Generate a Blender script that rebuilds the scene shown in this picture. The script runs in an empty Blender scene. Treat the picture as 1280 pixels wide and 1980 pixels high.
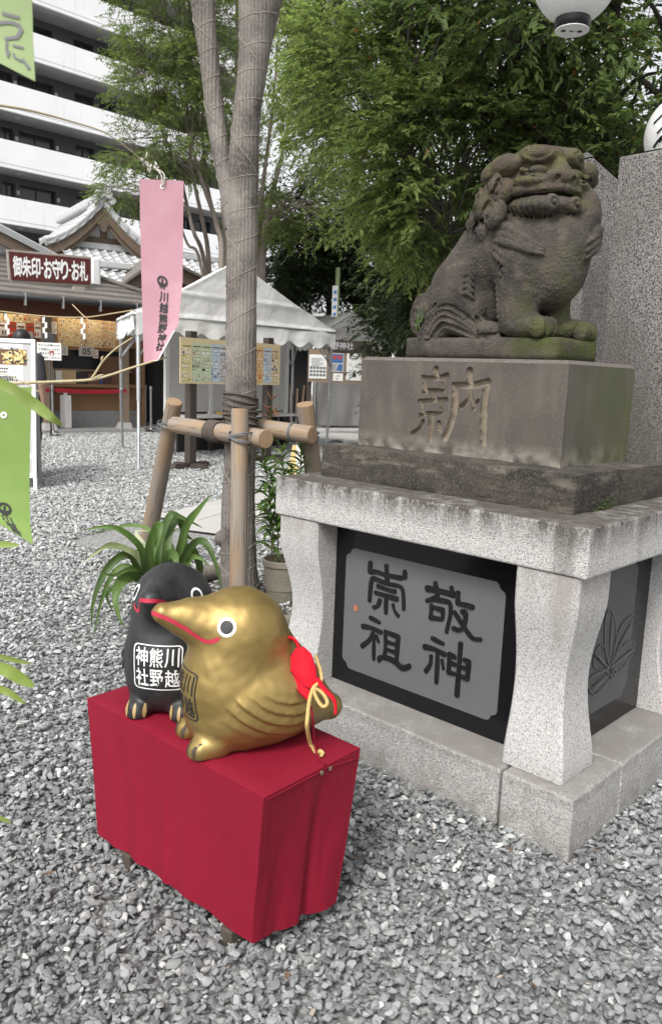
import bpy, bmesh, math, random
import numpy as np
from mathutils import Vector, Matrix, noise
from mathutils.bvhtree import BVHTree

random.seed(11)
rng = np.random.default_rng(11)
scene = bpy.context.scene
col = scene.collection

# ------------------------------------------------------------------ camera
FPX, PITCH, ROLL, CAMH = 1547.0, 0.1718, 0.0372, 1.5     # fitted to the edges of the pedestal (1280 px wide frame)
cam_d = bpy.data.cameras.new('camera')
cam = bpy.data.objects.new('camera', cam_d)
col.objects.link(cam)
cam_d.sensor_fit = 'HORIZONTAL'
cam_d.sensor_width = 36.0
cam_d.lens = FPX / 1280.0 * 36.0
cam_d.clip_start = 0.05
cam_d.clip_end = 3000
_f = Vector((0, math.cos(PITCH), -math.sin(PITCH)))
_u0 = Vector((0, math.sin(PITCH), math.cos(PITCH)))
_r0 = Vector((1, 0, 0))
_r = _r0 * math.cos(ROLL) + _u0 * math.sin(ROLL)
_u = _u0 * math.cos(ROLL) - _r0 * math.sin(ROLL)
_m = Matrix((_r, _u, -_f)).transposed().to_4x4()
_m.translation = Vector((0, 0, CAMH))
cam.matrix_world = _m
cam_d.dof.use_dof = True
cam_d.dof.focus_distance = 2.5
cam_d.dof.aperture_fstop = 17.0
scene.camera = cam

# ------------------------------------------------------------------ sky, sun, exposure
SUN_DIR = Vector((-0.26, -0.60, 0.76)).normalized()      # from the scene towards the sun
world = bpy.data.worlds.new('World')
scene.world = world
world.use_nodes = True
wn = world.node_tree.nodes
wl = world.node_tree.links
bg = wn['Background']
sky = wn.new('ShaderNodeTexSky')
sky.sky_type = 'NISHITA'
sky.sun_disc = False
sky.sun_elevation = math.asin(SUN_DIR.z)
sky.sun_rotation = math.atan2(SUN_DIR.x, SUN_DIR.y)
sky.dust_density = 4.0
sky.air_density = 1.0
hsv = wn.new('ShaderNodeHueSaturation')                  # an overcast sky has hardly any blue
hsv.inputs['Saturation'].default_value = 0.12
wl.new(sky.outputs[0], hsv.inputs['Color'])
wl.new(hsv.outputs[0], bg.inputs['Color'])
bg.inputs['Strength'].default_value = 0.15
sun_d = bpy.data.lights.new('sun', 'SUN')
sun_d.energy = 1.4
sun_d.angle = math.radians(14)
sun_d.color = (1.0, 0.97, 0.92)
sun = bpy.data.objects.new('sun', sun_d)
col.objects.link(sun)
sun.rotation_euler = SUN_DIR.to_track_quat('Z', 'Y').to_euler()
scene.view_settings.view_transform = 'Standard'
scene.view_settings.look = 'None'
scene.view_settings.gamma = 1.0
scene.view_settings.use_curve_mapping = False
scene.view_settings.exposure = 0.80

# ------------------------------------------------------------------ helpers: view rays used to measure the place
def ray(px, py):
    u, v = px - 640.0, py - 990.0
    c, s = math.cos(ROLL), math.sin(ROLL)
    x, y = (c * u + s * v) / FPX, (-s * u + c * v) / FPX
    return np.array([x, math.cos(PITCH) - y * math.sin(PITCH), -math.sin(PITCH) - y * math.cos(PITCH)])

CAMP = np.array([0, 0, CAMH])

def at(px, py, Y):
    d = ray(px, py)
    return CAMP + d * (Y / d[1])

def gp(px, py, z=0.0):
    d = ray(px, py)
    return CAMP + d * ((z - CAMH) / d[2])

class Frame:
    """A vertical plane: o + a*u + b*n + (0,0,z); n points towards the viewer's side."""
    def __init__(self, o, ang):
        self.o = np.array([o[0], o[1], o[2] if len(o) > 2 else 0.0], float)
        self.u = np.array([math.cos(ang), math.sin(ang), 0.0])
        self.n = np.array([math.sin(ang), -math.cos(ang), 0.0])
    def __call__(self, p):
        return self.o + self.u * p[0] + self.n * p[1] + np.array([0, 0, p[2]])
    def hit(self, px, py, b=0.0):
        """(a, b, z) where the view ray meets the plane at offset b."""
        d = ray(px, py)
        o = self.o + self.n * b
        t = (o - CAMP) @ self.n / (d @ self.n)
        q = CAMP + d * t - self.o
        return np.array([q @ self.u, b, q[2]])

IDENT = lambda p: np.asarray(p, float)

# ------------------------------------------------------------------ helpers: meshes and objects
class MB:
    def __init__(self, xf=IDENT):
        self.v, self.f, self.m, self.xf = [], [], [], xf
    def add(self, verts, faces, mi=0, xf=None):
        b = len(self.v)
        xf = xf or self.xf
        self.v += [tuple(xf(p)) for p in verts]
        for f in faces:
            self.f.append(tuple(b + i for i in f))
            self.m.append(mi)
        return self
    def box(self, a, b, mi=0, xf=None):
        x0, y0, z0 = a
        x1, y1, z1 = b
        vs = [(x0, y0, z0), (x1, y0, z0), (x1, y1, z0), (x0, y1, z0), (x0, y0, z1), (x1, y0, z1), (x1, y1, z1), (x0, y1, z1)]
        fs = [(0, 3, 2, 1), (4, 5, 6, 7), (0, 1, 5, 4), (1, 2, 6, 5), (2, 3, 7, 6), (3, 0, 4, 7)]
        return self.add(vs, fs, mi, xf)
    def hexa(self, lo, hi, mi=0):
        """lo, hi: four corners each, same order."""
        return self.add(list(lo) + list(hi), [(0, 3, 2, 1), (4, 5, 6, 7), (0, 1, 5, 4), (1, 2, 6, 5), (2, 3, 7, 6), (3, 0, 4, 7)], mi)
    def prism(self, pts, off, mi=0):
        """polygon (3-D points) swept along off."""
        n = len(pts)
        off = np.asarray(off, float)
        top = [np.asarray(p, float) + off for p in pts]
        fs = [tuple(range(n - 1, -1, -1)), tuple(range(n, 2 * n))]
        fs += [(i, (i + 1) % n, n + (i + 1) % n, n + i) for i in range(n)]
        return self.add([np.asarray(p, float) for p in pts] + top, fs, mi)
    def tube(self, pts, r, seg=8, mi=0, caps=True, squash=1.0):
        pts = [np.asarray(p, float) for p in pts]
        n = len(pts)
        rr = r if hasattr(r, '__len__') else [r] * n
        vs, fs = [], []
        ref = None
        for i, p in enumerate(pts):
            t = pts[min(i + 1, n - 1)] - pts[max(i - 1, 0)]
            t = t / (np.linalg.norm(t) + 1e-12)
            if ref is None:
                ref = np.array([0, 0, 1.0]) if abs(t[2]) < 0.9 else np.array([1.0, 0, 0])
            s = np.cross(t, ref)
            s /= np.linalg.norm(s) + 1e-12
            w = np.cross(s, t)
            ref = w
            for k in range(seg):
                a = 2 * math.pi * k / seg
                vs.append(p + rr[i] * (math.cos(a) * s + squash * math.sin(a) * w))
        for i in range(n - 1):
            for k in range(seg):
                a, b = i * seg + k, i * seg + (k + 1) % seg
                fs.append((a, b, b + seg, a + seg))
        if caps:
            fs.append(tuple(range(seg - 1, -1, -1)))
            fs.append(tuple(range((n - 1) * seg, n * seg)))
        return self.add(vs, fs, mi)
    def lathe(self, prof, c=(0, 0, 0), seg=24, mi=0):
        """prof: (radius, z) pairs from bottom to top."""
        vs, fs = [], []
        for r, z in prof:
            for k in range(seg):
                a = 2 * math.pi * k / seg
                vs.append((c[0] + r * math.cos(a), c[1] + r * math.sin(a), c[2] + z))
        for i in range(len(prof) - 1):
            for k in range(seg):
                a, b = i * seg + k, i * seg + (k + 1) % seg
                fs.append((a, b, b + seg, a + seg))
        if prof[0][0] > 1e-4:
            fs.append(tuple(range(seg - 1, -1, -1)))
        if prof[-1][0] > 1e-4:
            fs.append(tuple(range((len(prof) - 1) * seg, len(prof) * seg)))
        return self.add(vs, fs, mi)
    def grid(self, fn, nu, nv, mi=0):
        vs = [fn(i / nu, j / nv) for j in range(nv + 1) for i in range(nu + 1)]
        fs = [(j * (nu + 1) + i, j * (nu + 1) + i + 1, (j + 1) * (nu + 1) + i + 1, (j + 1) * (nu + 1) + i) for j in range(nv) for i in range(nu)]
        return self.add(vs, fs, mi)
    def build(self, name, mats, parent=None, smooth=False, bevel=0.0, bseg=2, origin=None):
        me = bpy.data.meshes.new(name)
        v = np.array(self.v, float).reshape(-1, 3)
        if parent is not None:
            o = np.zeros(3)
            if parent.type == 'MESH':
                origin = np.array(parent['_o'])
            else:
                origin = np.array(parent['_o'])
        elif origin is None:
            lo, hi = v.min(0), v.max(0)
            origin = np.array([(lo[0] + hi[0]) / 2, (lo[1] + hi[1]) / 2, lo[2]])
        v = v - origin
        me.from_pydata([tuple(p) for p in v], [], self.f)
        mats = mats if isinstance(mats, (list, tuple)) else [mats]
        for m in mats:
            me.materials.append(m)
        if len(mats) > 1:
            me.polygons.foreach_set('material_index', self.m)
        if smooth is not False:
            me.polygons.foreach_set('use_smooth', [True] * len(me.polygons))
        me.update()
        o = bpy.data.objects.new(name, me)
        col.objects.link(o)
        if parent is not None:
            o.parent = parent
            o['_o'] = list(parent['_o'])
        else:
            o.location = origin
            o['_o'] = list(origin)
        if bevel > 0:
            b = o.modifiers.new('bevel', 'BEVEL')
            b.width = bevel
            b.segments = bseg
            b.limit_method = 'ANGLE'
        if smooth not in (False, True):
            me.set_sharp_from_angle(angle=math.radians(smooth))
        return o

def np_mesh(name, v, f, mats, parent=None, smooth=False, mi=None, origin=None):
    """v (n,3), f (m,3|4) numpy arrays, or several face arrays."""
    me = bpy.data.meshes.new(name)
    v = np.asarray(v, np.float64)
    if parent is not None:
        origin = np.array(parent['_o'])
    elif origin is None:
        lo, hi = v.min(0), v.max(0)
        origin = np.array([(lo[0] + hi[0]) / 2, (lo[1] + hi[1]) / 2, lo[2]])
    v = v - origin
    f = np.asarray(f, np.int32)
    me.vertices.add(len(v))
    me.vertices.foreach_set('co', v.astype(np.float32).ravel())
    k = f.shape[1]
    me.loops.add(f.size)
    me.loops.foreach_set('vertex_index', f.ravel())
    me.polygons.add(len(f))
    me.polygons.foreach_set('loop_start', np.arange(0, f.size, k, dtype=np.int32))
    mats = mats if isinstance(mats, (list, tuple)) else [mats]
    for m in mats:
        me.materials.append(m)
    if mi is not None:
        me.polygons.foreach_set('material_index', np.asarray(mi, np.int32))
    me.polygons.foreach_set('use_smooth', np.full(len(f), bool(smooth)))
    me.update(calc_edges=True)
    me.validate()
    o = bpy.data.objects.new(name, me)
    col.objects.link(o)
    if parent is not None:
        o.parent = parent
        o['_o'] = list(parent['_o'])
    else:
        o.location = origin
        o['_o'] = list(origin)
    return o

def tag(o, label=None, cat=None, group=None, kind=None):
    if label: o['label'] = label
    if cat: o['category'] = cat
    if group: o['group'] = group
    if kind: o['kind'] = kind
    return o

def thing(name, label, cat, loc, group=None):
    o = bpy.data.objects.new(name, None)
    o.empty_display_size = 0.1
    col.objects.link(o)
    o.location = tuple(loc)
    o['_o'] = [float(c) for c in loc]
    return tag(o, label, cat, group)

def copy_child(src, parent, loc=(0, 0, 0), rot=None, scale=None):
    c = src.copy()
    col.objects.link(c)
    c.parent = parent
    c.location = tuple(loc)
    if rot is not None: c.rotation_euler = rot
    if scale is not None: c.scale = scale
    return c

def copy_thing(src, loc, rotz=0.0, label=None, group=None, scale=1.0):
    r = src.copy()
    col.objects.link(r)
    r.location = tuple(loc)
    r.rotation_euler = (0, 0, rotz)
    r.scale = (scale,) * 3
    if label: r['label'] = label
    if group: r['group'] = group
    for ch in list(src.children):
        c = ch.copy()
        col.objects.link(c)
        c.parent = r
        for g in ch.children:
            d = g.copy()
            col.objects.link(d)
            d.parent = c
    return r

# ------------------------------------------------------------------ text and brush strokes
_text_cache = {}
def heavy(w):
    """bold lettering: the glyph stamped in a small ring."""
    if w <= .012: return [(0, 0, 0)]
    return [(0, 0, 0)] + [(w * math.cos(a), w * math.sin(a), i + 1) for i, a in enumerate(np.linspace(0, 2 * math.pi, 9)[:-1])]
def text_geo(body, weight=0.0):
    if weight > .012: weight = 0.0
    key = (body, weight)
    if key not in _text_cache:
        c = bpy.data.curves.new('lettering', 'FONT')
        c.body = body
        c.offset = weight
        c.resolution_u = 2
        c.align_x = 'CENTER'
        o = bpy.data.objects.new('lettering', c)
        col.objects.link(o)
        dg = bpy.context.evaluated_depsgraph_get()
        me = bpy.data.meshes.new_from_object(o.evaluated_get(dg))
        v = np.array([tuple(p.co) for p in me.vertices]).reshape(-1, 3)
        f = [tuple(p.vertices) for p in me.polygons]
        if len(v):
            lo, hi = v.min(0), v.max(0)
            v[:, :2] -= (lo[:2] + hi[:2]) / 2
        bpy.data.objects.remove(o)
        bpy.data.meshes.remove(me)
        bpy.data.curves.remove(c)
        _text_cache[key] = (v[:, :2] if len(v) else np.zeros((0, 2)), f)
    return _text_cache[key]

def put_text(mb, body, centre, right, up, h, w=None, weight=0.0, out=0.002, mi=0):
    """flat lettering: fits the glyph box to height h (and width w) about centre."""
    v, f = text_geo(body, weight)
    if not len(v): return
    ext = v.max(0) - v.min(0)
    sy = h / max(ext[1], 1e-6) if h else w / max(ext[0], 1e-6)
    sx = w / max(ext[0], 1e-6) if w else sy
    c, r, u = (np.asarray(q, float) for q in (centre, right, up))
    n = np.cross(r, u)
    for dx, dy, k in heavy(weight):
        mb.add([c + r * ((p[0] + dx) * sx) + u * ((p[1] + dy) * sy) + n * (out + k * out * .02) for p in v], f, mi)

def smooth_path(pts, n=6):
    """Catmull-Rom through 2-D or 3-D points."""
    p = [np.asarray(q, float) for q in pts]
    if len(p) < 3:
        return [p[0] + (p[-1] - p[0]) * t for t in np.linspace(0, 1, n + 1)]
    out = []
    for i in range(len(p) - 1):
        a, b, c, d = p[max(i - 1, 0)], p[i], p[i + 1], p[min(i + 2, len(p) - 1)]
        for k in range(n):
            t = k / n
            out.append(0.5 * (2 * b + (c - a) * t + (2 * a - 5 * b + 4 * c - d) * t * t + (3 * b - a - 3 * c + d) * t ** 3))
    out.append(p[-1])
    return out

def stroke_strip(pts, w, taper=0.0, n=6, caps=3):
    """2-D brush stroke -> (left, right) outlines with rounded ends; w may vary along it."""
    p = smooth_path(pts, n)
    m = len(p)
    L, R = [], []
    for i, q in enumerate(p):
        t = p[min(i + 1, m - 1)] - p[max(i - 1, 0)]
        t = t / (np.linalg.norm(t) + 1e-9)
        nrm = np.array([-t[1], t[0]])
        ww = (w(i / (m - 1)) if callable(w) else w) / 2
        if i == 0:
            for k in range(caps):
                a = (k / caps) * math.pi / 2
                L.append(q - t * ww * math.cos(a) * 0.8 + nrm * ww * math.sin(a)); R.append(q - t * ww * math.cos(a) * 0.8 - nrm * ww * math.sin(a))
        L.append(q + nrm * ww); R.append(q - nrm * ww)
        if i == m - 1:
            for k in range(caps - 1, -1, -1):
                a = (k / caps) * math.pi / 2
                L.append(q + t * ww * math.cos(a) * 0.8 + nrm * ww * math.sin(a)); R.append(q + t * ww * math.cos(a) * 0.8 - nrm * ww * math.sin(a))
    return L, R

# ------------------------------------------------------------------ materials
def new_mat(name):
    m = bpy.data.materials.new(name)
    m.use_nodes = True
    return m, m.node_tree.nodes, m.node_tree.links, m.node_tree.nodes['Principled BSDF']

def rgb(c): return (c[0], c[1], c[2], 1.0)

def mat(name, c, rough=0.7, metal=0.0, layers=(), bump=(), rnd=0.0, spec=0.5, island=0.0, sheen=0.0, coat=0.0, trans=0.0, rough_var=0.0):
    """layers: (kind, scale, colour, lo, hi, amount[, stretch]); kind 'noise' | 'voro' | 'wave' | 'dist'
       bump: (kind, scale, strength, distance[, stretch])"""
    m, n, l, b = new_mat(name)
    b.inputs['Roughness'].default_value = rough
    b.inputs['Metallic'].default_value = metal
    b.inputs['Specular IOR Level'].default_value = spec
    if coat: b.inputs['Coat Weight'].default_value = coat
    if sheen: b.inputs['Sheen Weight'].default_value = sheen
    tc = n.new('ShaderNodeTexCoord')
    src = tc.outputs['Object']
    if rnd or layers or bump:
        oi = n.new('ShaderNodeObjectInfo')
        mp = n.new('ShaderNodeVectorMath'); mp.operation = 'MULTIPLY_ADD'
        comb = n.new('ShaderNodeCombineXYZ')
        for k in range(3): l.new(oi.outputs['Random'], comb.inputs[k])
        l.new(comb.outputs[0], mp.inputs[0]); mp.inputs[1].default_value = (37, 53, 71)
        l.new(tc.outputs['Object'], mp.inputs[2])
        src = mp.outputs[0]
    def tex(kind, scale, stretch):
        s = src
        if stretch:
            q = n.new('ShaderNodeMapping'); q.inputs['Scale'].default_value = stretch
            l.new(src, q.inputs['Vector']); s = q.outputs[0]
        if kind == 'noise':
            t = n.new('ShaderNodeTexNoise'); t.inputs['Scale'].default_value = scale; t.inputs['Detail'].default_value = 4.0
            l.new(s, t.inputs['Vector']); return t.outputs['Fac']
        if kind == 'rough':
            t = n.new('ShaderNodeTexNoise'); t.inputs['Scale'].default_value = scale; t.inputs['Detail'].default_value = 8.0; t.inputs['Roughness'].default_value = 0.7
            l.new(s, t.inputs['Vector']); return t.outputs['Fac']
        if kind == 'voro':
            t = n.new('ShaderNodeTexVoronoi'); t.inputs['Scale'].default_value = scale
            l.new(s, t.inputs['Vector']); return t.outputs['Distance']
        if kind == 'cell':
            t = n.new('ShaderNodeTexVoronoi'); t.inputs['Scale'].default_value = scale
            l.new(s, t.inputs['Vector'])
            sp = n.new('ShaderNodeSeparateColor'); l.new(t.outputs['Color'], sp.inputs[0]); return sp.outputs[0]
        if kind == 'wave':
            t = n.new('ShaderNodeTexWave'); t.inputs['Scale'].default_value = scale; t.inputs['Distortion'].default_value = 2.5; t.inputs['Detail'].default_value = 2
            l.new(s, t.inputs['Vector']); return t.outputs['Fac']
    cur = None
    def setin(sock, val):
        if isinstance(val, tuple): sock.default_value = rgb(val)
        else: l.new(val, sock)
    cur = tuple(c)
    for L in layers:
        kind, scale, c2, lo, hi, amt = L[:6]
        st = L[6] if len(L) > 6 else None
        f = tex(kind, scale, st)
        mr = n.new('ShaderNodeMapRange'); mr.inputs['From Min'].default_value = lo; mr.inputs['From Max'].default_value = hi; mr.inputs['To Max'].default_value = amt
        l.new(f, mr.inputs['Value'])
        mx = n.new('ShaderNodeMix'); mx.data_type = 'RGBA'
        l.new(mr.outputs[0], mx.inputs['Factor'])
        setin(mx.inputs[6], cur); setin(mx.inputs[7], tuple(c2))
        cur = mx.outputs[2]
    for amount, node, sock in ((rnd, 'ShaderNodeObjectInfo', 'Random'), (island, 'ShaderNodeNewGeometry', 'Random Per Island')):
        if amount:
            q = n.new(node)
            mr = n.new('ShaderNodeMapRange'); mr.inputs['To Min'].default_value = 1 - amount; mr.inputs['To Max'].default_value = 1 + amount
            l.new(q.outputs[sock], mr.inputs['Value'])
            h = n.new('ShaderNodeHueSaturation')
            l.new(mr.outputs[0], h.inputs['Value'])
            setin(h.inputs['Color'], cur)
            cur = h.outputs[0]
    setin(b.inputs['Base Color'], cur)
    prev = None
    for B in bump:
        kind, scale, strength, dist = B[:4]
        st = B[4] if len(B) > 4 else None
        f = tex(kind, scale, st)
        bp = n.new('ShaderNodeBump'); bp.inputs['Strength'].default_value = strength; bp.inputs['Distance'].default_value = dist
        l.new(f, bp.inputs['Height'])
        if prev is not None: l.new(prev, bp.inputs['Normal'])
        prev = bp.outputs[0]
    if prev is not None: l.new(prev, b.inputs['Normal'])
    if rough_var:
        f = tex('noise', 9.0, None)
        mr = n.new('ShaderNodeMapRange'); mr.inputs['From Min'].default_value = .3; mr.inputs['From Max'].default_value = .7
        mr.inputs['To Min'].default_value = max(0, rough - rough_var); mr.inputs['To Max'].default_value = min(1, rough + rough_var)
        l.new(f, mr.inputs['Value']); l.new(mr.outputs[0], b.inputs['Roughness'])
    if trans:
        tr = n.new('ShaderNodeBsdfTranslucent')
        setin(tr.inputs['Color'], cur)
        ms = n.new('ShaderNodeMixShader'); ms.inputs[0].default_value = trans
        l.new(b.outputs[0], ms.inputs[1]); l.new(tr.outputs[0], ms.inputs[2])
        l.new(ms.outputs[0], n['Material Output'].inputs['Surface'])
    return m
# ================================================================== SETTING: materials of the place
M = {}
M['gravel_bed'] = mat('gravel_bed', (0.33, 0.33, 0.325), .9, layers=[('voro', 55, (0.10, 0.10, 0.10), .25, .6, .8), ('cell', 55, (0.42, 0.42, 0.41), .3, 1, .6)], bump=[('voro', 55, .8, .012)])
M['stone_lit'] = mat('stone_lit', (0.35, 0.357, 0.355), .8, rnd=.34, layers=[('noise', 60, (0.46, 0.46, 0.45), .45, .7, .6)], bump=[('rough', 160, .5, .003)])  # paler copy of the chips: brighter far light put into the colour
M['stone_chip'] = mat('stone_chip', (0.195, 0.205, 0.205), .7, rnd=.42, layers=[('noise', 60, (0.29, 0.29, 0.285), .45, .7, .6), ('noise', 240, (.10, .10, .10), .5, .75, .5)], bump=[('rough', 160, .5, .003)])
M['stone_white'] = mat('stone_white', (0.72, 0.70, 0.66), .7, rnd=.15, layers=[('noise', 90, (.5, .48, .45), .5, .7, .5)], bump=[('noise', 120, .4, .003)])
M['stone_tan'] = mat('stone_tan', (0.33, 0.28, 0.23), .8, rnd=.3, layers=[('noise', 90, (.22, .18, .15), .5, .7, .6)], bump=[('noise', 120, .4, .003)])
M['granite'] = mat('granite', (0.42, 0.41, 0.40), .75, layers=[('noise', 210, (0.13, 0.13, 0.13), .50, .62, .85), ('noise', 110, (0.66, .65, .635), .55, .68, .5), ('noise', 3, (.37, .36, .345), .45, .75, .6)], bump=[('noise', 230, .35, .003)])
M['granite_rough'] = mat('granite_rough', (0.58, 0.57, 0.555), .85, layers=[('noise', 190, (0.17, 0.165, 0.16), .48, .63, .8), ('noise', 90, (0.80, .79, .77), .55, .7, .6), ('noise', 5, (.40, .38, .36), .5, .8, .5)], bump=[('rough', 120, .8, .008)])
M['granite_pillar'] = mat('granite_pillar', (0.235, 0.225, 0.215), .9, layers=[('noise', 130, (0.03, 0.028, 0.026), .47, .57, .95), ('noise', 105, (0.42, .41, .39), .57, .66, .7), ('noise', 1.7, (.075, .066, .058), .42, .66, .75, (1, 1, .5))], bump=[('rough', 80, .6, .008)])
M['path_stone'] = mat('path_stone', (0.44, 0.43, 0.41), .85, rnd=.06, layers=[('noise', 160, (.36, .35, .34), .5, .7, .5), ('noise', 4, (.45, .44, .42), .4, .7, .5)], bump=[('noise', 120, .4, .003)])
M['soil'] = mat('soil', (0.06, 0.045, 0.035), .95, layers=[('voro', 60, (.16, .13, .10), .5, .8, .8)], bump=[('rough', 60, 1, .02)])
M['floor_tile'] = mat('floor_tile', (0.24, 0.25, 0.255), .7, rnd=.06, layers=[('noise', 30, (.18, .18, .185), .4, .7, .5)])
M['joint'] = mat('joint', (0.33, 0.33, 0.32), .9)
M['kerb_grey'] = mat('kerb_grey', (0.30, 0.30, 0.30), .8, layers=[('noise', 20, (.22, .22, .22), .4, .7, .6)])

def stained(name, base, ztop, depth, stain=(.13, .115, .10), amt=.9, speck=190, rough=True):
    """granite with run-off stains that start at a top edge (world height ztop) and die out over depth metres."""
    m, n, l, b = new_mat(name)
    b.inputs['Roughness'].default_value = .8
    g = n.new('ShaderNodeNewGeometry')
    sx = n.new('ShaderNodeSeparateXYZ'); l.new(g.outputs['Position'], sx.inputs[0])
    def noise_(scale, st=None, detail=4.0):
        t = n.new('ShaderNodeTexNoise'); t.inputs['Scale'].default_value = scale; t.inputs['Detail'].default_value = detail
        if st:
            q = n.new('ShaderNodeMapping'); q.inputs['Scale'].default_value = st
            l.new(g.outputs['Position'], q.inputs['Vector']); l.new(q.outputs[0], t.inputs['Vector'])
        else: l.new(g.outputs['Position'], t.inputs['Vector'])
        return t.outputs['Fac']
    def rng_(v, lo, hi, a=0, c=1):
        r = n.new('ShaderNodeMapRange'); r.inputs['From Min'].default_value = lo; r.inputs['From Max'].default_value = hi
        r.inputs['To Min'].default_value = a; r.inputs['To Max'].default_value = c
        l.new(v, r.inputs['Value']); return r.outputs[0]
    def mix_(f, a, c):
        x = n.new('ShaderNodeMix'); x.data_type = 'RGBA'; l.new(f, x.inputs['Factor'])
        for s, v in ((x.inputs[6], a), (x.inputs[7], c)):
            if isinstance(v, tuple): s.default_value = rgb(v)
            else: l.new(v, s)
        return x.outputs[2]
    def mul_(a, c):
        x = n.new('ShaderNodeMath'); x.operation = 'MULTIPLY'; x.use_clamp = True
        l.new(a, x.inputs[0])
        if isinstance(c, float): x.inputs[1].default_value = c
        else: l.new(c, x.inputs[1])
        return x.outputs[0]
    c = mix_(rng_(noise_(speck), .47, .62, 0, .8), base, tuple(k * .28 for k in base))
    c = mix_(rng_(noise_(speck * .5), .55, .7, 0, .55), c, (.66, .65, .63))
    hgt = rng_(sx.outputs[2], ztop - depth, ztop, 0, 1)
    streak = mul_(rng_(noise_(13, (1.6, 1.6, .30), 6), .28, .62, .15, 1.2), rng_(noise_(120, (1, 1, .5), 3), .30, .60, .45, 1.1))
    c = mix_(mul_(mul_(hgt, streak), amt), c, stain)
    drip = mul_(rng_(noise_(5, (1.5, 1.5, .06)), .60, .72, 0, .75), rng_(sx.outputs[2], ztop - depth * 3.2, ztop, .1, 1))
    c = mix_(drip, c, tuple(k * 1.1 for k in stain))
    spl = mul_(rng_(sx.outputs[2], .13, .0, 0, .8), rng_(noise_(14, None, 6), .35, .65))
    c = mix_(spl, c, (.17, .155, .14))
    # flat upper surfaces hold grime
    nz = n.new('ShaderNodeSeparateXYZ'); l.new(g.outputs['True Normal'], nz.inputs[0])
    top = mul_(rng_(nz.outputs[2], .6, .95), rng_(noise_(7, None, 6), .28, .62, .25, .95))
    c = mix_(top, c, tuple(k * 1.25 for k in stain))
    l.new(c, b.inputs['Base Color'])
    bp = n.new('ShaderNodeBump'); bp.inputs['Strength'].default_value = .6 if rough else .4; bp.inputs['Distance'].default_value = .008 if rough else .003
    l.new(noise_(115, (1, 1, 1.9), 6.0), bp.inputs['Height']); l.new(bp.outputs[0], b.inputs['Normal'])
    return m
M['slab'] = stained('slab', (.45, .44, .425), 1.064, .11, stain=(.055, .046, .038), amt=1.1)
M['granite_leg'] = stained('granite_leg', (.45, .44, .43), .894, .16, stain=(.22, .20, .18), amt=.7, speck=210, rough=False)
M['base'] = stained('base', (.39, .38, .365), .192, .05, stain=(.155, .145, .132), amt=.6)

# ================================================================== PEDESTAL: measured frame
PHI = 0.758
PA = np.array([-math.cos(PHI), math.sin(PHI), 0.0])      # along the front, to the left and away
PB = np.array([math.sin(PHI), math.cos(PHI), 0.0])       # along the side, to the right and away
P0 = np.array([0.7988, 2.4126, 0.0])                     # slab's near corner
def ped(p): return P0 + PA * p[0] + PB * p[1] + np.array([0, 0, p[2]])
def ped_hit(px, py, b):
    d = ray(px, py)
    t = ((P0 + PB * b - CAMP) @ PB) / (d @ PB)
    q = CAMP + d * t - P0
    return np.array([q @ PA, b, q[2]])
def ped_hit_side(px, py, a):
    d = ray(px, py)
    t = ((P0 + PA * a - CAMP) @ PA) / (d @ PA)
    q = CAMP + d * t - P0
    return np.array([a, q @ PB, q[2]])
def ped_dir(v): return PA * v[0] + PB * v[1] + np.array([0, 0, v[2]])
SL, SW = 1.4346, 1.08
ZB, Z0, Z1, Z2, Z3 = .1917, .8941, 1.0594, 1.1978, 1.5761

def wavy_box(mb, a, b, amp, seed, step=.035):
    """box with a rough-hewn surface: subdivided faces pushed about by noise."""
    a, b = np.array(a, float), np.array(b, float)
    dim = b - a
    n = [max(2, int(round(d / step))) for d in dim]
    idx = {}
    vs, fs = [], []
    def vid(i, j, k):
        key = (i, j, k)
        if key not in idx:
            p = a + dim * np.array([i / n[0], j / n[1], k / n[2]])
            w = np.array(noise.noise_vector(Vector(p * 9 + seed))) * amp + np.array(noise.noise_vector(Vector(p * 31 + seed))) * amp * .5
            edge = sum(1 for q, m_ in zip(key, n) if q in (0, m_))
            if edge >= 2:
                ctr = (a + b) / 2
                w = w - np.sign(p - ctr) * np.array([1.0 if q in (0, m_) else 0 for q, m_ in zip(key, n)]) * amp * .9
            idx[key] = len(vs)
            vs.append(p + w)
        return idx[key]
    for ax in range(3):
        u, v = (ax + 1) % 3, (ax + 2) % 3
        for side in (0, n[ax]):
            for i in range(n[u]):
                for j in range(n[v]):
                    q = []
                    for (di, dj) in ((0, 0), (1, 0), (1, 1), (0, 1)):
                        c = [0, 0, 0]; c[ax] = side; c[u] = i + di; c[v] = j + dj
                        q.append(vid(*c))
                    fs.append(tuple(q if side else q[::-1]))
    mb.add(vs, fs)
    return mb

stand = thing('granite_pedestal', 'pale granite pedestal of slab, four waisted pillars and black engraved panels under the lion dog', 'pedestal', ped((SL / 2, SW / 2, 0)))
# base stones, joints open a few millimetres
gA0, gB0, gA1, gB1 = -.0465, -.0465, SL + .0465, SW + .0465
jn = .2196
for (a0, a1, b0, b1) in ((gA0, jn - .004, gB0, gB0 + .36), (jn + .004, gA1, gB0, gB0 + .36), (gA0, gA0 + .36, gB0 + .366, gB1), (gA0 + .366, gA1, gB0 + .366, gB1)):
    MB(ped).box((a0, b0, -.12), (a1, b1, ZB)).build('base_stone', M['base'], stand, bevel=.011, bseg=3)
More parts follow.
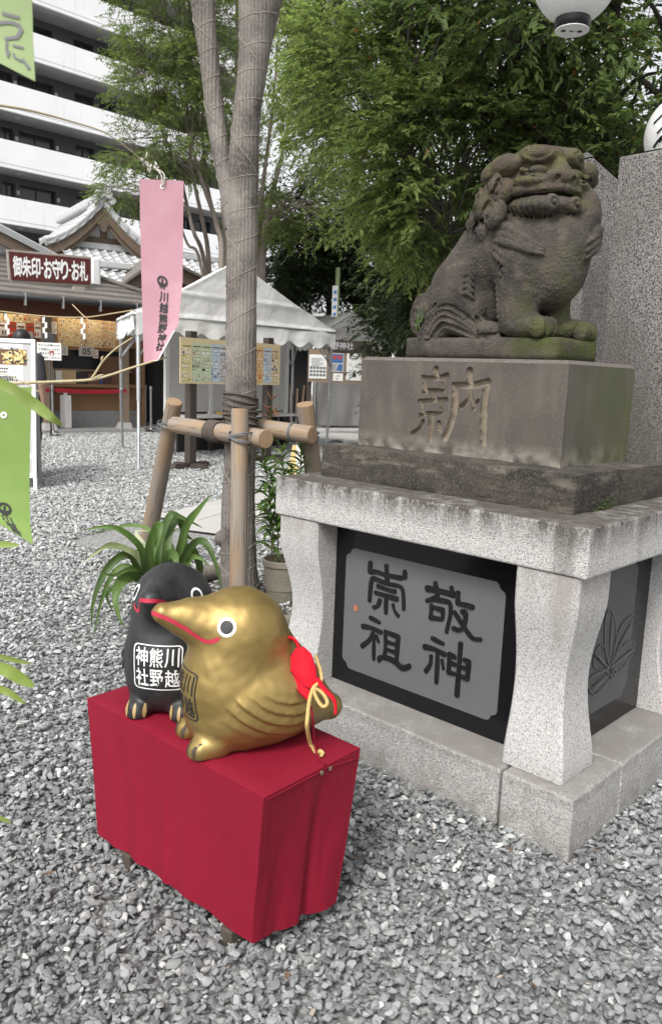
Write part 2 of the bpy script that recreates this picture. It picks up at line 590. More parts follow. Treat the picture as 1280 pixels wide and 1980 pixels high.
# four pillars, the two outer faces of each curve inwards
def pillar(a0, b0, w, sa, sb):
    mb = MB(ped)
    N = 22
    rings = []
    for i in range(N + 1):
        h = i / N
        z = ZB + .002 + (Z0 - ZB - .004) * h
        d = 0.0 if h > .84 else .043 * math.sin(math.pi * min(1, (.84 - h) / .80)) ** 1.3
        lo = [a0 + (d if sa < 0 else 0), b0 + (d if sb < 0 else 0)]
        hi = [a0 + w - (d if sa > 0 else 0), b0 + w - (d if sb > 0 else 0)]
        c = .008
        rings.append([(lo[0] + c, lo[1], z), (hi[0] - c, lo[1], z), (hi[0], lo[1] + c, z), (hi[0], hi[1] - c, z), (hi[0] - c, hi[1], z), (lo[0] + c, hi[1], z), (lo[0], hi[1] - c, z), (lo[0], lo[1] + c, z)])
    vs = [p for r in rings for p in r]
    fs = [(i * 8 + k, i * 8 + (k + 1) % 8, (i + 1) * 8 + (k + 1) % 8, (i + 1) * 8 + k) for i in range(N) for k in range(8)]
    fs += [tuple(range(7, -1, -1)), tuple(range(N * 8, N * 8 + 8))]
    mb.add(vs, fs)
    return mb.build('pillar', M['granite_leg'], stand, smooth=25)
PWd = .2285
pa1 = SL - .024 - PWd
pb1 = SW - .008 - PWd
pillar(.024, .008, PWd, -1, -1)
pillar(pa1, .008, PWd, 1, -1)
pillar(.024, pb1, PWd, -1, 1)
pillar(pa1, pb1, PWd, 1, 1)
MB(ped).box((0, 0, Z0), (SL, SW, Z1)).build('top_slab', M['slab'], stand, bevel=.009, bseg=3)

# engraved panels: polished black frame, matt grey field with notched corners, black characters standing proud
M['black_polish'] = mat('black_polish', (0.008, 0.008, 0.009), .16, spec=.3, layers=[('noise', 300, (.05, .05, .05), .68, .75, .8)])
M['panel_grey'] = mat('panel_grey', (0.10, 0.10, 0.103), .75, layers=[('noise', 4, (.085, .085, .087), .4, .7, .7), ('noise', 260, (.14, .14, .14), .5, .7, .5)], bump=[('noise', 300, .3, .002)])
M['char_black'] = mat('char_black', (0.008, 0.008, 0.008), .5, spec=.2, layers=[('noise', 120, (.03, .03, .03), .5, .7, .7)], bump=[('noise', 90, .4, .002)])
pnb = .13
MB(ped).box((.024 + PWd - .002, pnb, ZB + .001), (pa1 + .002, pnb + .05, Z0 - .001)).build('panel', M['black_polish'], stand)
MB(ped).box((.024 + .105, .008 + PWd - .002, ZB + .001), (.024 + .155, pb1 + .002, Z0 - .001)).build('panel', M['black_polish'], stand)
MB(ped).box((.26, .30, ZB + .001), (SL - .30, SW - .2, Z0 - .001)).build('core', M['black_polish'], stand)

def notched(u0, u1, v0, v1, nr, step=5):
    """rectangle whose corners are rounded lobes with a nick (u right, v up)."""
    pts = []
    r = nr * .5
    for (cu, cv, su, sv) in ((u0, v0, 1, 1), (u1, v0, -1, 1), (u1, v1, -1, -1), (u0, v1, 1, -1)):
        loc = []
        for k in range(step + 1):                       # rounded shoulder on the upright edge
            a = math.pi / 2 * k / step
            loc.append((cu + su * r * (1 - math.cos(a)), cv + sv * (2 * r - r * math.sin(a)) + sv * .25 * r))
        loc.append((cu + su * r * 1.02, cv + sv * r * 1.02))
        for k in range(step + 1):                       # and on the level edge
            a = math.pi / 2 * k / step
            loc.append((cu + su * (r + r * (1 - math.cos(a)) + .25 * r), cv + sv * r * (1 - math.sin(a))))
        if su * sv < 0: loc = loc[::-1]
        pts += loc
    return pts
# field corners measured on the panel plane
q = [ped_hit(*c, pnb) for c in ((669, 1060), (978, 1135), (962, 1398), (664, 1290))]
fa0, fa1 = (q[1][0] + q[2][0]) / 2, (q[0][0] + q[3][0]) / 2
fz1, fz0 = (q[0][2] + q[1][2]) / 2 + .01, (q[2][2] + q[3][2]) / 2
MB(ped).prism([(a, pnb - .003, z) for a, z in notched(fa0, fa1, fz0, fz1, .042)], (0, .0055, 0)).build('engraved_field', M['panel_grey'], stand)
def zoomed(x0, y0, k):
    return lambda p: (x0 + p[0] / k, y0 + p[1] / k)
CH = {
 'a': (zoomed(690, 1070, 8.25), [(78, [(222, 150), (205, 290)]), (70, [(210, 290), (330, 300), (450, 340), (715, 395)]), (75, [(475, 200), (488, 470)]), (66, [(768, 285), (775, 395)]),
   (62, [(208, 755), (222, 560), (252, 405), (330, 420), (480, 480), (690, 530), (742, 640), (752, 890)]), (62, [(340, 520), (480, 575), (612, 610)]), (66, [(300, 625), (480, 680), (645, 728)]),
   (60, [(472, 690), (468, 950)]), (60, [(372, 745), (340, 830), (275, 860)]), (42, [(582, 815), (610, 920), (668, 1000)])]),
 'b': (zoomed(690, 1070, 8.25), [(60, [(215, 1025), (300, 1070), (365, 1105)]), (72, [(98, 1165), (230, 1190), (385, 1260)]), (65, [(262, 1265), (200, 1385), (85, 1480)]), (54, [(275, 1320), (272, 1690)]), (50, [(310, 1310), (350, 1415)]),
   (60, [(460, 1245), (460, 1480), (445, 1650)]), (68, [(458, 1250), (560, 1290), (670, 1335)]), (64, [(668, 1330), (650, 1500), (640, 1720)]), (50, [(480, 1410), (630, 1455)]), (50, [(480, 1530), (620, 1580)]),
   (70, [(360, 1710), (372, 1660), (480, 1665), (600, 1720), (720, 1820), (800, 1815), (845, 1795)])]),
 'c': (zoomed(810, 1110, 7.92), [(64, [(253, 135), (285, 290)]), (82, [(130, 222), (300, 255), (530, 318)]), (62, [(500, 205), (520, 300)]), (62, [(300, 310), (230, 375), (125, 408)]), (60, [(250, 388), (390, 412), (478, 455), (485, 620), (428, 885)]),
   (58, [(198, 480), (185, 675)]), (60, [(192, 490), (290, 530), (378, 550)]), (50, [(374, 545), (370, 685)]), (58, [(180, 662), (350, 690)]),
   (64, [(604, 285), (602, 430)]), (60, [(595, 445), (720, 475), (832, 508)]), (52, [(548, 580), (640, 720), (760, 900), (840, 985), (955, 1000)]), (58, [(668, 575), (720, 600), (712, 740), (680, 820), (610, 855), (535, 828)])]),
 'd': (zoomed(810, 1110, 7.92), [(60, [(205, 982), (290, 1030), (375, 1070)]), (72, [(90, 1115), (230, 1150), (395, 1232)]), (58, [(190, 1255), (178, 1380), (108, 1488)]), (60, [(288, 1220), (282, 1440), (270, 1665)]), (40, [(355, 1315), (378, 1455)]),
   (62, [(472, 1222), (460, 1500)]), (58, [(478, 1222), (555, 1275)]), (54, [(480, 1358), (565, 1388)]), (58, [(452, 1500), (545, 1530)]), (64, [(645, 1065), (622, 1400), (588, 1855)]), (58, [(695, 1312), (765, 1342)]), (64, [(768, 1335), (750, 1600)]), (48, [(682, 1432), (740, 1458)]), (58, [(662, 1570), (755, 1600)])]),
}
for key, (zf, strokes) in CH.items():
    mb = MB(ped)
    for j, (w, pts) in enumerate(strokes):
        P2 = [ped_hit(*zf(p), pnb - .0035) for p in pts]
        P2 = [(p[0], p[2]) for p in P2]
        wm = w / zf.__closure__[0].cell_contents / FPX * 3.35 if False else w / (7.92 if key in 'cd' else 8.25) / FPX * 3.7
        L, R = stroke_strip(P2, lambda t, wm=wm, j=j: wm * (1 + .13 * math.sin(t * 5 + j * 1.7)), n=5)
        n_ = len(L)
        off = .0035 + .0003 * j
        vs = [(p[0], pnb - .003 - off, p[1]) for p in L] + [(p[0], pnb - .003 - off, p[1]) for p in R]
        vs += [(p[0], pnb - .003, p[1]) for p in L] + [(p[0], pnb - .003, p[1]) for p in R]
        fs = [(i, i + 1, n_ + i + 1, n_ + i) for i in range(n_ - 1)]
        fs += [(i, i + 1, 2 * n_ + i + 1, 2 * n_ + i) for i in range(n_ - 1)] + [(n_ + i, n_ + i + 1, 3 * n_ + i + 1, 3 * n_ + i) for i in range(n_ - 1)]
        mb.add(vs, fs)
    mb.build('engraved_character', M['char_black'], stand)
M['seal_red'] = mat('seal_red', (0.30, 0.05, 0.02), .6, layers=[('wave', 160, (.5, .35, .2), .5, .7, .6)])
p = ped_hit(688, 1176, pnb - .004)
MB(ped).box((p[0] - .010, pnb - .006, p[2] - .012), (p[0] + .010, pnb - .003, p[2] + .012)).build('seal', M['seal_red'], stand)

# side panel: matt field with an incised leaf spray
sa = .024 + .105
q1 = ped_hit_side(1233, 1100, sa); q2 = ped_hit_side(1205, 1375, sa)
M['panel_dark'] = mat('panel_dark', (0.075, 0.075, 0.077), .6, layers=[('noise', 5, (.06, .06, .062), .4, .7, .7)], bump=[('noise', 300, .2, .002)])
M['leaf_polish'] = mat('leaf_polish', (0.022, 0.022, 0.023), .25)
sb0, sb1 = .008 + PWd + .03, min(q1[1], pb1 - .04)
MB(ped).prism([(sa - .003, b, z) for b, z in notched(sb0, sb1, ZB + .10, Z0 - .05, .042)], (.0055, 0, 0)).build('engraved_field', M['panel_dark'], stand)
lf = MB(ped); ln = MB(ped)
zl = zoomed(1080, 1040, 4.95)
leafs = [[(478, 1240), (440, 1050), (440, 800), (478, 690), (535, 780), (545, 950), (505, 1150)], [(500, 1200), (540, 1010), (600, 830), (712, 735), (660, 900), (590, 1080), (520, 1180)],
         [(490, 1240), (560, 1100), (650, 1000), (716, 1000), (690, 1120), (600, 1250), (520, 1300)], [(470, 1250), (440, 1080), (390, 1020), (340, 1120), (330, 1230), (400, 1260)],
         [(470, 1300), (420, 1270), (300, 1330), (270, 1420), (330, 1500), (430, 1420), (480, 1340)], [(500, 1260), (530, 1250), (535, 1300), (505, 1350), (485, 1320)]]
for k, lp in enumerate(leafs):
    pts = smooth_path([ped_hit_side(*zl(p), sa - .004) for p in lp + lp[:1]], 5)[:-1]
    lf.prism([(sa - .0035 - .0006 * (k % 3) - .002, p[1], p[2]) for p in pts], (.003, 0, 0))
    ring = [(p[1], p[2]) for p in pts] + [(pts[0][1], pts[0][2])]
    tip = np.array(ring[len(ring) // 2]); root = np.array(ring[0])
    veins = [ring] + [[root + (tip - root) * .05, (np.array(ring[i]) * .55 + np.array(ring[-i - 1]) * .45 + tip) / 2] for i in range(4, len(ring) // 2 - 3, 3)] + [[root, tip]]
    for vi, vv in enumerate(veins):
        L, R = stroke_strip(vv, .0035, n=2, caps=1)
        n_ = len(L)
        o_ = sa - .0086 - .0002 * vi - .0012 * k
        ln.add([(o_, p[0], p[1]) for p in L] + [(o_, p[0], p[1]) for p in R], [(i, i + 1, n_ + i + 1, n_ + i) for i in range(n_ - 1)])
lf.build('engraved_leaf', M['leaf_polish'], stand)
ln.build('leaf_veins', M['panel_grey'], stand)

# dark weathered step
def step_mat():
    return mat('old_stone', (0.095, 0.08, 0.064), .92, layers=[('noise', 5, (.03, .026, .022), .42, .60, .95), ('noise', 7, (.24, .21, .165), .54, .70, .8, (1, 1, 2.5)), ('noise', 16, (.04, .034, .028), .50, .62, .7, (.8, .8, 4.5)), ('noise', 22, (.045, .038, .032), .56, .68, .85), ('rough', 120, (.27, .24, .20), .5, .65, .5)],
               bump=[('rough', 22, 1, .022, (1, 1, 3.5)), ('rough', 90, 1, .012, (1, 1, 2.5))])
M['old_stone'] = step_mat()
ta, tb, tL, tW = .1494, .1778, 1.1908, .78
M['moss'] = mat('moss', (0.045, 0.07, 0.018), .95, layers=[('noise', 60, (.09, .11, .03), .45, .7, .8)], bump=[('rough', 110, 1, .012)])
st = thing('stone_step', 'dark weathered step stone between the inscribed block and the granite slab', 'stone', ped((ta + tL / 2, tb + tW / 2, Z1)))
wavy_box(MB(ped), (ta, tb, Z1 - .004), (ta + tL, tb + .36, Z2), .0048, 3.0, .022).build('stone', M['old_stone'], st, smooth=35)
wavy_box(MB(ped), (ta, tb + .366, Z1 - .004), (ta + tL, tb + tW, Z2 - .003), .0048, 9.0).build('stone', M['old_stone'], st, smooth=35)
# tufts of moss where the block meets the step
mb = MB()
for i in range(150):
    c = ped((ta - .004 + rng.normal(0, .003), tb + .22 + rng.normal(0, .035), Z1 + abs(rng.normal(0, .02))))
    r_ = rng.uniform(.002, .005)
    mb.add([c + r_ * np.array(v) for v in ((1, 0, 0), (-1, 0, 0), (0, 1, 0), (0, -1, 0), (0, 0, 1), (0, 0, -1))], [(0, 2, 4), (2, 1, 4), (1, 3, 4), (3, 0, 4), (2, 0, 5), (1, 2, 5), (3, 1, 5), (0, 3, 5)])
tag(mb.build('moss', M['moss'], st), kind='stuff')

# inscribed block: the front is a fine relief carved by stroke distance
ka, kb, kL, kW = .2859, .3134, .9672, .5527
def block_mat():
    m, n, l, b = new_mat('inscribed_stone')
    b.inputs['Roughness'].default_value = .82
    g = n.new('ShaderNodeNewGeometry')
    sx = n.new('ShaderNodeSeparateXYZ'); l.new(g.outputs['Position'], sx.inputs[0])
    def T(scale, lo, hi, a=0., c=1., st=None, det=5.):
        t = n.new('ShaderNodeTexNoise'); t.inputs['Scale'].default_value = scale; t.inputs['Detail'].default_value = det
        if st:
            q = n.new('ShaderNodeMapping'); q.inputs['Scale'].default_value = st
            l.new(g.outputs['Position'], q.inputs['Vector']); l.new(q.outputs[0], t.inputs['Vector'])
        else: l.new(g.outputs['Position'], t.inputs['Vector'])
        return R(t.outputs['Fac'], lo, hi, a, c)
    def R(v, lo, hi, a=0., c=1.):
        r = n.new('ShaderNodeMapRange'); r.inputs['From Min'].default_value = lo; r.inputs['From Max'].default_value = hi
        r.inputs['To Min'].default_value = a; r.inputs['To Max'].default_value = c
        l.new(v, r.inputs['Value']); return r.outputs[0]
    def X(a, c):
        x = n.new('ShaderNodeMath'); x.operation = 'MULTIPLY'; l.new(a, x.inputs[0]); l.new(c, x.inputs[1]); return x.outputs[0]
    def mix(f, a, c):
        x = n.new('ShaderNodeMix'); x.data_type = 'RGBA'; l.new(f, x.inputs['Factor'])
        for s, v in ((x.inputs[6], a), (x.inputs[7], c)):
            if isinstance(v, tuple): s.default_value = rgb(v)
            else: l.new(v, s)
        return x.outputs[2]
    c = mix(T(5, .4, .7), (.078, .067, .056), (.050, .044, .038))
    c = mix(T(14, .5, .75, 0, .6, (1, 1, .25)), c, (.125, .105, .09))
    c = mix(T(190, .66, .72, 0, .8), c, (.27, .24, .195))
    low = R(sx.outputs[2], Z2 + .075, Z2, 0, 1)
    c = mix(X(low, T(16, .38, .62)), c, (.26, .235, .20))
    c = mix(X(R(sx.outputs[2], Z3 - .04, Z3, 0, 1), T(26, .4, .65, 0, .8)), c, (.06, .05, .044))
    # moss on the side that faces right
    dn = n.new('ShaderNodeVectorMath'); dn.operation = 'DOT_PRODUCT'
    l.new(g.outputs['True Normal'], dn.inputs[0]); dn.inputs[1].default_value = tuple(-PA)
    db = n.new('ShaderNodeVectorMath'); db.operation = 'DOT_PRODUCT'
    l.new(g.outputs['Position'], db.inputs[0]); db.inputs[1].default_value = tuple(PB)
    bb = float(P0 @ PB)
    along = R(db.outputs['Value'], bb + kb + .02, bb + kb + kW, .15, .95)
    c = mix(X(X(R(dn.outputs['Value'], .5, .8), along), T(11, .32, .6, .25, 1, (1, 1, .4))), c, (.058, .068, .016))
    l.new(c, b.inputs['Base Color'])
    t = n.new('ShaderNodeTexNoise'); t.inputs['Scale'].default_value = 130; t.inputs['Detail'].default_value = 6
    l.new(g.outputs['Position'], t.inputs['Vector'])
    bp = n.new('ShaderNodeBump'); bp.inputs['Strength'].default_value = .45; bp.inputs['Distance'].default_value = .004
    l.new(t.outputs['Fac'], bp.inputs['Height']); l.new(bp.outputs[0], b.inputs['Normal'])
    return m
M['inscribed'] = block_mat()
M['block_top'] = mat('block_top', (0.115, 0.10, 0.088), .9, layers=[('noise', 20, (.10, .085, .072), .45, .65, .8), ('rough', 90, (.3, .27, .23), .55, .7, .5)], bump=[('rough', 70, .8, .008)])
blk = thing('inscribed_block', 'brown stone block with a large carved character on the front and a mossy right side', 'stone block', ped((ka + kL / 2, kb + kW / 2, Z2)))
zn = zoomed(790, 700, 7.53)
CARVE = [(85, [(385, 100), (385, 190)]), (72, [(195, 225), (380, 242), (550, 190)]), (60, [(215, 230), (225, 440)]), (50, [(500, 240), (505, 400)]), (58, [(195, 458), (300, 412), (500, 420)]), (62, [(358, 440), (356, 520)]), (66, [(150, 572), (350, 560), (540, 548)]),
         (62, [(175, 600), (200, 755)]), (50, [(470, 600), (470, 740)]), (56, [(158, 780), (300, 745), (475, 755)]), (84, [(325, 780), (312, 940), (300, 1130)]), (66, [(200, 865), (150, 970), (45, 1045)]), (80, [(432, 890), (450, 1005)]),
         (106, [(875, 130), (875, 290)]), (100, [(650, 345), (900, 345), (1130, 295)]), (104, [(660, 380), (662, 620), (612, 890), (520, 1110)]), (100, [(1140, 290), (1090, 600), (1082, 1185)]), (72, [(868, 400), (850, 560), (750, 660)]), (66, [(890, 500), (945, 640), (930, 690)]), (50, [(1000, 560), (950, 640)])]
segs = []
for w, pts in CARVE:
    P2 = smooth_path([ped_hit(*zn(p), kb) for p in pts], 4)
    wm = w / 7.53 / FPX * 3.55 / 2
    for i in range(len(P2) - 1):
        segs.append((P2[i][0], P2[i][2], P2[i + 1][0], P2[i + 1][2], wm))
segs = np.array(segs)
nu, nv = 300, 118
ch = .014                                               # chamfer round the top edges
ua = np.linspace(ka, ka + kL, nu + 1); vz = np.linspace(Z2 - .003, Z3 - ch, nv + 1)
U, V = np.meshgrid(ua, vz)
D = np.full(U.shape, 9.0)
for (x0, y0, x1, y1, w) in segs:
    dx, dy = x1 - x0, y1 - y0
    t = np.clip(((U - x0) * dx + (V - y0) * dy) / (dx * dx + dy * dy + 1e-12), 0, 1)
    D = np.minimum(D, np.hypot(U - x0 - t * dx, V - y0 - t * dy) / w)
depth = .021 * np.clip(1 - np.clip(D, 0, 1) ** 4, 0, 1)
taper = .006 * (vz - Z2)[:, None] / (Z3 - Z2)
wob = np.array([[noise.noise(Vector((a * 14, z * 14, 2.2))) for a in ua] for z in vz]) * .0016
# the foot of the block is worn
worn = .004 * np.clip(1 - (V - Z2) / .03, 0, 1) * (1 + np.array([[noise.noise(Vector((a * 25, 5.1, z * 25))) for a in ua] for z in vz]))
BB = kb + depth + wob + worn + taper
edge_l = np.exp(-((U - ka) / .004) ** 2) * .003 + np.exp(-((U - ka - kL) / .004) ** 2) * .003
BB = BB + edge_l
Vw = P0[None, None] + U[..., None] * PA + BB[..., None] * PB
Vw[..., 2] = V
ii = np.arange((nu + 1) * (nv + 1)).reshape(nv + 1, nu + 1)
F4 = np.stack([ii[:-1, 1:], ii[:-1, :-1], ii[1:, :-1], ii[1:, 1:]], -1).reshape(-1, 4)
M['carved_dust'] = mat('carved_dust', (0.20, 0.165, 0.12), .9, layers=[('noise', 30, (.12, .10, .08), .42, .65, .8), ('noise', 9, (.27, .235, .18), .5, .7, .6)], bump=[('rough', 150, .6, .004)])
Dc = D[:-1, :-1].ravel()
np_mesh('carved_face', Vw.reshape(-1, 3), F4, [M['inscribed'], M['carved_dust']], blk, smooth=False, mi=(Dc < .80).astype(int))
mb = MB(ped)
a0, a1, b0, b1 = ka, ka + kL, kb, kb + kW
zt = Z3 - ch
t6 = .006
mb.add([(a0, b0 + .003, Z2 - .003), (a0, b1, Z2 - .003), (a0, b1, zt), (a0, b0 + t6 + .003, zt), (a1, b0 + .003, Z2 - .003), (a1, b1, Z2 - .003), (a1, b1, zt), (a1, b0 + t6 + .003, zt)],
       [(0, 1, 2, 3), (5, 4, 7, 6), (1, 5, 6, 2)])
mb.add([(a0 + .004, b0 + .045, Z2 - .003), (a1 - .004, b0 + .045, Z2 - .003), (a1 - .004, b0 + .045, zt), (a0 + .004, b0 + .045, zt)], [(0, 1, 2, 3)])
mb.build('block_body', M['inscribed'], blk)
mb = MB(ped)
lo = [(a0, b0 + t6, zt), (a1, b0 + t6, zt), (a1, b1, zt), (a0, b1, zt)]
hi = [(a0 + ch, b0 + t6 + ch, Z3), (a1 - ch, b0 + t6 + ch, Z3), (a1 - ch, b1 - ch, Z3), (a0 + ch, b1 - ch, Z3)]
mb.add(lo + hi, [(4, 5, 6, 7), (0, 1, 5, 4), (1, 2, 6, 5), (2, 3, 7, 6), (3, 0, 4, 7)])
mb.build('chamfered_top', M['block_top'], blk)

# two granite posts of the precinct fence behind the lion
def fence_post(cx, cy, w, h, label, ang, ridge):
    F = Frame((cx, cy), ang)
    mb = MB(F)
    mb.hexa([(-w / 2, -w / 2, -.1), (w / 2, -w / 2, -.1), (w / 2, w / 2, -.1), (-w / 2, w / 2, -.1)], [(-w / 2, -w / 2, h), (w / 2, -w / 2, h - ridge), (w / 2, w / 2, h - ridge), (-w / 2, w / 2, h)])
    mb.add([(-w / 2, -w / 2, h + .001), (w / 2, -w / 2, h - ridge + .001), (w / 2, w / 2, h - ridge + .001), (-w / 2, w / 2, h + .001), (-w * .1, 0, h + ridge * .7), (0, 0, h + ridge * .55)], [(0, 1, 4), (1, 5, 4), (1, 2, 5), (2, 3, 4, 5), (3, 0, 4)])
    return tag(mb.build('granite_post', M['granite_pillar'], bevel=.012), label, 'stone post', 'granite posts behind the lion dog')
p = at(1150, 330, 4.6)
fence_post(p[0] - .03, 4.6, .27, 2.66, 'speckled granite post right behind the lion dog, partly hidden by its head and back', math.radians(33), .10)
p = at(1248, 320, 3.95)
fence_post(p[0] + .115, 3.95, .34, 2.545, 'broad granite post at the right edge with a grimy top under a paper lantern', math.radians(43), .03)

# ================================================================== GROUND
def sheet(name, pts, z, m, kind='structure'):
    mb = MB()
    mb.add([(p[0], p[1], z) for p in pts], [tuple(range(len(pts)))])
    return tag(mb.build(name, m), kind=kind)
sheet('ground', [(-400, -60), (400, -60), (400, 700), (-400, 700)], -.03, M['gravel_bed'])

# stone path behind the tree: slabs with open joints
path = MB()
PF = Frame((-1.2, 8.08), math.radians(67))              # u runs away along the path, n to the right
path.add([PF((u, b, -.004)) for u, b in ((-.3, -.5), (14, -.5), (14, .5), (-.3, .5))], [(0, 1, 2, 3)])
path_o = tag(path.build('stone_path', M['joint']), kind='structure')
for i in range(15):
    for j in range(2):
        u0 = -.3 + i * .93 - (.4 if j else 0)
        b0 = -.497 + j * .5
        MB(PF).box((u0 + .006, b0 + .004, -.004), (u0 + .924, b0 + .490, .012 + .004 * random.random())).build('paving_slab', M['path_stone'], path_o)
PF2 = Frame((-2.0, 18.2), math.radians(8))
pv = MB(PF2).add([(u, b, -.012) for u, b in ((-1, 0), (8, 0), (8, -4.2), (-1, -4.2))], [(0, 1, 2, 3)]).build('pavement', M['joint'])
tag(pv, kind='structure')
for i in range(7):
    for j in range(3):
        MB(PF2).box((-1 + i * 1.2 + .008, -j * 1.4 - 1.39, -.012), (-1 + i * 1.2 + 1.19, -j * 1.4 - .008, .006 + .004 * random.random())).build('paving_slab', M['path_stone'], pv)
# ================================================================== SIGNED-DISTANCE SCULPTING (lion dog, crows, people)
class Sdf:
    def __init__(self, lo, hi, h):
        self.lo, self.h = np.array(lo, float), h
        n = np.ceil((np.array(hi, float) - self.lo) / h).astype(int) + 1
        self.ax = [self.lo[k] + h * np.arange(n[k]) for k in range(3)]
        self.F = np.full(tuple(n), 0.5, np.float32)
    def _sl(self, lo, hi):
        out = []
        for k in range(3):
            i0 = max(0, int((lo[k] - self.lo[k]) / self.h) - 1)
            i1 = min(len(self.ax[k]), int((hi[k] - self.lo[k]) / self.h) + 3)
            if i1 <= i0: return None
            out.append(slice(i0, i1))
        return tuple(out)
    def _pts(self, s):
        return np.meshgrid(self.ax[0][s[0]], self.ax[1][s[1]], self.ax[2][s[2]], indexing='ij')
    def _op(self, s, d, k, sub):
        F = self.F[s]
        if sub:
            d = -d
            hh = np.clip(.5 - .5 * (F - d) / k, 0, 1) if k > 0 else (F < d).astype(np.float32)
            self.F[s] = F + (d - F) * hh + (k * hh * (1 - hh) if k > 0 else 0)
        else:
            hh = np.clip(.5 + .5 * (F - d) / k, 0, 1) if k > 0 else (d < F).astype(np.float32)
            self.F[s] = F + (d - F) * hh - (k * hh * (1 - hh) if k > 0 else 0)
    def ell(self, c, r, k=.02, rot=None, sub=False):
        """rot: 3x3 whose rows are the ellipsoid's own axes."""
        c, r = np.array(c, float), np.array(r, float)
        R = np.eye(3) if rot is None else np.array(rot, float)
        e = np.sqrt(((R * r[:, None]) ** 2).sum(0)) + 2.5 * k + self.h * 2
        s = self._sl(c - e, c + e)
        if s is None: return self
        X, Y, Z = self._pts(s)
        X, Y, Z = X - c[0], Y - c[1], Z - c[2]
        q = [R[i, 0] * X + R[i, 1] * Y + R[i, 2] * Z for i in range(3)]
        k0 = np.sqrt(sum((q[i] / r[i]) ** 2 for i in range(3))) + 1e-9
        k1 = np.sqrt(sum((q[i] / r[i] ** 2) ** 2 for i in range(3))) + 1e-9
        self._op(s, k0 * (k0 - 1) / k1, k, sub)
        return self
    def cap(self, a, b, r1, r2=None, k=.02, sub=False):
        a, b = np.array(a, float), np.array(b, float)
        r2 = r1 if r2 is None else r2
        m = max(r1, r2) + 2.5 * k + 2 * self.h
        s = self._sl(np.minimum(a, b) - m, np.maximum(a, b) + m)
        if s is None: return self
        X, Y, Z = self._pts(s)
        ab = b - a
        t = np.clip(((X - a[0]) * ab[0] + (Y - a[1]) * ab[1] + (Z - a[2]) * ab[2]) / (ab @ ab + 1e-12), 0, 1)
        d = np.sqrt((X - a[0] - t * ab[0]) ** 2 + (Y - a[1] - t * ab[1]) ** 2 + (Z - a[2] - t * ab[2]) ** 2) - (r1 + (r2 - r1) * t)
        self._op(s, d, k, sub)
        return self
    def chain(self, pts, r, k=.01, sub=False):
        r = r if hasattr(r, '__len__') else [r] * len(pts)
        for i in range(len(pts) - 1): self.cap(pts[i], pts[i + 1], r[i], r[i + 1], k, sub)
        return self
    def box(self, a, b, rnd=.005, k=.01, sub=False):
        a, b = np.array(a, float), np.array(b, float)
        c, e = (a + b) / 2, (b - a) / 2 - rnd
        m = rnd + 2.5 * k + 2 * self.h
        s = self._sl(a - m, b + m)
        P = self._pts(s)
        q = [np.abs(P[i] - c[i]) - e[i] for i in range(3)]
        d = np.sqrt(sum(np.maximum(x, 0) ** 2 for x in q)) + np.minimum(np.maximum(q[0], np.maximum(q[1], q[2])), 0) - rnd
        self._op(s, d, k, sub)
        return self
    def below(self, z):
        Z = self.ax[2][None, None, :]
        self.F = np.maximum(self.F, (z - Z).astype(np.float32))
        return self
    def mesh(self):
        F, h = self.F, self.h
        F = np.pad(F, 1, constant_values=.5)
        o = self.lo - h
        n = np.array(F.shape) - 1
        cs = {}
        cnt = np.zeros(tuple(n), np.int8)
        for c in np.ndindex(2, 2, 2):
            a = F[c[0]:c[0] + n[0], c[1]:c[1] + n[1], c[2]:c[2] + n[2]]
            cs[c] = a
            cnt += (a < 0)
        mask = (cnt > 0) & (cnt < 8)
        idx = np.full(tuple(n), -1, np.int64)
        ijk = np.argwhere(mask)
        idx[mask] = np.arange(len(ijk))
        val = {c: cs[c][mask] for c in cs}
        acc = np.zeros((len(ijk), 3)); num = np.zeros(len(ijk))
        for c in cs:
            for k in range(3):
                if c[k]: continue
                d = list(c); d[k] = 1; d = tuple(d)
                fa, fb = val[c], val[d]
                cr = (fa < 0) != (fb < 0)
                t = np.where(cr, fa / np.where(cr, fa - fb, 1), 0)
                p = np.array(c, float)[None] + t[:, None] * (np.array(d) - np.array(c))[None]
                acc += np.where(cr[:, None], p, 0); num += cr
        V = (ijk + acc / num[:, None]) * h + o
        faces = []
        for k in range(3):
            a = [slice(1, -1)] * 3; b = [slice(1, -1)] * 3
            a[k] = slice(0, -1); b[k] = slice(1, None)
            fa, fb = F[tuple(a)] < 0, F[tuple(b)] < 0
            cr = np.argwhere(fa != fb)
            sgn = fa[tuple(cr.T)]
            base = cr + 1
            base[:, k] -= 1
            u, v = (k + 1) % 3, (k + 2) % 3
            q = []
            for du, dv in ((-1, -1), (0, -1), (0, 0), (-1, 0)):
                e = base.copy(); e[:, u] += du; e[:, v] += dv
                q.append(idx[tuple(e.T)])
            q = np.stack(q, 1)
            q[~sgn] = q[~sgn][:, ::-1]
            faces.append(q)
        return V, np.concatenate(faces)

def relax(V, F, it=2, lam=.5):
    n = len(V)
    e = np.concatenate([F[:, [0, 1]], F[:, [1, 2]], F[:, [2, 3]], F[:, [3, 0]]])
    for _ in range(it):
        acc = np.zeros_like(V); num = np.zeros(n)
        np.add.at(acc, e[:, 0], V[e[:, 1]]); np.add.at(acc, e[:, 1], V[e[:, 0]])
        np.add.at(num, e[:, 0], 1); np.add.at(num, e[:, 1], 1)
        V = V + lam * (acc / np.maximum(num, 1)[:, None] - V)
    return V

def vnoise(V, s, off=0.0):
    return np.array([noise.noise(Vector((p[0] * s + off, p[1] * s, p[2] * s))) for p in V])

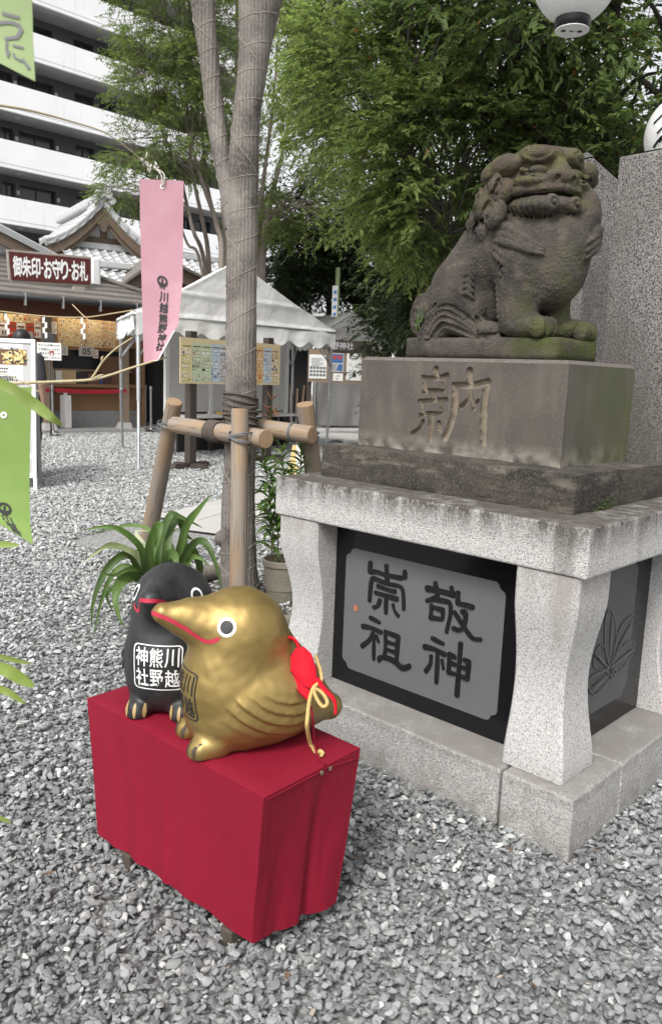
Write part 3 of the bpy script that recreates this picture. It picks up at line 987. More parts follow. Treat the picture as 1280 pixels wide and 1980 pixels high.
def normals(V, F):
    n = np.cross(V[F[:, 2]] - V[F[:, 0]], V[F[:, 3]] - V[F[:, 1]])
    out = np.zeros_like(V)
    for k in range(4): np.add.at(out, F[:, k], n)
    return out / (np.linalg.norm(out, axis=1)[:, None] + 1e-12)

def rotz_rows(a):
    return np.array([[math.cos(a), math.sin(a), 0], [-math.sin(a), math.cos(a), 0], [0, 0, 1]])

# ================================================================== LION DOG (s along the plinth to its front, t away from the viewer, z up; metres before scaling)
def lion():
    S = Sdf((-.07, -.07, .06), (.74, .37, .76), .0031)
    # hindquarters, back and belly
    S.ell((.20, .145, .22), (.165, .125, .17), .03)
    S.cap((.19, .145, .26), (.37, .145, .47), .150, .145, .04)
    S.ell((.40, .145, .42), (.155, .135, .17), .04)
    S.ell((.49, .145, .385), (.178, .130, .165), .04)               # chest
    S.ell((.50, .145, .30), (.145, .118, .125), .04)
    S.ell((.435, .145, .52), (.122, .118, .12), .03)                   # neck
    # near hind leg: thigh, knee, paw
    S.ell((.20, .060, .21), (.12, .065, .125), .02)
    S.cap((.245, .045, .28), (.285, .03, .19), .045, .036, .02)
    S.cap((.285, .035, .17), (.30, .03, .11), .032, .032, .02)
    S.ell((.335, .035, .105), (.075, .04, .036), .012)
    # far hind leg
    S.ell((.20, .235, .20), (.12, .06, .12), .02)
    S.ell((.35, .255, .102), (.07, .04, .034), .015)
    # front legs
    S.ell((.43, .06, .36), (.09, .065, .12), .03)
    S.cap((.450, .055, .33), (.470, .045, .15), .076, .068, .03)
    S.ell((.515, .04, .115), (.095, .062, .045), .02)
    for j, (ds, dt) in enumerate(((.590, -.008), (.603, .022), (.602, .054), (.588, .084))):
        S.ell((ds - .012, dt + .003, .112), (.030, .0185, .038), .006)
    S.cap((.50, .225, .33), (.52, .225, .15), .062, .050, .03)
    S.ell((.575, .225, .112), (.085, .055, .042), .02)
    for dt in (.185, .212, .240, .266):
        S.ell((.640, dt, .107), (.028, .0175, .036), .006)
    # tail: two scrolls, an upper lobe and a plume of ridges that runs forward along the flank
    S.ell((.040, .060, .160), (.052, .060, .092), .008)
    S.ell((.055, .20, .17), (.062, .070, .10), .012)
    S.ell((.075, .13, .235), (.070, .075, .075), .012)
    def rp(): return smooth_path([(.085, .05, .060), (.125, .05, .125), (.175, .05, .160), (.235, .05, .145), (.31, .045, .105), (.41, .03, .066)], 4)
    rad = np.interp(np.arange(21), [0, 5, 9, 13, 17, 20], [.055, .062, .066, .058, .036, .014])
    S.chain(rp(), list(rad), .008)
    P = rp()
    for o in (.82, .50, .16, -.18, -.52):
        pts, rr = [], []
        for i in range(1, 20):
            p, r = np.array(P[i]), rad[i]
            tg = np.array(P[i + 1]) - np.array(P[i - 1]); tg[1] = 0; tg /= np.linalg.norm(tg)
            up = np.array([-tg[2], 0, tg[0]])
            q = p + up * r * o; q[1] = p[1] - r * math.sqrt(1 - o * o)
            if q[2] < .074: continue
            pts.append(q); rr.append(.0092 * min(1, r / .045))
        if len(pts) > 2: S.chain(pts, rr, .004, sub=True)
    # ---------------- head, turned a little to the viewer
    th = math.radians(-29)
    fx = np.array([math.cos(th), math.sin(th), 0]); fy = np.array([math.sin(th), -math.cos(th), 0]); fz = np.array([0, 0, 1.0])
    HC = np.array([.468, .135, .634])
    R = np.stack([fx, fy, fz])
    hp = lambda x, y, z: HC + fx * x + fy * y + fz * z
    S.ell(hp(-.015, 0, -.015), (.130, .130, .105), .02, R)
    S.ell(hp(-.015, 0, .060), (.135, .110, .042), .015, R)            # flat crown
    for sg in (1, -1):
        S.ell(hp(.055, sg * .058, .055), (.078, .066, .038), .012, R)   # brow
        S.cap(hp(.078, sg * .112, .002), hp(.132, sg * .030, .008), .024, .018, .003, sub=True)   # socket
        S.ell(hp(.090, sg * .068, .002), (.026, .036, .017), .001, R)   # eye
        S.cap(hp(.060, sg * .115, .005), hp(.100, sg * .118, -.004), .009, .008, .006)
        # ear: a heavy flap swept back
        if sg < 0:
            S.ell(hp(.005, -.165, .030), (.060, .050, .042), .006, R); S.ell(hp(-.01, -.20, .012), (.042, .030, .030), .008, R)
        S.ell(hp(-.040, sg * .130, .030), (.100, .046, .044), .008, R)
        S.ell(hp(-.090, sg * .142, .014), (.062, .042, .040), .008, R)
        S.cap(hp(.030, sg * .158, -.008), hp(-.090, sg * .180, -.022), .014, .018, .006, sub=True)
        # cheeks and lips
        S.ell(hp(.055, sg * .070, -.036), (.085, .072, .028), .010, R)
        S.ell(hp(.100, sg * .030, -.038), (.050, .050, .030), .006, R)
        S.chain([hp(.150, sg * .070, -.030), hp(.118, sg * .098, -.026), hp(.06, sg * .135, -.034)], .006, .002, sub=True)
        S.chain([hp(.142, sg * .012, -.056), hp(.125, sg * .066, -.060), hp(.07, sg * .118, -.064), hp(.01, sg * .140, -.066)], .015, .008)
    S.cap(hp(.085, 0, .050), hp(.125, 0, -.005), .022, .032, .010)   # bridge
    S.ell(hp(.130, 0, -.020), (.036, .056, .030), .008, R)           # nose
    for sg in (1, -1):
        S.ell(hp(.134, sg * .038, -.022), (.024, .024, .022), .006, R)
        S.ell(hp(.158, sg * .032, -.030), (.013, .012, .010), .003, R, sub=True)
    # mouth line, then the combed beard roll below it
    S.chain([hp(.0, .158, -.086), hp(.075, .134, -.083), hp(.135, .070, -.078), hp(.160, .0, -.072), hp(.135, -.070, -.078), hp(.075, -.134, -.083)], .0085, .003, sub=True)
    S.ell(hp(.036, 0, -.112), (.130, .140, .046), .005, R)
    for sg in (1, -1):
        for j in range(9):
            a = math.radians(16 + j * 10.5)
            ca, sa_ = math.cos(a), math.sin(a)
            S.chain([hp(.036 + ca * .131 * math.sqrt(1 - ((z_ + .112) / .047) ** 2), sg * sa_ * .141 * math.sqrt(1 - ((z_ + .112) / .047) ** 2), z_) for q, z_ in enumerate((-.092, -.102, -.116, -.130, -.142, -.151))], .0056, .0015, sub=True)
        S.ell(hp(.150, sg * .044, -.110), (.024, .026, .028), .003, R)   # chin curl
        S.ell(hp(.172, sg * .046, -.110), (.010, .017, .017), .002, R, sub=True)
        S.ell(hp(.173, sg * .046, -.110), (.009, .009, .009), .001, R)
    # brow curls: grooves in rings, fanning forward
    for sg in (1, -1):
        c0 = np.array((.055, sg * .058, .055)); er = np.array((.078, .066, .038))
        for rr in (.16, .36, .56, .76, .94):
            ring = []
            for a in np.linspace(-2.7, 2.3, 18):
                # rings about the direction that looks forward, outward and up
                d0 = np.array((.70, sg * .42, .42)); d0 /= np.linalg.norm(d0)
                e1 = np.cross(d0, (0, 0, 1)); e1 /= np.linalg.norm(e1); e2 = np.cross(e1, d0)
                dd = d0 + (e1 * math.cos(a) + e2 * math.sin(a)) * rr * 1.05
                dd /= np.linalg.norm(dd / 1.0)
                k_ = 1 / math.sqrt(((dd / er) ** 2).sum())
                ring.append(hp(*(c0 + dd * k_)))
            S.chain(ring, .0068, .002, sub=True)
    # mane curls: bosses with a spiral groove
    def curl(c, r, nrm, groove=.0092):
        nrm = np.array(nrm, float); nrm /= np.linalg.norm(nrm)
        u = np.cross(nrm, [0, 0, 1]); u /= np.linalg.norm(u); v = np.cross(u, nrm)
        c = np.array(c)
        S.ell(c, (r * .8, r, r * 1.15), .004, np.stack([nrm, u, v]))
        sp = [c + nrm * (r * .8 * math.sqrt(max(0.04, 1 - (q * .86) ** 2)) + .001) + (u * math.cos(a) + v * 1.15 * math.sin(a)) * r * q * .86 for q, a in zip(np.linspace(.20, 1.0, 26), np.linspace(0, 2.9 * math.pi, 26))]
        S.chain(sp, groove, .002, sub=True)
    for c, r in (((.26, .15, .55), .05), ((.27, .21, .60), .05), ((.25, .2, .5), .05), ((.36, .25, .56), .05), ((.42, .27, .52), .05), ((.34, .25, .64), .045), ((.31, .12, .60), .06)):
        S.ell(c, (r, r, r), .012)
    for c, r in (((.262, .055, .490), .050), ((.285, .065, .580), .046), ((.325, .010, .540), .054), ((.388, -.020, .500), .046), ((.365, -.004, .598), .036), ((.408, -.008, .575), .040), ((.320, .020, .455), .044), ((.300, .075, .640), .034)):
        curl(c, r, (c[0] - .50, c[1] - .20, .06))
    S.ell((.590, .215, .50), (.07, .07, .11), .02)
    for c, r in (((.590, .230, .560), .036), ((.598, .235, .490), .044), ((.565, .25, .61), .034)):
        curl(c, r, (.6, -.35, .05))
    # locks on the shoulder and breast
    for dz in (0, -.026, -.05):
        S.chain(smooth_path([(.395, .000, .460 + dz), (.44, -.010, .448 + dz * .9), (.50, -.004, .412 + dz * .7), (.565, .015, .380 + dz * .45)], 3), [.018, .019, .020, .020, .019, .017, .015, .012, .008, .005], .002)
    for dz in (0, -.026, -.05):
        S.chain([(.652, .23, .46 + dz), (.666, .19, .435 + dz), (.668, .13, .40 + dz)], [.018, .015, .006], .004)
    for dz in (0, .024):
        S.chain([(.362, .006, .385 + dz), (.392, -.004, .362 + dz), (.425, -.006, .335 + dz)], [.005, .012, .016], .003)
    cc = np.array((.434, .0, .312))
    S.ell(cc + (0, .004, 0), (.036, .016, .036), .004)
    S.chain([cc + np.array((math.cos(a) * q, -.012, math.sin(a) * q)) for q, a in zip(np.linspace(.006, .036, 22), np.linspace(0, 3.4 * math.pi, 22))], .0052, .002, sub=True)
    # tail scroll relief
    S.chain([(.040 + math.cos(a) * q * .050, .060 - .060 * math.sqrt(max(.03, 1 - (q * .93) ** 2)), .162 + math.sin(a) * q * .086) for q, a in zip(np.linspace(.14, .96, 40), np.linspace(.6, .6 + 5.0 * math.pi, 40))], .0060, .003, sub=True)
    # knee tufts
    for dz in (0, -.022, -.044, -.066):
        S.chain([(.258 + dz * .1, .0, .300 + dz), (.283, -.010, .303 + dz), (.306, -.004, .284 + dz)], [.007, .011, .005], .002)
    # fringe on the near foreleg
    for j in range(8):
        S.chain([(.397 + .0025 * j, .012, .290 - j * .020), (.412 + .0025 * j, .0, .276 - j * .020)], [.012, .004], .003)
    S.below(.070)
    V, F = S.mesh()
    V = relax(V, F, 1, .25)
    N = normals(V, F)
    V = V + N * (vnoise(V, 26)[:, None] * .0024 + vnoise(V, 75, 7)[:, None] * .0014 + vnoise(V, 150, 3)[:, None] * .0012)
    return V, F

def weathered(name):
    m, n, l, b = new_mat(name)
    b.inputs['Roughness'].default_value = .9
    b.inputs['Specular IOR Level'].default_value = .25
    g = n.new('ShaderNodeNewGeometry'); tc = n.new('ShaderNodeTexCoord')
    def T(scale, lo, hi, a=0., c=1., det=5.):
        t = n.new('ShaderNodeTexNoise'); t.inputs['Scale'].default_value = scale; t.inputs['Detail'].default_value = det
        l.new(tc.outputs['Object'], t.inputs['Vector'])
        return R(t.outputs['Fac'], lo, hi, a, c)
    def R(v, lo, hi, a=0., c=1.):
        r = n.new('ShaderNodeMapRange'); r.inputs['From Min'].default_value = lo; r.inputs['From Max'].default_value = hi
        r.inputs['To Min'].default_value = a; r.inputs['To Max'].default_value = c
        l.new(v, r.inputs['Value']); return r.outputs[0]
    def X(a, c, op='MULTIPLY'):
        x = n.new('ShaderNodeMath'); x.operation = op; x.use_clamp = True; l.new(a, x.inputs[0]); l.new(c, x.inputs[1]); return x.outputs[0]
    def mix(f, a, c):
        x = n.new('ShaderNodeMix'); x.data_type = 'RGBA'; l.new(f, x.inputs['Factor'])
        for s, v in ((x.inputs[6], a), (x.inputs[7], c)):
            if isinstance(v, tuple): s.default_value = rgb(v)
            else: l.new(v, s)
        return x.outputs[2]
    dp = n.new('ShaderNodeVectorMath'); dp.operation = 'DOT_PRODUCT'
    l.new(g.outputs['Position'], dp.inputs[0]); dp.inputs[1].default_value = tuple(-PA)
    o = ped((ka, kb, 0))
    front = R(dp.outputs['Value'], float(o @ -PA) - .36, float(o @ -PA) - .02)        # 0 at the flank, 1 at the breast end
    sx = n.new('ShaderNodeSeparateXYZ'); l.new(g.outputs['Position'], sx.inputs[0])
    c = mix(T(6, .4, .65), (.072, .063, .053), (.032, .028, .025))
    c = mix(T(17, .52, .72, 0, .6), c, (.115, .094, .076))
    c = mix(T(150, .60, .70, 0, .5), c, (.165, .143, .118))
    head = R(sx.outputs[2], Z3 + .50, Z3 + .60, 0, 1)
    c = mix(X(head, T(9, .38, .62, 0, .55)), c, (.092, .068, .043))
    moss = X(X(front, T(8, .40, .60)), R(T(3.2, .42, .58), 0, 1))
    c = mix(X(moss, T(60, .25, .6, .3, 1.)), c, (.075, .090, .018))
    hm = X(X(head, T(13, .48, .62)), T(70, .3, .6, .2, .8))
    c = mix(hm, c, (.085, .085, .028))
    low = X(R(sx.outputs[2], Z3 + .19, Z3 + .05, 0, 1), X(front, T(13, .42, .58)))
    c = mix(X(low, T(50, .25, .6, .35, 1)), c, (.048, .064, .014))
    l.new(c, b.inputs['Base Color'])
    prev = None
    for sc, st, di in ((40, .5, .010), (130, .8, .007), (330, .7, .004)):
        t = n.new('ShaderNodeTexNoise'); t.inputs['Scale'].default_value = sc; t.inputs['Detail'].default_value = 5
        l.new(tc.outputs['Object'], t.inputs['Vector'])
        bp = n.new('ShaderNodeBump'); bp.inputs['Strength'].default_value = st; bp.inputs['Distance'].default_value = di
        l.new(t.outputs['Fac'], bp.inputs['Height'])
        if prev is not None: l.new(prev, bp.inputs['Normal'])
        prev = bp.outputs[0]
    l.new(prev, b.inputs['Normal'])
    return m
M['lion_stone'] = weathered('lion_stone')
LK = 1.066
lion_a, lion_b = ka + .085 + .66 * LK, kb + .075
def lion_w(V):
    return P0[None] + (lion_a - LK * V[:, :1]) * PA[None] + (lion_b + LK * V[:, 1:2]) * PB[None] + np.array([[0, 0, 1.0]]) * (Z3 + LK * V[:, 2:3])
V, F = lion()
lion_t = thing('lion_dog_statue', 'seated stone guardian lion dog with curled mane, mossy head and paws, on a low plinth', 'statue', ped((lion_a - .35, lion_b + .15, Z3)))
np_mesh('lion_dog', lion_w(V), F[:, ::-1] if True else F, M['lion_stone'], lion_t, smooth=True)
mbp = wavy_box(MB(lambda p: lion_w(np.array([p]))[0]), (0, 0, 0), (.66, .29, .078), .0045, 4.0, step=.018)
mbp.f = [f[::-1] for f in mbp.f]
mbp.build('plinth', M['lion_stone'], lion_t, smooth=True)
# ferny growth at the tail
mb = MB()
for i in range(7):
    p0 = lion_w(np.array([[.075 + rng.uniform(-.01, .015), -.02, .10 + rng.uniform(0, .06)]]))[0]
    d = np.array([rng.uniform(-.02, .02), -.012, rng.uniform(.03, .07)])
    mb.tube([p0, p0 + d * .5, p0 + d], [.0018, .0014, .0004], 4)
M['fern'] = mat('fern', (.12, .22, .04), .6, trans=.3)
mb.build('fern_sprig', M['fern'], lion_t)
# ================================================================== RED STAND
M['red_cloth'] = mat('red_cloth', (0.20, 0.0055, 0.021), .7, spec=.22, layers=[('noise', 3, (.185, .005, .018), .4, .7, .6)], bump=[('noise', 700, .3, .0015), ('noise', 7, .4, .012), ('noise', 24, .15, .004, (1, 1, .4))])
M['dark_wood'] = mat('dark_wood', (0.055, 0.042, 0.032), .8, layers=[('noise', 14, (.10, .08, .06), .45, .7, .6, (1, 8, 8))], bump=[('noise', 40, .5, .004, (1, 8, 8))])
M['brass'] = mat('brass', (0.55, 0.48, 0.32), .35, metal=1.0)
zT, zBt = .47, .035
RN, RL, RR = gp(510, 1540, zT), gp(168, 1347, zT), gp(697, 1443, zT)
bN, bL, bR = gp(487, 1826, zBt), gp(190, 1612, zBt), gp(650, 1745, zBt)
RB = RL + RR - RN
bB = bL + bR - bN
rs = thing('cloth_covered_stand', 'low display stand draped in plain crimson cloth carrying the two crow figures', 'stand', ((RN + RL + RR + RB) / 4) * np.array([1, 1, 0]))
mb = MB()
def lerp(a, b, t): return a + (b - a) * t
# top: slightly sagging, rounded rim
NU, NV = 26, 14
def topf(u, v):
    p = lerp(lerp(RN, RL, u), lerp(RR, RB, u), v)
    e = min(u, 1 - u) * .9; g_ = min(v, 1 - v) * .4
    drop = .006 * math.exp(-min(e, g_) / .008)
    return p + np.array([0, 0, -drop - .003 * math.sin(math.pi * u) * math.sin(math.pi * v)])
mb.grid(lambda u, v: topf(u, 1 - v), NU, NV)
def side(t0, t1, b0, b1, seed, folds, puff):
    """hanging side: straight at the top, soft folds towards the hem."""
    nrm = np.cross(t1 - t0, np.array([0, 0, 1.0])); nrm /= np.linalg.norm(nrm)
    def fn(u, v):
        p = lerp(lerp(t0, t1, u), lerp(b0, b1, u), v)
        p = p + np.array([0, 0, -.006 * (1 - v) - .012 * math.sin(math.pi * u) * v * 0])
        w = 1.4 * sum(a * math.exp(-((u - c) / s) ** 2) for c, s, a in folds) * (v ** .8)
        w += .006 * noise.noise(Vector((u * 5 + seed, v * 1.3, seed))) * v + .0022 * noise.noise(Vector((u * 13 + seed, v * 3, 3.1)))
        w += puff * math.sin(math.pi * u) * math.sin(math.pi * min(1, v * 1.1)) 
        return p + nrm * w
    mb.grid(lambda u, v: fn(u, v), 64, 22)
side(RL, RN, bL, bN, 1.0, [(.13, .03, .004), (.22, .025, -.005), (.30, .03, .006), (.40, .05, -.003), (.49, .012, .0035), (.52, .012, -.003), (.62, .04, .005), (.75, .06, -.004), (.9, .05, .005)], -.006)
side(RN, RR, bN, bR, 5.0, [(.2, .1, -.003), (.46, .11, .007), (.60, .06, -.012), (.86, .11, .006)], -.004)
side(RR, RB, bR, bB, 8.0, [(.3, .06, .006), (.6, .06, -.006)], 0)
side(RB, RL, bB, bL, 12.0, [(.3, .06, .006), (.6, .06, -.006)], 0)
cl = mb.build('red_cloth', M['red_cloth'], rs, smooth=50)
# seam flap on the short side, with two studs
nS = np.cross(RR - RN, [0, 0, 1.0]); nS /= np.linalg.norm(nS)
pm = lerp(RN, RR, .565)
fl = MB()
fl.tube([lerp(RN, RR, t) + nS * .002 + np.array([0, 0, -.012 - .001]) for t in np.linspace(.03, .56, 10)], .0022, 5)
fl.tube([lerp(RN, RR, t) + nS * .003 + np.array([0, 0, -.010 - .055 * max(0, t - .6)]) for t in np.linspace(.60, .985, 10)], .0024, 5)
fl.build('hem_seam', M['red_cloth'], rs)
for t, dz in ((.555, -.016), (.645, -.016)):
    c = lerp(RN, RR, t) + nS * .003 + np.array([0, 0, dz])
    MB().tube([c, c + nS * .003], .0065, 12).build('stud', M['brass'], rs)
for (px, py) in ((242, 1665), (436, 1812)):
    g0 = gp(px, py, .01)
    F = Frame((g0[0], g0[1]), math.atan2((RR - RN)[1], (RR - RN)[0]))
    mbf = MB(F).box((.0, -.022, -.04), (.40, .022, .03))
    mbf.build('skid', M['dark_wood'], rs, bevel=.004)

# ================================================================== CROW FIGURES (x forward, y to its left, z up from the stand)
def crow():
    S = Sdf((-.31, -.20, 0.0), (.30, .20, .50), .0048)
    S.ell((.010, 0, .135), (.165, .142, .140), .03)                  # body
    S.ell((-.055, 0, .115), (.178, .146, .120), .04)
    S.ell((.050, 0, .205), (.108, .118, .17), .04)                   # breast
    S.ell((.045, 0, .09), (.120, .122, .10), .03)
    S.ell((.010, 0, .334), (.114, .116, .102), .03)                  # head
    S.cap((.015, 0, .332), (.105, 0, .346), .096, .064, .03)
    S.cap((.075, 0, .336), (.232, 0, .392), .088, .030, .025)
    S.cap((.02, 0, .372), (.150, 0, .388), .058, .032, .03)
    S.cap((.03, 0, .33), (.062, 0, .20), .104, .116, .03)        # bill
    S.cap((-.09, 0, .130), (-.262, 0, .062), .112, .040, .05)        # tail
    S.cap((-.01, 0, .29), (-.10, 0, .19), .100, .095, .05)           # back
    S.cap((.105, .062, .03), (.142, .068, .020), .048, .038, .015)
    S.cap((.105, -.062, .03), (.142, -.068, .020), .048, .038, .015)
    for sg in (1, -1):
        S.ell((-.055, sg * .108, .145), (.130, .050, .085), .016, rotz_rows(sg * .08))
    S.below(.0)
    V, F = S.mesh()
    V = relax(V, F, 3, .5)
    N = normals(V, F)
    # folded wing: arcs that hang from the back
    x, z = V[:, 0], V[:, 2]
    r = np.hypot((x + .105) / 1.25, (z - .275))
    side_ = np.clip((np.abs(V[:, 1]) - .075) / .04, 0, 1)
    win = side_ * np.clip((r - .085) / .02, 0, 1) * np.clip((.232 - r) / .01, 0, 1) * np.clip((.105 - x) / .05, 0, 1) * np.clip((x + .225) / .06, 0, 1) * np.clip((.190 + .3 * np.minimum(0, x) * 0 - z) / .03, 0, 1)
    ph = (r - .085) / .0305 + .25 * np.sin(x * 16)
    saw = ph - np.floor(ph)
    V = V + N * (win * (.0085 * (saw ** 1.3) - .003))[:, None]
    V = relax(V, F, 1, .4)
    N = normals(V, F)
    V = V + N * (vnoise(V, 14)[:, None] * .0026 + vnoise(V, 40, 4)[:, None] * .0012)
    V[:, 2] = np.maximum(V[:, 2], 0)
    return V, F
CV, CF = crow()

def gold_mat():
    return mat('gold_paint', (0.31, 0.22, 0.078), .44, metal=.68, spec=.5, rough_var=.06, layers=[('noise', 5, (.25, .175, .056), .4, .65, .7), ('noise', 30, (.20, .135, .042), .56, .75, .35)], bump=[('noise', 22, .22, .008), ('noise', 180, .08, .001)])
M['gold_paint'] = gold_mat()
M['crow_black'] = mat('crow_black', (0.016, 0.016, 0.017), .48, layers=[('noise', 8, (.028, .028, .029), .45, .7, .8)], bump=[('noise', 20, .08, .006)], rough_var=.08)
M['white_paint'] = mat('white_paint', (0.78, 0.78, 0.77), .6)
M['black_paint'] = mat('black_paint', (0.010, 0.010, 0.011), .5)
M['red_paint'] = mat('red_paint', (0.42, 0.022, 0.05), .5)
M['toe_dark'] = mat('toe_dark', (0.05, 0.035, 0.02), .6)
M['toe_gold'] = mat('toe_gold', (0.35, 0.24, 0.10), .5)

def subdiv(verts2, faces, lim):
    bm = bmesh.new()
    vs = [bm.verts.new((p[0], p[1], 0)) for p in verts2]
    for f in faces:
        try: bm.faces.new([vs[i] for i in f])
        except ValueError: pass
    bmesh.ops.triangulate(bm, faces=bm.faces[:])
    for _ in range(4):
        es = [e for e in bm.edges if e.calc_length() > lim]
        if not es: break
        bmesh.ops.subdivide_edges(bm, edges=es, cuts=1)
        bmesh.ops.triangulate(bm, faces=[f for f in bm.faces if len(f.verts) > 3])
    v = [(p.co.x, p.co.y) for p in bm.verts]
    bm.verts.index_update()
    f = [tuple(q.index for q in g.verts) for g in bm.faces]
    bm.free()
    return v, f

class Figure:
    def __init__(self, V, F, base, ang, scale):
        self.c, self.s = math.cos(ang), math.sin(ang)
        self.base, self.k = np.array(base, float), scale
        self.V, self.F = V, F
        self.bvh = BVHTree.FromPolygons([tuple(p) for p in V], [tuple(f) for f in F])
    def w(self, p):
        p = np.atleast_2d(np.asarray(p, float)) * self.k
        out = np.stack([self.c * p[:, 0] - self.s * p[:, 1], self.s * p[:, 0] + self.c * p[:, 1], p[:, 2]], 1) + self.base
        return out
    def w1(self, p): return self.w(p)[0]
    def local(self, q):
        d = (np.asarray(q) - self.base) / self.k
        return np.array([self.c * d[0] + self.s * d[1], -self.s * d[0] + self.c * d[1], d[2]])
    def pick(self, px, py):
        """local surface point under a picture position (used once to measure where the paint sits)."""
        o = self.local(CAMP)
        e = self.local(CAMP + ray(px, py)) - o
        h = self.bvh.ray_cast(Vector(o), Vector(e).normalized())
        return None if h[0] is None else (np.array(h[0]), np.array(h[1]))
    def decal(self, mb, v2, faces, c, right, up, lim=.012, eps=.0012, mi=0):
        """paint a flat drawing onto the surface: cast from a plane in front of it."""
        c, r, u = (np.asarray(q, float) for q in (c, right, up))
        n = np.cross(r, u); n /= np.linalg.norm(n)
        v2, faces = subdiv(v2, faces, lim)
        out, ok = [], []
        for p in v2:
            o = c + r * p[0] + u * p[1] + n * .12
            h = self.bvh.ray_cast(Vector(o), Vector(-n))
            if h[0] is None: h = self.bvh.find_nearest(Vector(c + r * p[0] + u * p[1]))
            hn = np.array(h[1])
            if hn @ n < 0: hn = -hn
            out.append(self.w1(np.array(h[0]) + hn * eps / self.k))
        mb.add(out, faces, mi)

def disc(r, n=28): return [(r * math.cos(2 * math.pi * k / n), r * math.sin(2 * math.pi * k / n)) for k in range(n)], [tuple(range(n))]
def ringf(r0, r1, n=28):
    v = [(r0 * math.cos(2 * math.pi * k / n), r0 * math.sin(2 * math.pi * k / n)) for k in range(n)] + [(r1 * math.cos(2 * math.pi * k / n), r1 * math.sin(2 * math.pi * k / n)) for k in range(n)]
    return v, [(k, (k + 1) % n, n + (k + 1) % n, n + k) for k in range(n)]
def strip(pts, w, n=5):
    L, R = stroke_strip(pts, w, n=n)
    m = len(L)
    return L + R, [(m + i, m + i + 1, i + 1, i) for i in range(m - 1)]

def paint_crow(fig, t, body_m, ring_m, toe_m, letter_m, panel_dz=0.0, gold=False):
    o = np_mesh('body', fig.w(fig.V), fig.F, body_m, t, smooth=True)
    # eyes: on the sides of the head
    for sg in (1, -1):
        c = np.array([.082, sg * .09, .366])
        nrm = np.array([.42, sg * .88, .15]); nrm /= np.linalg.norm(nrm)
        up = np.array([0, 0, 1.0]) - nrm * nrm[2]; up /= np.linalg.norm(up)
        rt = np.cross(up, nrm)
        e = MB(); fig.decal(e, *ringf(.0176, .0252), c, rt, up, eps=.0014)
        eo = e.build('eye_ring', M['white_paint'], t)
        e = MB(); fig.decal(e, *disc(.0178), c, rt, up, eps=.0012)
        e.build('pupil', M['black_paint'], eo)
    # beak line: one red stroke round the bill
    half = [(.098, .085, .338), (.122, .075, .326), (.150, .068, .330), (.185, .056, .356), (.220, .040, .381), (.250, .024, .394), (.264, .0, .397)]
    line = smooth_path(half + [(x_, -y_, z_) for x_, y_, z_ in half[-2::-1]], 5)
    L, R = [], []
    for i, q in enumerate(line):
        h = fig.bvh.find_nearest(Vector(q))
        p_, n_ = np.array(h[0]), np.array(h[1])
        tg = line[min(i + 1, len(line) - 1)] - line[max(i - 1, 0)]
        sd = np.cross(n_, tg); sd /= np.linalg.norm(sd) + 1e-9
        w_ = .0056 * min(1, .5 + i / 3, .5 + (len(line) - 1 - i) / 3)
        for sgn, lst in ((1, L), (-1, R)):
            h2 = fig.bvh.find_nearest(Vector(p_ + sd * w_ * sgn))
            lst.append(fig.w1(np.array(h2[0]) + np.array(h2[1]) * .0014))
    e = MB(); k_ = len(L)
    e.add(L + R, [(i, i + 1, k_ + i + 1, k_ + i) for i in range(k_ - 1)])
    e.build('beak_line', M['red_paint'], t, smooth=True)
    # toes
    for sg in (1, -1):
        for j, dy in enumerate((-.026, 0, .026)):
            e = MB()
            v, f = strip([(0, -.018), (0, .020)], lambda q: .0095 * math.sin(math.pi * (.15 + .7 * q)))
            fig.decal(e, v, f, np.array([.185, sg * .067 + dy, .028]), np.array([0, 1.0, 0]), np.array([0, 0, 1.0]), eps=.0012)
            e.build('toe_mark', toe_m, t)
    # chest panel: three columns, read from the right
    pc = np.array([.185, 0, .170 + panel_dz])
    rt, up = np.array([0, 1.0, 0]), np.array([-.06, 0, 1.0])
    e = MB()
    W_, H_ = .073, .068
    cor = []
    for (cx_, cz_, a0) in ((W_ - .014, H_ - .014, 0), (-W_ + .014, H_ - .014, 90), (-W_ + .014, -H_ + .014, 180), (W_ - .014, -H_ + .014, 270)):
        for k in range(5):
            a = math.radians(a0 + 22.5 * k)
            cor.append((cx_ + .014 * math.cos(a), cz_ + .014 * math.sin(a)))
    cor.append(cor[0])
    n_ = len(cor)
    inner = [(p[0] * .955, p[1] * .955) for p in cor]
    fig.decal(e, cor + inner, [(i, i + 1, n_ + i + 1, n_ + i) for i in range(n_ - 1)], pc, rt, up, eps=.0012)
    e.build('panel_border', letter_m, t)
    for ci, colm in enumerate(('神社', '熊野', '川越')):
        for ri, chx in enumerate(colm):
            g_v, g_f = text_geo(chx, .012)
            ext = g_v.max(0) - g_v.min(0)
            kx, ky = .040 / max(ext[0], .5), .056 / max(ext[1], .6)
            e = MB()
            fig.decal(e, [(p[0] * kx + (ci - 1) * .0445, p[1] * ky + (.0315 if ri == 0 else -.0315)) for p in g_v], g_f, pc, rt, up, lim=.012, eps=.0012)
            e.build('painted_character', letter_m, t)
    return o

zS = zT - .004
g_base = gp(472, 1428, zS)
gold_ang = math.radians(204)
gt = thing('gold_crow_figure', 'glossy gold crow figure in front facing left with a red bib and gold cord', 'figurine', g_base)
gfig = Figure(CV, CF, g_base, gold_ang, 1.0)
paint_crow(gfig, gt, M['gold_paint'], M['white_paint'], M['toe_dark'], M['black_paint'], 0, True)
b_base = gp(336, 1352, zS)
bt = thing('black_crow_figure', 'black crow figure behind the gold one with a white lettered panel on its breast', 'figurine', b_base)
bfig = Figure(CV, CF, b_base, math.radians(265), 1.0)
paint_crow(bfig, bt, M['crow_black'], M['white_paint'], M['toe_gold'], M['white_paint'])

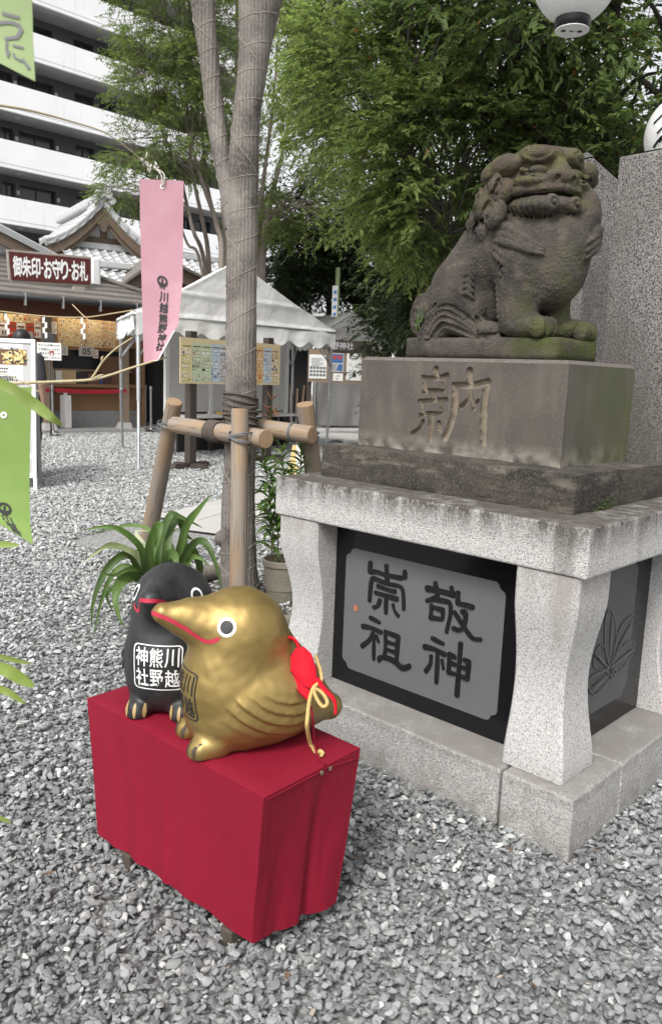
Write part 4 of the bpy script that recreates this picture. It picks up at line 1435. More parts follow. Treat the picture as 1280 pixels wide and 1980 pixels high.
# red bib, twisted gold cord and strap behind the gold crow
M['bib_red'] = mat('bib_red', (0.52, 0.006, 0.018), .75, spec=.2, bump=[('noise', 700, .3, .001)])
M['gold_cord'] = mat('gold_cord', (0.52, 0.37, 0.14), .45, layers=[('noise', 300, (.34, .22, .07), .45, .65, .6)])
def rope(mb, pts, r, pitch, strands=3, seg=6):
    p = smooth_path(pts, 8)
    d = np.concatenate([[0], np.cumsum([np.linalg.norm(p[i + 1] - p[i]) for i in range(len(p) - 1)])])
    n = max(8, int(d[-1] / (pitch / 7)))
    q = np.stack([np.interp(np.linspace(0, d[-1], n), d, [a[k] for a in p]) for k in range(3)], 1)
    T = np.gradient(q, axis=0); T /= np.linalg.norm(T, axis=1)[:, None] + 1e-9
    ref = np.array([.3, 1.0, .2])
    S_ = np.cross(T, ref); S_ /= np.linalg.norm(S_, axis=1)[:, None] + 1e-9
    W_ = np.cross(S_, T)
    L_ = np.linspace(0, d[-1], n)
    for k in range(strands):
        a = 2 * math.pi * (L_ / pitch + k / strands)
        mb.tube(list(q + (S_ * np.cos(a)[:, None] + W_ * np.sin(a)[:, None]) * r * .5), r * .56, seg)
Yb = float(gfig.w1((-.15, .10, .22))[1])
def onfig(px, py, lift):
    """point on the figure under a picture position, lifted off the surface."""
    h = gfig.pick(px, py)
    if h is None: return None
    return gfig.w1(h[0] + h[1] * lift)
BP = onfig(578, 1310, .012)
BN = np.array([-.10, -.86, .50]); BN /= np.linalg.norm(BN)
def near(px, py, dy=0.0, lift=.008):
    """point on the plane in which the bib lies, just off the crow's back."""
    d = ray(px, py)
    return CAMP + d * (((BP - CAMP) @ BN) / (d @ BN)) + BN * (lift - .01 - dy * .5)
def slabpoly(mb, pp, Y, th=.006, bulge=.010):
    """soft cloth flap: polygon fan with a puffed middle and real thickness."""
    P = [near(px, py, dy, .010 - dy) for px, py, dy in pp]
    c = sum(P) / len(P) + np.array([0, -bulge, 0])
    n = len(P)
    ring2 = [lerp(p, c, .45) + np.array([0, -bulge * .6, 0]) for p in P]
    back = [p + np.array([0, th, 0]) for p in P]
    mb.add(P + ring2 + [c] + back, [(i, (i + 1) % n, n + (i + 1) % n, n + i) for i in range(n)] + [(n + i, n + (i + 1) % n, 2 * n) for i in range(n)] + [(i, 2 * n + 1 + i, 2 * n + 1 + (i + 1) % n, (i + 1) % n) for i in range(n)] + [tuple(range(2 * n + 1, 3 * n + 1))])
bib = thing('red_bib', 'bright red cloth bib with pointed flaps tied behind the gold crow', 'bib', at(585, 1300, Yb))
mb = MB(); slabpoly(mb, [(562, 1268, .0), (572, 1256, -.004), (588, 1253, -.006), (602, 1266, -.004), (611, 1292, 0), (614, 1318, .004), (605, 1334, .0), (586, 1326, -.004), (562, 1298, .0)], Yb)
mb.build('flap', M['bib_red'], bib, smooth=25)
mb = MB(); slabpoly(mb, [(552, 1304, .006), (561, 1293, .002), (580, 1318, .0), (600, 1336, .002), (597, 1358, .006), (584, 1346, .004), (566, 1325, .006)], Yb + .006, bulge=.006)
mb.build('flap', M['bib_red'], bib, smooth=25)
for ol in (((562, 1268), (572, 1256), (588, 1253), (602, 1266), (611, 1292), (614, 1318), (605, 1334), (586, 1326), (562, 1298)), ((552, 1304), (566, 1325), (584, 1346), (597, 1358), (600, 1337)), ((575, 1262), (578, 1300), (592, 1328))):
    MB().tube([near(a, b_, 0, .012) for a, b_ in ol], .0016, 5).build('hem', M['red_cloth'], bib)  # dark red piping added to stand in for shade between the flaps
mb = MB()
band = smooth_path([near(541, 1246, 0, -.01), near(551, 1237), near(563, 1234), near(574, 1243), near(579, 1264)], 5)
mb.tube(band, [.011] * len(band), 8, squash=.45)
mb.build('neck_band', M['bib_red'], bib, smooth=True)
mb = MB()
tl = smooth_path([near(612, 1312), near(626, 1332), near(642, 1348, 0, .004), near(648, 1362, 0, .0), near(648, 1382, 0, .0)], 5)
mb.tube(tl, list(np.linspace(.011, .005, len(tl))), 8, squash=.4)
mb.build('ribbon_end', M['bib_red'], bib, smooth=True)
cd = MB()
rope(cd, [near(608, 1266, 0, -.012), near(616, 1288, 0, -.012), near(620, 1314, 0, -.004), near(608, 1330, 0, .022), near(600, 1352, 0, .020), near(596, 1378, 0, .016), near(594, 1405, 0, .012), gp(600, 1438, zT + .012), gp(611, 1456, zT + .006)], .0056, .020)
rope(cd, [near(607, 1333, 0, .024), near(619, 1337, 0, .016), near(630, 1350, 0, .014), near(633, 1362, 0, .013), near(624, 1367, 0, .014), near(613, 1352, 0, .018), near(607, 1336, 0, .022)], .0054, .020)
rope(cd, [gp(615, 1457, zT + .006), gp(619, 1452, zT + .010), gp(624, 1458, zT + .007), gp(620, 1462, zT + .006)], .0056, .02)
tag(cd.build('gold_rope', M['gold_cord'], smooth=True), 'twisted gold cord looped beside the tail and ending on the red stand', 'cord')
sp = MB()
sp.tube(smooth_path([near(601, 1366, 0, .004), near(604, 1390, 0, .004), gp(609, 1440, zT + .03), gp(614, 1462, zT + .004), lerp(RN, RR, .60) + np.array([0, 0, .001])], 5), .0032, 6, squash=.6)
tag(sp.build('red_strap', M['red_cloth'], smooth=True), 'thin dark red strap from the bib down to the studs of the stand', 'strap')
# ================================================================== WRAPPED TREE, LOG SUPPORTS, POTTED PLANTS
M['hessian'] = mat('hessian', (0.175, 0.158, 0.142), .95, spec=.15, layers=[('wave', 30, (0.115, .102, .09), .3, .75, .75, (.5, .35, .9)), ('noise', 6, (.06, .053, .048), .48, .66, .85), ('noise', 2.2, (.29, .265, .24), .5, .7, .6), ('rough', 60, (.33, .30, .27), .5, .7, .6)],
                   bump=[('wave', 30, .5, .004, (.5, .35, .9)), ('noise', 9, .5, .02), ('rough', 120, .5, .004)])
M['twine'] = mat('twine', (0.33, 0.30, 0.26), .9, layers=[('noise', 200, (.30, .27, .23), .4, .7, .6)])
M['cedar_log'] = mat('cedar_log', (0.29, 0.205, 0.13), .85, rnd=.12, spec=.25, layers=[('noise', 16, (.20, .14, .09), .4, .7, .6, (4, 4, .25)), ('noise', 7, (.235, .21, .185), .38, .60, .85, (2, 2, .4)), ('noise', 30, (.07, .048, .032), .62, .68, .85, (3, 3, .08)), ('noise', 5, (.10, .065, .04), .72, .76, .8)], bump=[('wave', 4, .25, .004, (5, 5, .35)), ('noise', 60, .3, .003, (3, 3, .3))])
M['log_end'] = mat('log_end', (0.30, 0.20, 0.12), .8, layers=[('wave', 14, (.25, .16, .09), .3, .7, .7), ('noise', 40, (.2, .13, .08), .5, .7, .5)])
M['grey_log'] = mat('grey_log', (0.20, 0.175, 0.15), .85, layers=[('noise', 10, (.12, .10, .085), .4, .65, .7, (.4, 3, 3)), ('noise', 60, (.27, .24, .21), .5, .7, .5, (.4, 3, 3))], bump=[('noise', 30, .5, .006, (.4, 3, 3))])
M['rope_dark'] = mat('rope_dark', (0.07, 0.055, 0.045), .95, layers=[('noise', 120, (.14, .11, .09), .45, .7, .7)], bump=[('noise', 200, .6, .004)])
M['wire_tie'] = mat('wire_tie', (0.16, 0.165, 0.17), .5, metal=.4)

def tube_surface(pts, rad):
    """frames of a bent trunk: returns fn(t in 0..1, angle, extra) -> point."""
    p = np.array(smooth_path(pts, 10)); r = np.array([q[0] for q in smooth_path([(x, 0) for x in rad], 10)])
    T = np.gradient(p, axis=0); T /= np.linalg.norm(T, axis=1)[:, None]
    S_ = np.cross(T, np.array([0, 1.0, 0])); S_ /= np.linalg.norm(S_, axis=1)[:, None]
    W_ = np.cross(S_, T)
    n = len(p)
    def fn(t, a, e=0.0, bump=True):
        x = t * (n - 1)
        q = [np.array([np.interp(x, np.arange(n), A[:, k]) for k in range(3)]) for A in (p, S_, W_)]
        rr = np.interp(x, np.arange(n), r)
        if bump:
            z = q[0][2]
            rr *= 1 + .05 * noise.noise(Vector((math.cos(a) * 1.3, math.sin(a) * 1.3, z * 2.2))) + .025 * noise.noise(Vector((math.cos(a) * 3, math.sin(a) * 3, z * 7)))
        return q[0] + (q[1] * math.cos(a) + q[2] * math.sin(a)) * (rr + e)
    return fn
YT = 5.15
def tk(px, py, w, dY=0.0):
    c = at(px, py, YT + dY)
    Z = (c - CAMP) @ np.array([0, math.cos(PITCH), -math.sin(PITCH)])
    return c, w / 2 * Z / FPX
wt = thing('wrapped_tree', 'two-stemmed tree trunk wrapped in hessian and wound with pale twine, propped by logs', 'tree', at(465, 1165, YT))
main = [tk(466, 1200, 96), tk(462, 1120, 74), tk(460, 1030, 68), tk(463, 900, 61), tk(466, 750, 60), tk(467, 600, 58), tk(468, 470, 60), tk(469, 350, 60), tk(477, 220, 54), tk(491, 110, 58), tk(503, 0, 84), tk(512, -90, 92)]
sec = [tk(452, 440, 34), tk(437, 350, 32), tk(420, 250, 36), tk(405, 120, 37), tk(392, 0, 48), tk(384, -90, 50)]
for path_, turns, nm in ((main, 20.5, 'trunk'), (sec, 11.5, 'trunk')):
    fn = tube_surface([c for c, r in path_], [r for c, r in path_])
    NL, NA = 150, 28
    mb = MB()
    mb.grid(lambda u, v: fn(v, 2 * math.pi * (1 - u)), NA, NL)
    tr_o = mb.build(nm, M['hessian'], wt, smooth=True)
    tw = MB()
    N_ = int(turns * 26)
    tw.tube([fn(k / N_ * .985 + .005 + .003 * math.sin(k * .21), -2 * math.pi * turns * k / N_ + .5 * math.sin(k * .05), .0015) for k in range(N_ + 1)], .0018, 5)
    N_ = int(turns * .4 * 26)
    tw.tube([fn(k / N_ * .97 + .015, 2 * math.pi * turns * .33 * k / N_ + 1.0, .0025) for k in range(N_ + 1)], .0018, 5)
    tw.build('twine', M['twine'], wt, smooth=True)
c = at(427, 1040, YT - .02)
mb = MB(); mb.lathe([(0.001, -.055), (.03, -.045), (.042, -.01), (.036, .03), (.001, .055)], c, 12); mb.build('knot', M['hessian'], wt, smooth=True)
fnm = tube_surface([c for c, r in main], [r for c, r in main])
mb = MB()
for j in range(9):                                       # rope round the trunk where the bars touch it
    t0 = .322 + .004 * j
    mb.tube([fnm(t0 + .004 * math.sin(k * .3 + j), 2 * math.pi * k / 24, .010) for k in range(25)], .008, 5, caps=False)
mb.build('rope_binding', M['rope_dark'], wt, smooth=True)
# sparse crown above the picture, so that the stems do not end in the air
# ---------------------------------------------------------------- log supports
def log(p0, p1, r0, r1, label, knots=2, grp='log supports of the wrapped tree'):
    p0, p1 = np.asarray(p0, float), np.asarray(p1, float)
    t = thing('support_log', label, 'log', p0 if p0[2] < p1[2] else p1, grp)
    # local z along the log so that the grain follows it
    L = np.linalg.norm(p1 - p0)
    q = Vector(p1 - p0).to_track_quat('Z', 'Y')
    mb = MB(); seg, nl = 20, 14
    vs = []
    for i in range(nl + 1):
        for k in range(seg):
            a = 2 * math.pi * k / seg
            r = r0 + (r1 - r0) * i / nl
            r *= 1 + .03 * noise.noise(Vector((math.cos(a) * 1.5 + p0[0] * 7, math.sin(a) * 1.5, i * .35)))
            vs.append((r * math.cos(a), r * math.sin(a), L * i / nl))
    fs = [(i * seg + k, i * seg + (k + 1) % seg, (i + 1) * seg + (k + 1) % seg, (i + 1) * seg + k) for i in range(nl) for k in range(seg)]
    o = MB().add(vs, fs).build('log_body', M['cedar_log'], None, smooth=True, origin=np.zeros(3))
    o.parent = t; o.location = Vector(p0) - Vector(t['_o']); o.rotation_mode = 'QUATERNION'; o.rotation_quaternion = q
    for z, rr, sgn in ((0, r0, -1), (L, r1, 1)):
        prof = [(rr * .995, -.0 * sgn), (rr * .93, sgn * .006), (.0005, sgn * .007)]
        if sgn < 0: prof = prof[::-1]
        e = MB().lathe([(r_, z + z_) for r_, z_ in prof], (0, 0, 0), 20).build('sawn_end', M['log_end'], None, smooth=35, origin=np.zeros(3))
        e.parent = t; e.location = o.location; e.rotation_mode = 'QUATERNION'; e.rotation_quaternion = q
    return t
Lb = np.array([-1.47, 6.12, -.1]); Lt = at(337, 777, 5.55)
log(Lb, Lt, .064, .057, 'leaning cedar log prop left of the wrapped tree')
Ct = at(464, 792, 4.72); Cb = at(460, 1200, 4.62); Cb = Cb + (Cb - Ct) * .12
log(Cb, Ct, .053, .050, 'upright cedar log prop in front of the wrapped trunk')
Rt = at(590, 782, 5.20); Rm = at(606, 912, 5.32); Rb = Rm + (Rm - Rt) * ((Rm[2] + .1) / (Rt[2] - Rm[2]))
log(Rb, Rt, .060, .057, 'leaning cedar log prop at the right, behind the corner of the granite slab')
b1a, b1b = at(338, 821, 5.50), at(513, 849, 4.66)
log(b1a, b1b, .057, .056, 'level cedar crossbar lashed to the left and centre props', grp='crossbars of the log supports')
b2a, b2b = at(470, 822, 5.36), at(603, 841, 5.06)
log(b2a, b2b, .057, .058, 'level cedar crossbar lashed to the right prop, its sawn end outward', grp='crossbars of the log supports')
def lashing(c, axis, ups, r, label):
    """wire ties crossing round a joint: loops about c whose planes hold axis-normals u, v."""
    mb = MB()
    for (u, v, ru, rv, off) in ups:
        u, v, off = (np.asarray(x, float) for x in (u, v, off))
        for k in range(2):
            mb.tube([c + off + u * ru * math.cos(a) + v * rv * math.sin(a) + np.asarray(axis) * .009 * k for a in np.linspace(0, 2 * math.pi, 25)], r, 5, caps=False)
    return tag(mb.build('wire_lashing', M['wire_tie'], smooth=True), label, 'wire tie', 'wire ties of the log supports')
bd1 = (b1b - b1a) / np.linalg.norm(b1b - b1a)
sideways = np.cross(bd1, [0, 0, 1.0]); sideways /= np.linalg.norm(sideways)
def at_line(p0, p1, px, py):
    """point of the log's axis nearest to a picture position."""
    best = min(((t, (lambda q: (lambda d, e: np.linalg.norm(np.cross(d, e)) / np.linalg.norm(e))(q - CAMP, ray(px, py)))(p0 + (p1 - p0) * t)) for t in np.linspace(0, 1, 200)), key=lambda z: z[1])
    return p0 + (p1 - p0) * best[0]
cC = at_line(Ct, Cb, 463, 846)
upz = np.array([0, 0, 1.0])
dC = (Ct - Cb) / np.linalg.norm(Ct - Cb)
lashing(cC + sideways * -.02, dC, [(bd1 * .93 + upz * .35, sideways, .078, .085, (0, 0, 0)), (bd1 * .93 - upz * .35, sideways, .078, .085, (0, 0, 0))], .0042, 'grey wire tie crossing over the upright centre prop')
cL = at_line(Lt, Lb, 334, 822)
lashing(cL, upz, [(bd1 * .95 + upz * .25, sideways, .085, .085, (0, 0, 0)), (bd1 * .95 - upz * .25, sideways, .085, .085, (0, 0, 0))], .0042, 'grey wire tie round the top of the left prop')
bd2 = (b2b - b2a) / np.linalg.norm(b2b - b2a); sw2 = np.cross(bd2, upz)
lashing(at_line(b2a, b2b, 566, 836), bd2, [(upz, sw2, .062, .062, (0, 0, 0))], .0045, 'grey wire tie round the right crossbar')
lashing(at_line(Rt, Rb, 598, 842), upz, [(bd2 * .9 + upz * .3, sw2, .07, .07, (0, 0, 0)), (bd2 * .9 - upz * .4, sw2, .07, .07, (0, 0, 0))], .0045, 'grey wire tie round the right prop')
mb = MB()
cR = at_line(b1a, b1b, 416, 838)
for j in range(11):
    mb.tube([cR + bd1 * (.012 * (j - 5) + .006 * math.sin(a * 2 + j)) + upz * .064 * math.cos(a) + sideways * .064 * math.sin(a) for a in np.linspace(0, 2 * math.pi, 20)], .007, 5, caps=False)
for j in range(5):
    mb.tube(smooth_path([cR + upz * (.05 - .012 * j), cR + bd1 * .10 + upz * (-.045 - .010 * j) - sideways * .02, cR + bd1 * .20 + upz * (-.075 - .012 * j) - sideways * .03], 5), .007, 5)
tag(mb.build('rope_lashing', M['rope_dark'], smooth=True), 'dark palm rope binding the left crossbar to the wrapped trunk', 'rope')

# ---------------------------------------------------------------- bed of soil with log edging
bed = MB(); c0 = np.array([-.52, 5.02])
bed.add([(c0[0] + .62 * math.cos(a) * (1 + .12 * math.sin(3 * a)), c0[1] + .62 * math.sin(a) * (1 + .1 * math.cos(2 * a)), -.006) for a in np.linspace(0, 2 * math.pi, 24, endpoint=False)], [tuple(range(24))])
tag(bed.build('soil', M['soil']), kind='structure')
def edging(p0, p1, r, label):
    mb = MB(); p0, p1 = np.asarray(p0), np.asarray(p1)
    mb.tube([lerp(p0, p1, t) + np.array([0, 0, .006 * math.sin(t * 7)]) for t in np.linspace(0, 1, 9)], [r * (1 + .05 * math.sin(9 * t)) for t in np.linspace(0, 1, 9)], 14)
    return tag(mb.build('edging_log', M['grey_log'], smooth=50), label, 'log', 'grey logs edging the tree bed')
edging(gp(338, 1127, .05), gp(452, 1093, .05), .055, 'grey log edging the tree bed behind the strap-leaved plant')
edging(gp(512, 1247, .05), gp(592, 1182, .05), .06, 'grey log edging the tree bed beside the granite pillar')

# ---------------------------------------------------------------- strap-leaved plant
M['strap_leaf'] = mat('strap_leaf', (0.066, 0.118, 0.028), .5, rnd=.32, trans=.18, layers=[('noise', 3, (.12, .19, .045), .4, .7, .7), ('wave', 9, (.06, .115, .022), .4, .8, .4, (1, 6, 6))], spec=.35)
M['strap_pale'] = mat('strap_pale', (0.40, 0.42, 0.26), .5, trans=.2, layers=[('noise', 6, (.18, .24, .08), .45, .65, .8)])
M['pot_dark'] = mat('pot_dark', (0.05, 0.048, 0.045), .6)
M['pot_grey'] = mat('pot_grey', (0.245, 0.22, 0.175), .75, layers=[('noise', 7, (.155, .135, .10), .45, .7, .7), ('noise', 60, (.36, .34, .30), .55, .7, .5)], bump=[('noise', 50, .2, .003)])
Yp = 4.45
pl = thing('strap_leaf_plant', 'potted plant with long arching strap leaves behind the black crow', 'plant', gp(305, 1178) * np.array([1, 1, 0]))
pbase = np.array(pl['_o'])
MB().lathe([(.10, 0), (.125, .20), (.135, .205), (.135, .225), (.12, .225), (.118, .19)], pbase, 24).build('flower_pot', M['pot_dark'], pl, smooth=40)
z8 = lambda x, y: (x / 4.267 + 160, y / 4.267 + 940)
STRAPS = [(.042, [(520, 700), (470, 500), (260, 340), (0, 365)], .35, 0), (.024, [(590, 640), (560, 380), (430, 325), (250, 345), (75, 395)], -.25, 0), (.040, [(520, 690), (430, 560), (260, 490), (150, 520), (0, 640)], .25, 2),
          (.050, [(470, 690), (400, 580), (300, 585), (180, 720), (90, 950), (70, 1170)], .30, 0), (.034, [(460, 700), (330, 660), (230, 760), (150, 960), (85, 1260)], .1, 0), (.070, [(470, 760), (390, 740), (310, 800), (270, 950), (330, 1165)], .5, 0),
          (.058, [(560, 720), (550, 520), (620, 330), (640, 380), (600, 560)], .35, 0), (.052, [(630, 690), (640, 450), (720, 250), (800, 250), (990, 345)], -.1, 0), (.058, [(680, 640), (710, 380), (790, 275), (850, 400), (910, 440)], -.25, 0),
          (.050, [(760, 650), (850, 340), (960, 190), (1060, 65)], .15, 0), (.048, [(790, 660), (900, 490), (1000, 460), (1090, 620), (1150, 865)], .25, 0), (.036, [(830, 720), (880, 600), (960, 590), (1055, 670)], .1, 3), (.050, [(800, 650), (880, 500), (960, 640), (965, 780), (1000, 880)], -.2, 0),
          (.075, [(720, 760), (700, 600), (760, 580), (790, 720)], .45, 0), (.030, [(560, 780), (480, 700), (370, 690), (250, 740), (120, 700)], .4, 0), (.034, [(440, 760), (300, 820), (200, 900), (260, 1060)], -.3, 0), (.045, [(650, 700), (600, 560), (480, 530), (420, 545)], -.35, 0),
          (.04, [(700, 700), (740, 540), (700, 420), (820, 330)], -.4, 0), (.034, [(610, 720), (560, 600), (500, 480), (440, 375), (560, 372)], -.45, 2), (.036, [(760, 700), (840, 640), (850, 440), (830, 300)], -.35, 0)]
for w, pts, dy, kind in STRAPS:
    n_ = len(pts)
    P3 = [at(*z8(*p), Yp - dy * math.sin(math.pi * .5 * i / (n_ - 1)) * .8) for i, p in enumerate(pts)]
    P3 = [lerp(pbase + np.array([0, 0, .17]), P3[0], .25)] + P3
    c = np.array(smooth_path(P3, 5))
    T = np.gradient(c, axis=0); T /= np.linalg.norm(T, axis=1)[:, None]
    out = np.array([c[-1][0] - pbase[0], c[-1][1] - pbase[1] - .2, 0]); out /= np.linalg.norm(out) + 1e-9
    mb = MB(); m_ = len(c); vs = []
    for i in range(m_):
        t = i / (m_ - 1)
        s_ = np.cross(T[i], np.array([.15, -1, .35])); s_ /= np.linalg.norm(s_) + 1e-9
        s_ = s_ * .92 + np.cross(T[i], s_) * .25 * math.sin(i * .4 + w * 90)
        ww = w * .47 * (min(1, .55 + t * 1.6) * min(1, (1 - t) * 2.6 + .04))
        nn = np.cross(s_, T[i]); nn /= np.linalg.norm(nn) + 1e-9
        if nn[1] > 0: nn = -nn
        vs += [c[i] + s_ * ww + nn * ww * .22, c[i] + s_ * ww * .5 + nn * ww * .05, c[i] - nn * ww * .10, c[i] - s_ * ww * .5 + nn * ww * .05, c[i] - s_ * ww + nn * ww * .22]
    mb.add(vs, [(5 * i + k, 5 * i + k + 1, 5 * i + 6 + k, 5 * i + 5 + k) for i in range(m_ - 1) for k in range(4)])
    mb.build('leaf', M['strap_pale'] if kind == 2 else M['strap_leaf'], pl, smooth=True)

# ---------------------------------------------------------------- lily in a grey pot
M['lily_leaf'] = mat('lily_leaf', (0.12, 0.21, 0.045), .45, rnd=.35, trans=.3, spec=.5)
M['lily_pale'] = mat('lily_pale', (0.30, 0.33, 0.10), .5, trans=.25)
M['lily_stem'] = mat('lily_stem', (0.10, 0.11, 0.04), .6, layers=[('noise', 30, (.12, .05, .035), .45, .6, .8)])
M['bud'] = mat('bud', (0.42, 0.20, 0.10), .6, rnd=.25, trans=.2)
pot_c = gp(543, 1170) + np.array([0, .14, 0]); pot_c[2] = 0
ly = thing('potted_lily', 'tall leafy lily in a grey beige plastic pot between the trunk and the pedestal', 'potted plant', pot_c)
MB().lathe([(.098, 0), (.104, .004), (.112, .075), (.117, .078), (.126, .215), (.128, .235), (.138, .240), (.140, .275), (.135, .280), (.126, .278), (.122, .235)], pot_c, 40).build('flower_pot', M['pot_grey'], ly, smooth=30)
MB().lathe([(.0005, .232), (.123, .230)], pot_c, 24).build('potting_soil', M['soil'], ly)
leafm = MB()
LN = 8
vs = []
for i in range(LN + 1):
    t = i / LN
    w = .10 * math.sin(math.pi * min(1, t * .93 + .07)) ** .8
    z = .25 * t - .55 * t * t
    vs += [(w, t * .9, z + w * .5), (0, t * .9, z), (-w, t * .9, z + w * .5)]
proto = leafm.add(vs, [(3 * i + k, 3 * i + k + 1, 3 * i + 4 + k, 3 * i + 3 + k) for i in range(LN) for k in range(2)]).build('leaf', M['lily_leaf'], None, smooth=True, origin=np.zeros(3))
first = True
stems = [((-.05, -.03), (505, 850), .10), ((.02, -.05), (545, 868), .0), ((.05, .02), (583, 868), .1), ((-.03, .04), (522, 905), .2), ((.0, .0), (565, 905), .05), ((-.07, .0), (512, 960), -.03), ((.06, -.02), (548, 985), -.06)]
for si, ((dx, dy), (px, py), dY) in enumerate(stems):
    b0 = pot_c + np.array([dx, dy, .23]); tp = at(px, py, pot_c[1] + dY)
    pth = smooth_path([b0, lerp(b0, tp, .5) + np.array([.01, .0, .02]), tp], 8)
    so = MB().tube(pth, list(np.linspace(.0055, .0025, len(pth))), 6).build('stem', M['lily_stem'], ly, smooth=True)
    nl = 38 if si < 5 else 22
    for k in range(nl):
        t = (.30 if si < 5 else .2) + .70 * k / nl
        x = t * (len(pth) - 1); i0 = int(min(x, len(pth) - 2))
        p = lerp(pth[i0], pth[i0 + 1], x - i0)
        if first: lo_ = proto; lo_.parent = ly; first = False
        else:
            lo_ = proto.copy(); col.objects.link(lo_); lo_.parent = ly
        ln_ = rng.uniform(.13, .20) * (1.0 if t < .85 else .75)
        lo_.location = Vector(p - pot_c)
        lo_.rotation_euler = (rng.uniform(-.1, .75) + (.4 if t > .85 else 0), rng.uniform(-.3, .3), k * 2.4 + si)
        lo_.scale = (ln_ * .95, ln_, ln_)
    so.parent = ly
c = at(527, 806, pot_c[1] + .25)
bud = thing('lily_flower', 'withered reddish orange lily bloom above the crossbar beside the trunk', 'flower', c)
MB().tube(smooth_path([at(512, 905, pot_c[1] + .2), at(517, 850, pot_c[1] + .22), at(522, 812, pot_c[1] + .25), at(527, 770, pot_c[1] + .25)], 5), .004, 6).build('stem', M['lily_leaf'], bud)
for (x0, y0, x1, y1) in ((524, 800, 508, 778), (523, 806, 502, 800), (524, 806, 545, 794), (526, 802, 538, 782), (523, 812, 520, 826), (527, 775, 517, 757), (527, 772, 536, 762), (525, 786, 512, 788), (526, 790, 541, 804)):
    a, b_ = at(x0, y0, c[1]), at(x1, y1, c[1] - .02)
    MB().tube([a, lerp(a, b_, .3), lerp(a, b_, .7), b_], [.004, .010, .009, .0015], 6, squash=.5).build('petal', M['bud'], bud, smooth=True)
# ================================================================== BACKGROUND BUILDINGS
M['white_wall'] = mat('white_wall', (0.76, 0.76, 0.77), .75, layers=[('noise', 1.2, (.64, .64, .65), .4, .7, .6), ('noise', 3, (.56, .56, .55), .58, .78, .5, (2, 2, .15))])
M['balcony_white'] = mat('balcony_white', (0.84, 0.84, 0.85), .7, layers=[('noise', .8, (.77, .77, .78), .4, .7, .6), ('noise', 2.2, (.60, .60, .60), .60, .80, .5, (2, 2, .10))])
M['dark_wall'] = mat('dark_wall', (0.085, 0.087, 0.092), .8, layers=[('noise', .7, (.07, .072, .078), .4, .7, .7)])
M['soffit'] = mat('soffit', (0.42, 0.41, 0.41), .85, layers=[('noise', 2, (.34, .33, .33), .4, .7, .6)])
M['glass_dark'] = mat('glass_dark', (0.025, 0.027, 0.03), .12, spec=.6)
M['frame_dark'] = mat('frame_dark', (0.03, 0.03, 0.032), .5)
M['metal_grey'] = mat('metal_grey', (0.42, 0.43, 0.44), .45, metal=.5)
M['galv'] = mat('galv', (0.50, 0.51, 0.52), .42, metal=.7, layers=[('noise', 40, (.36, .37, .38), .45, .7, .6)])
M['timber'] = mat('timber', (0.27, 0.15, 0.075), .65, rnd=.12, layers=[('noise', 6, (.19, .10, .05), .4, .7, .7, (.4, 6, 6))])
M['timber_red'] = mat('timber_red', (0.125, 0.045, 0.022), .6, rnd=.1, layers=[('noise', 8, (.085, .03, .016), .4, .7, .6, (.5, 5, 5))])
M['timber_old'] = mat('timber_old', (0.12, 0.085, 0.06), .85, rnd=.12, layers=[('noise', 8, (.20, .155, .12), .45, .7, .6, (.5, 5, 5)), ('noise', 20, (.055, .04, .03), .5, .7, .6, (.5, 5, 5))])
M['timber_grey'] = mat('timber_grey', (0.22, 0.165, 0.115), .8, rnd=.12, layers=[('noise', 10, (.15, .11, .075), .4, .7, .7, (5, 5, .4))])
M['roof_metal'] = mat('roof_metal', (0.145, 0.13, 0.118), .6, rnd=.10, layers=[('noise', 3, (.20, .18, .165), .45, .7, .6)])
M['tile'] = mat('tile', (0.46, 0.465, 0.47), .45, rnd=.13, layers=[('noise', 8, (.36, .365, .37), .45, .7, .6)], spec=.5)
M['sign_red'] = mat('sign_red', (0.085, 0.012, 0.010), .55, layers=[('noise', 3, (.07, .010, .009), .4, .7, .5)])
M['sign_frame'] = mat('sign_frame', (0.30, 0.27, 0.24), .7, layers=[('noise', 12, (.20, .175, .15), .4, .7, .6)])
M['paper'] = mat('paper', (0.72, 0.71, 0.68), .8)
M['ink'] = mat('ink', (0.02, 0.02, 0.022), .7)
M['ink_grey'] = mat('ink_grey', (0.14, 0.14, 0.15), .8)
M['ink_red'] = mat('ink_red', (0.35, 0.03, 0.02), .7)
def flat(name, c, r=.8): return mat(name, c, r)
PAL = dict(yellow=(.64, .54, .28), cream=(.62, .50, .30), green=(.47, .54, .36), blue=(.42, .50, .58), pink=(.60, .46, .44), orange=(.62, .38, .16), white=(.72, .72, .70), tan=(.50, .36, .20), grey=(.45, .45, .45),
           brown=(.14, .07, .04), black=(.03, .03, .03), red=(.42, .05, .03), navy=(.05, .12, .30), gold=(.48, .33, .10))
for k, c in PAL.items(): M['p_' + k] = flat('print_' + k, c)

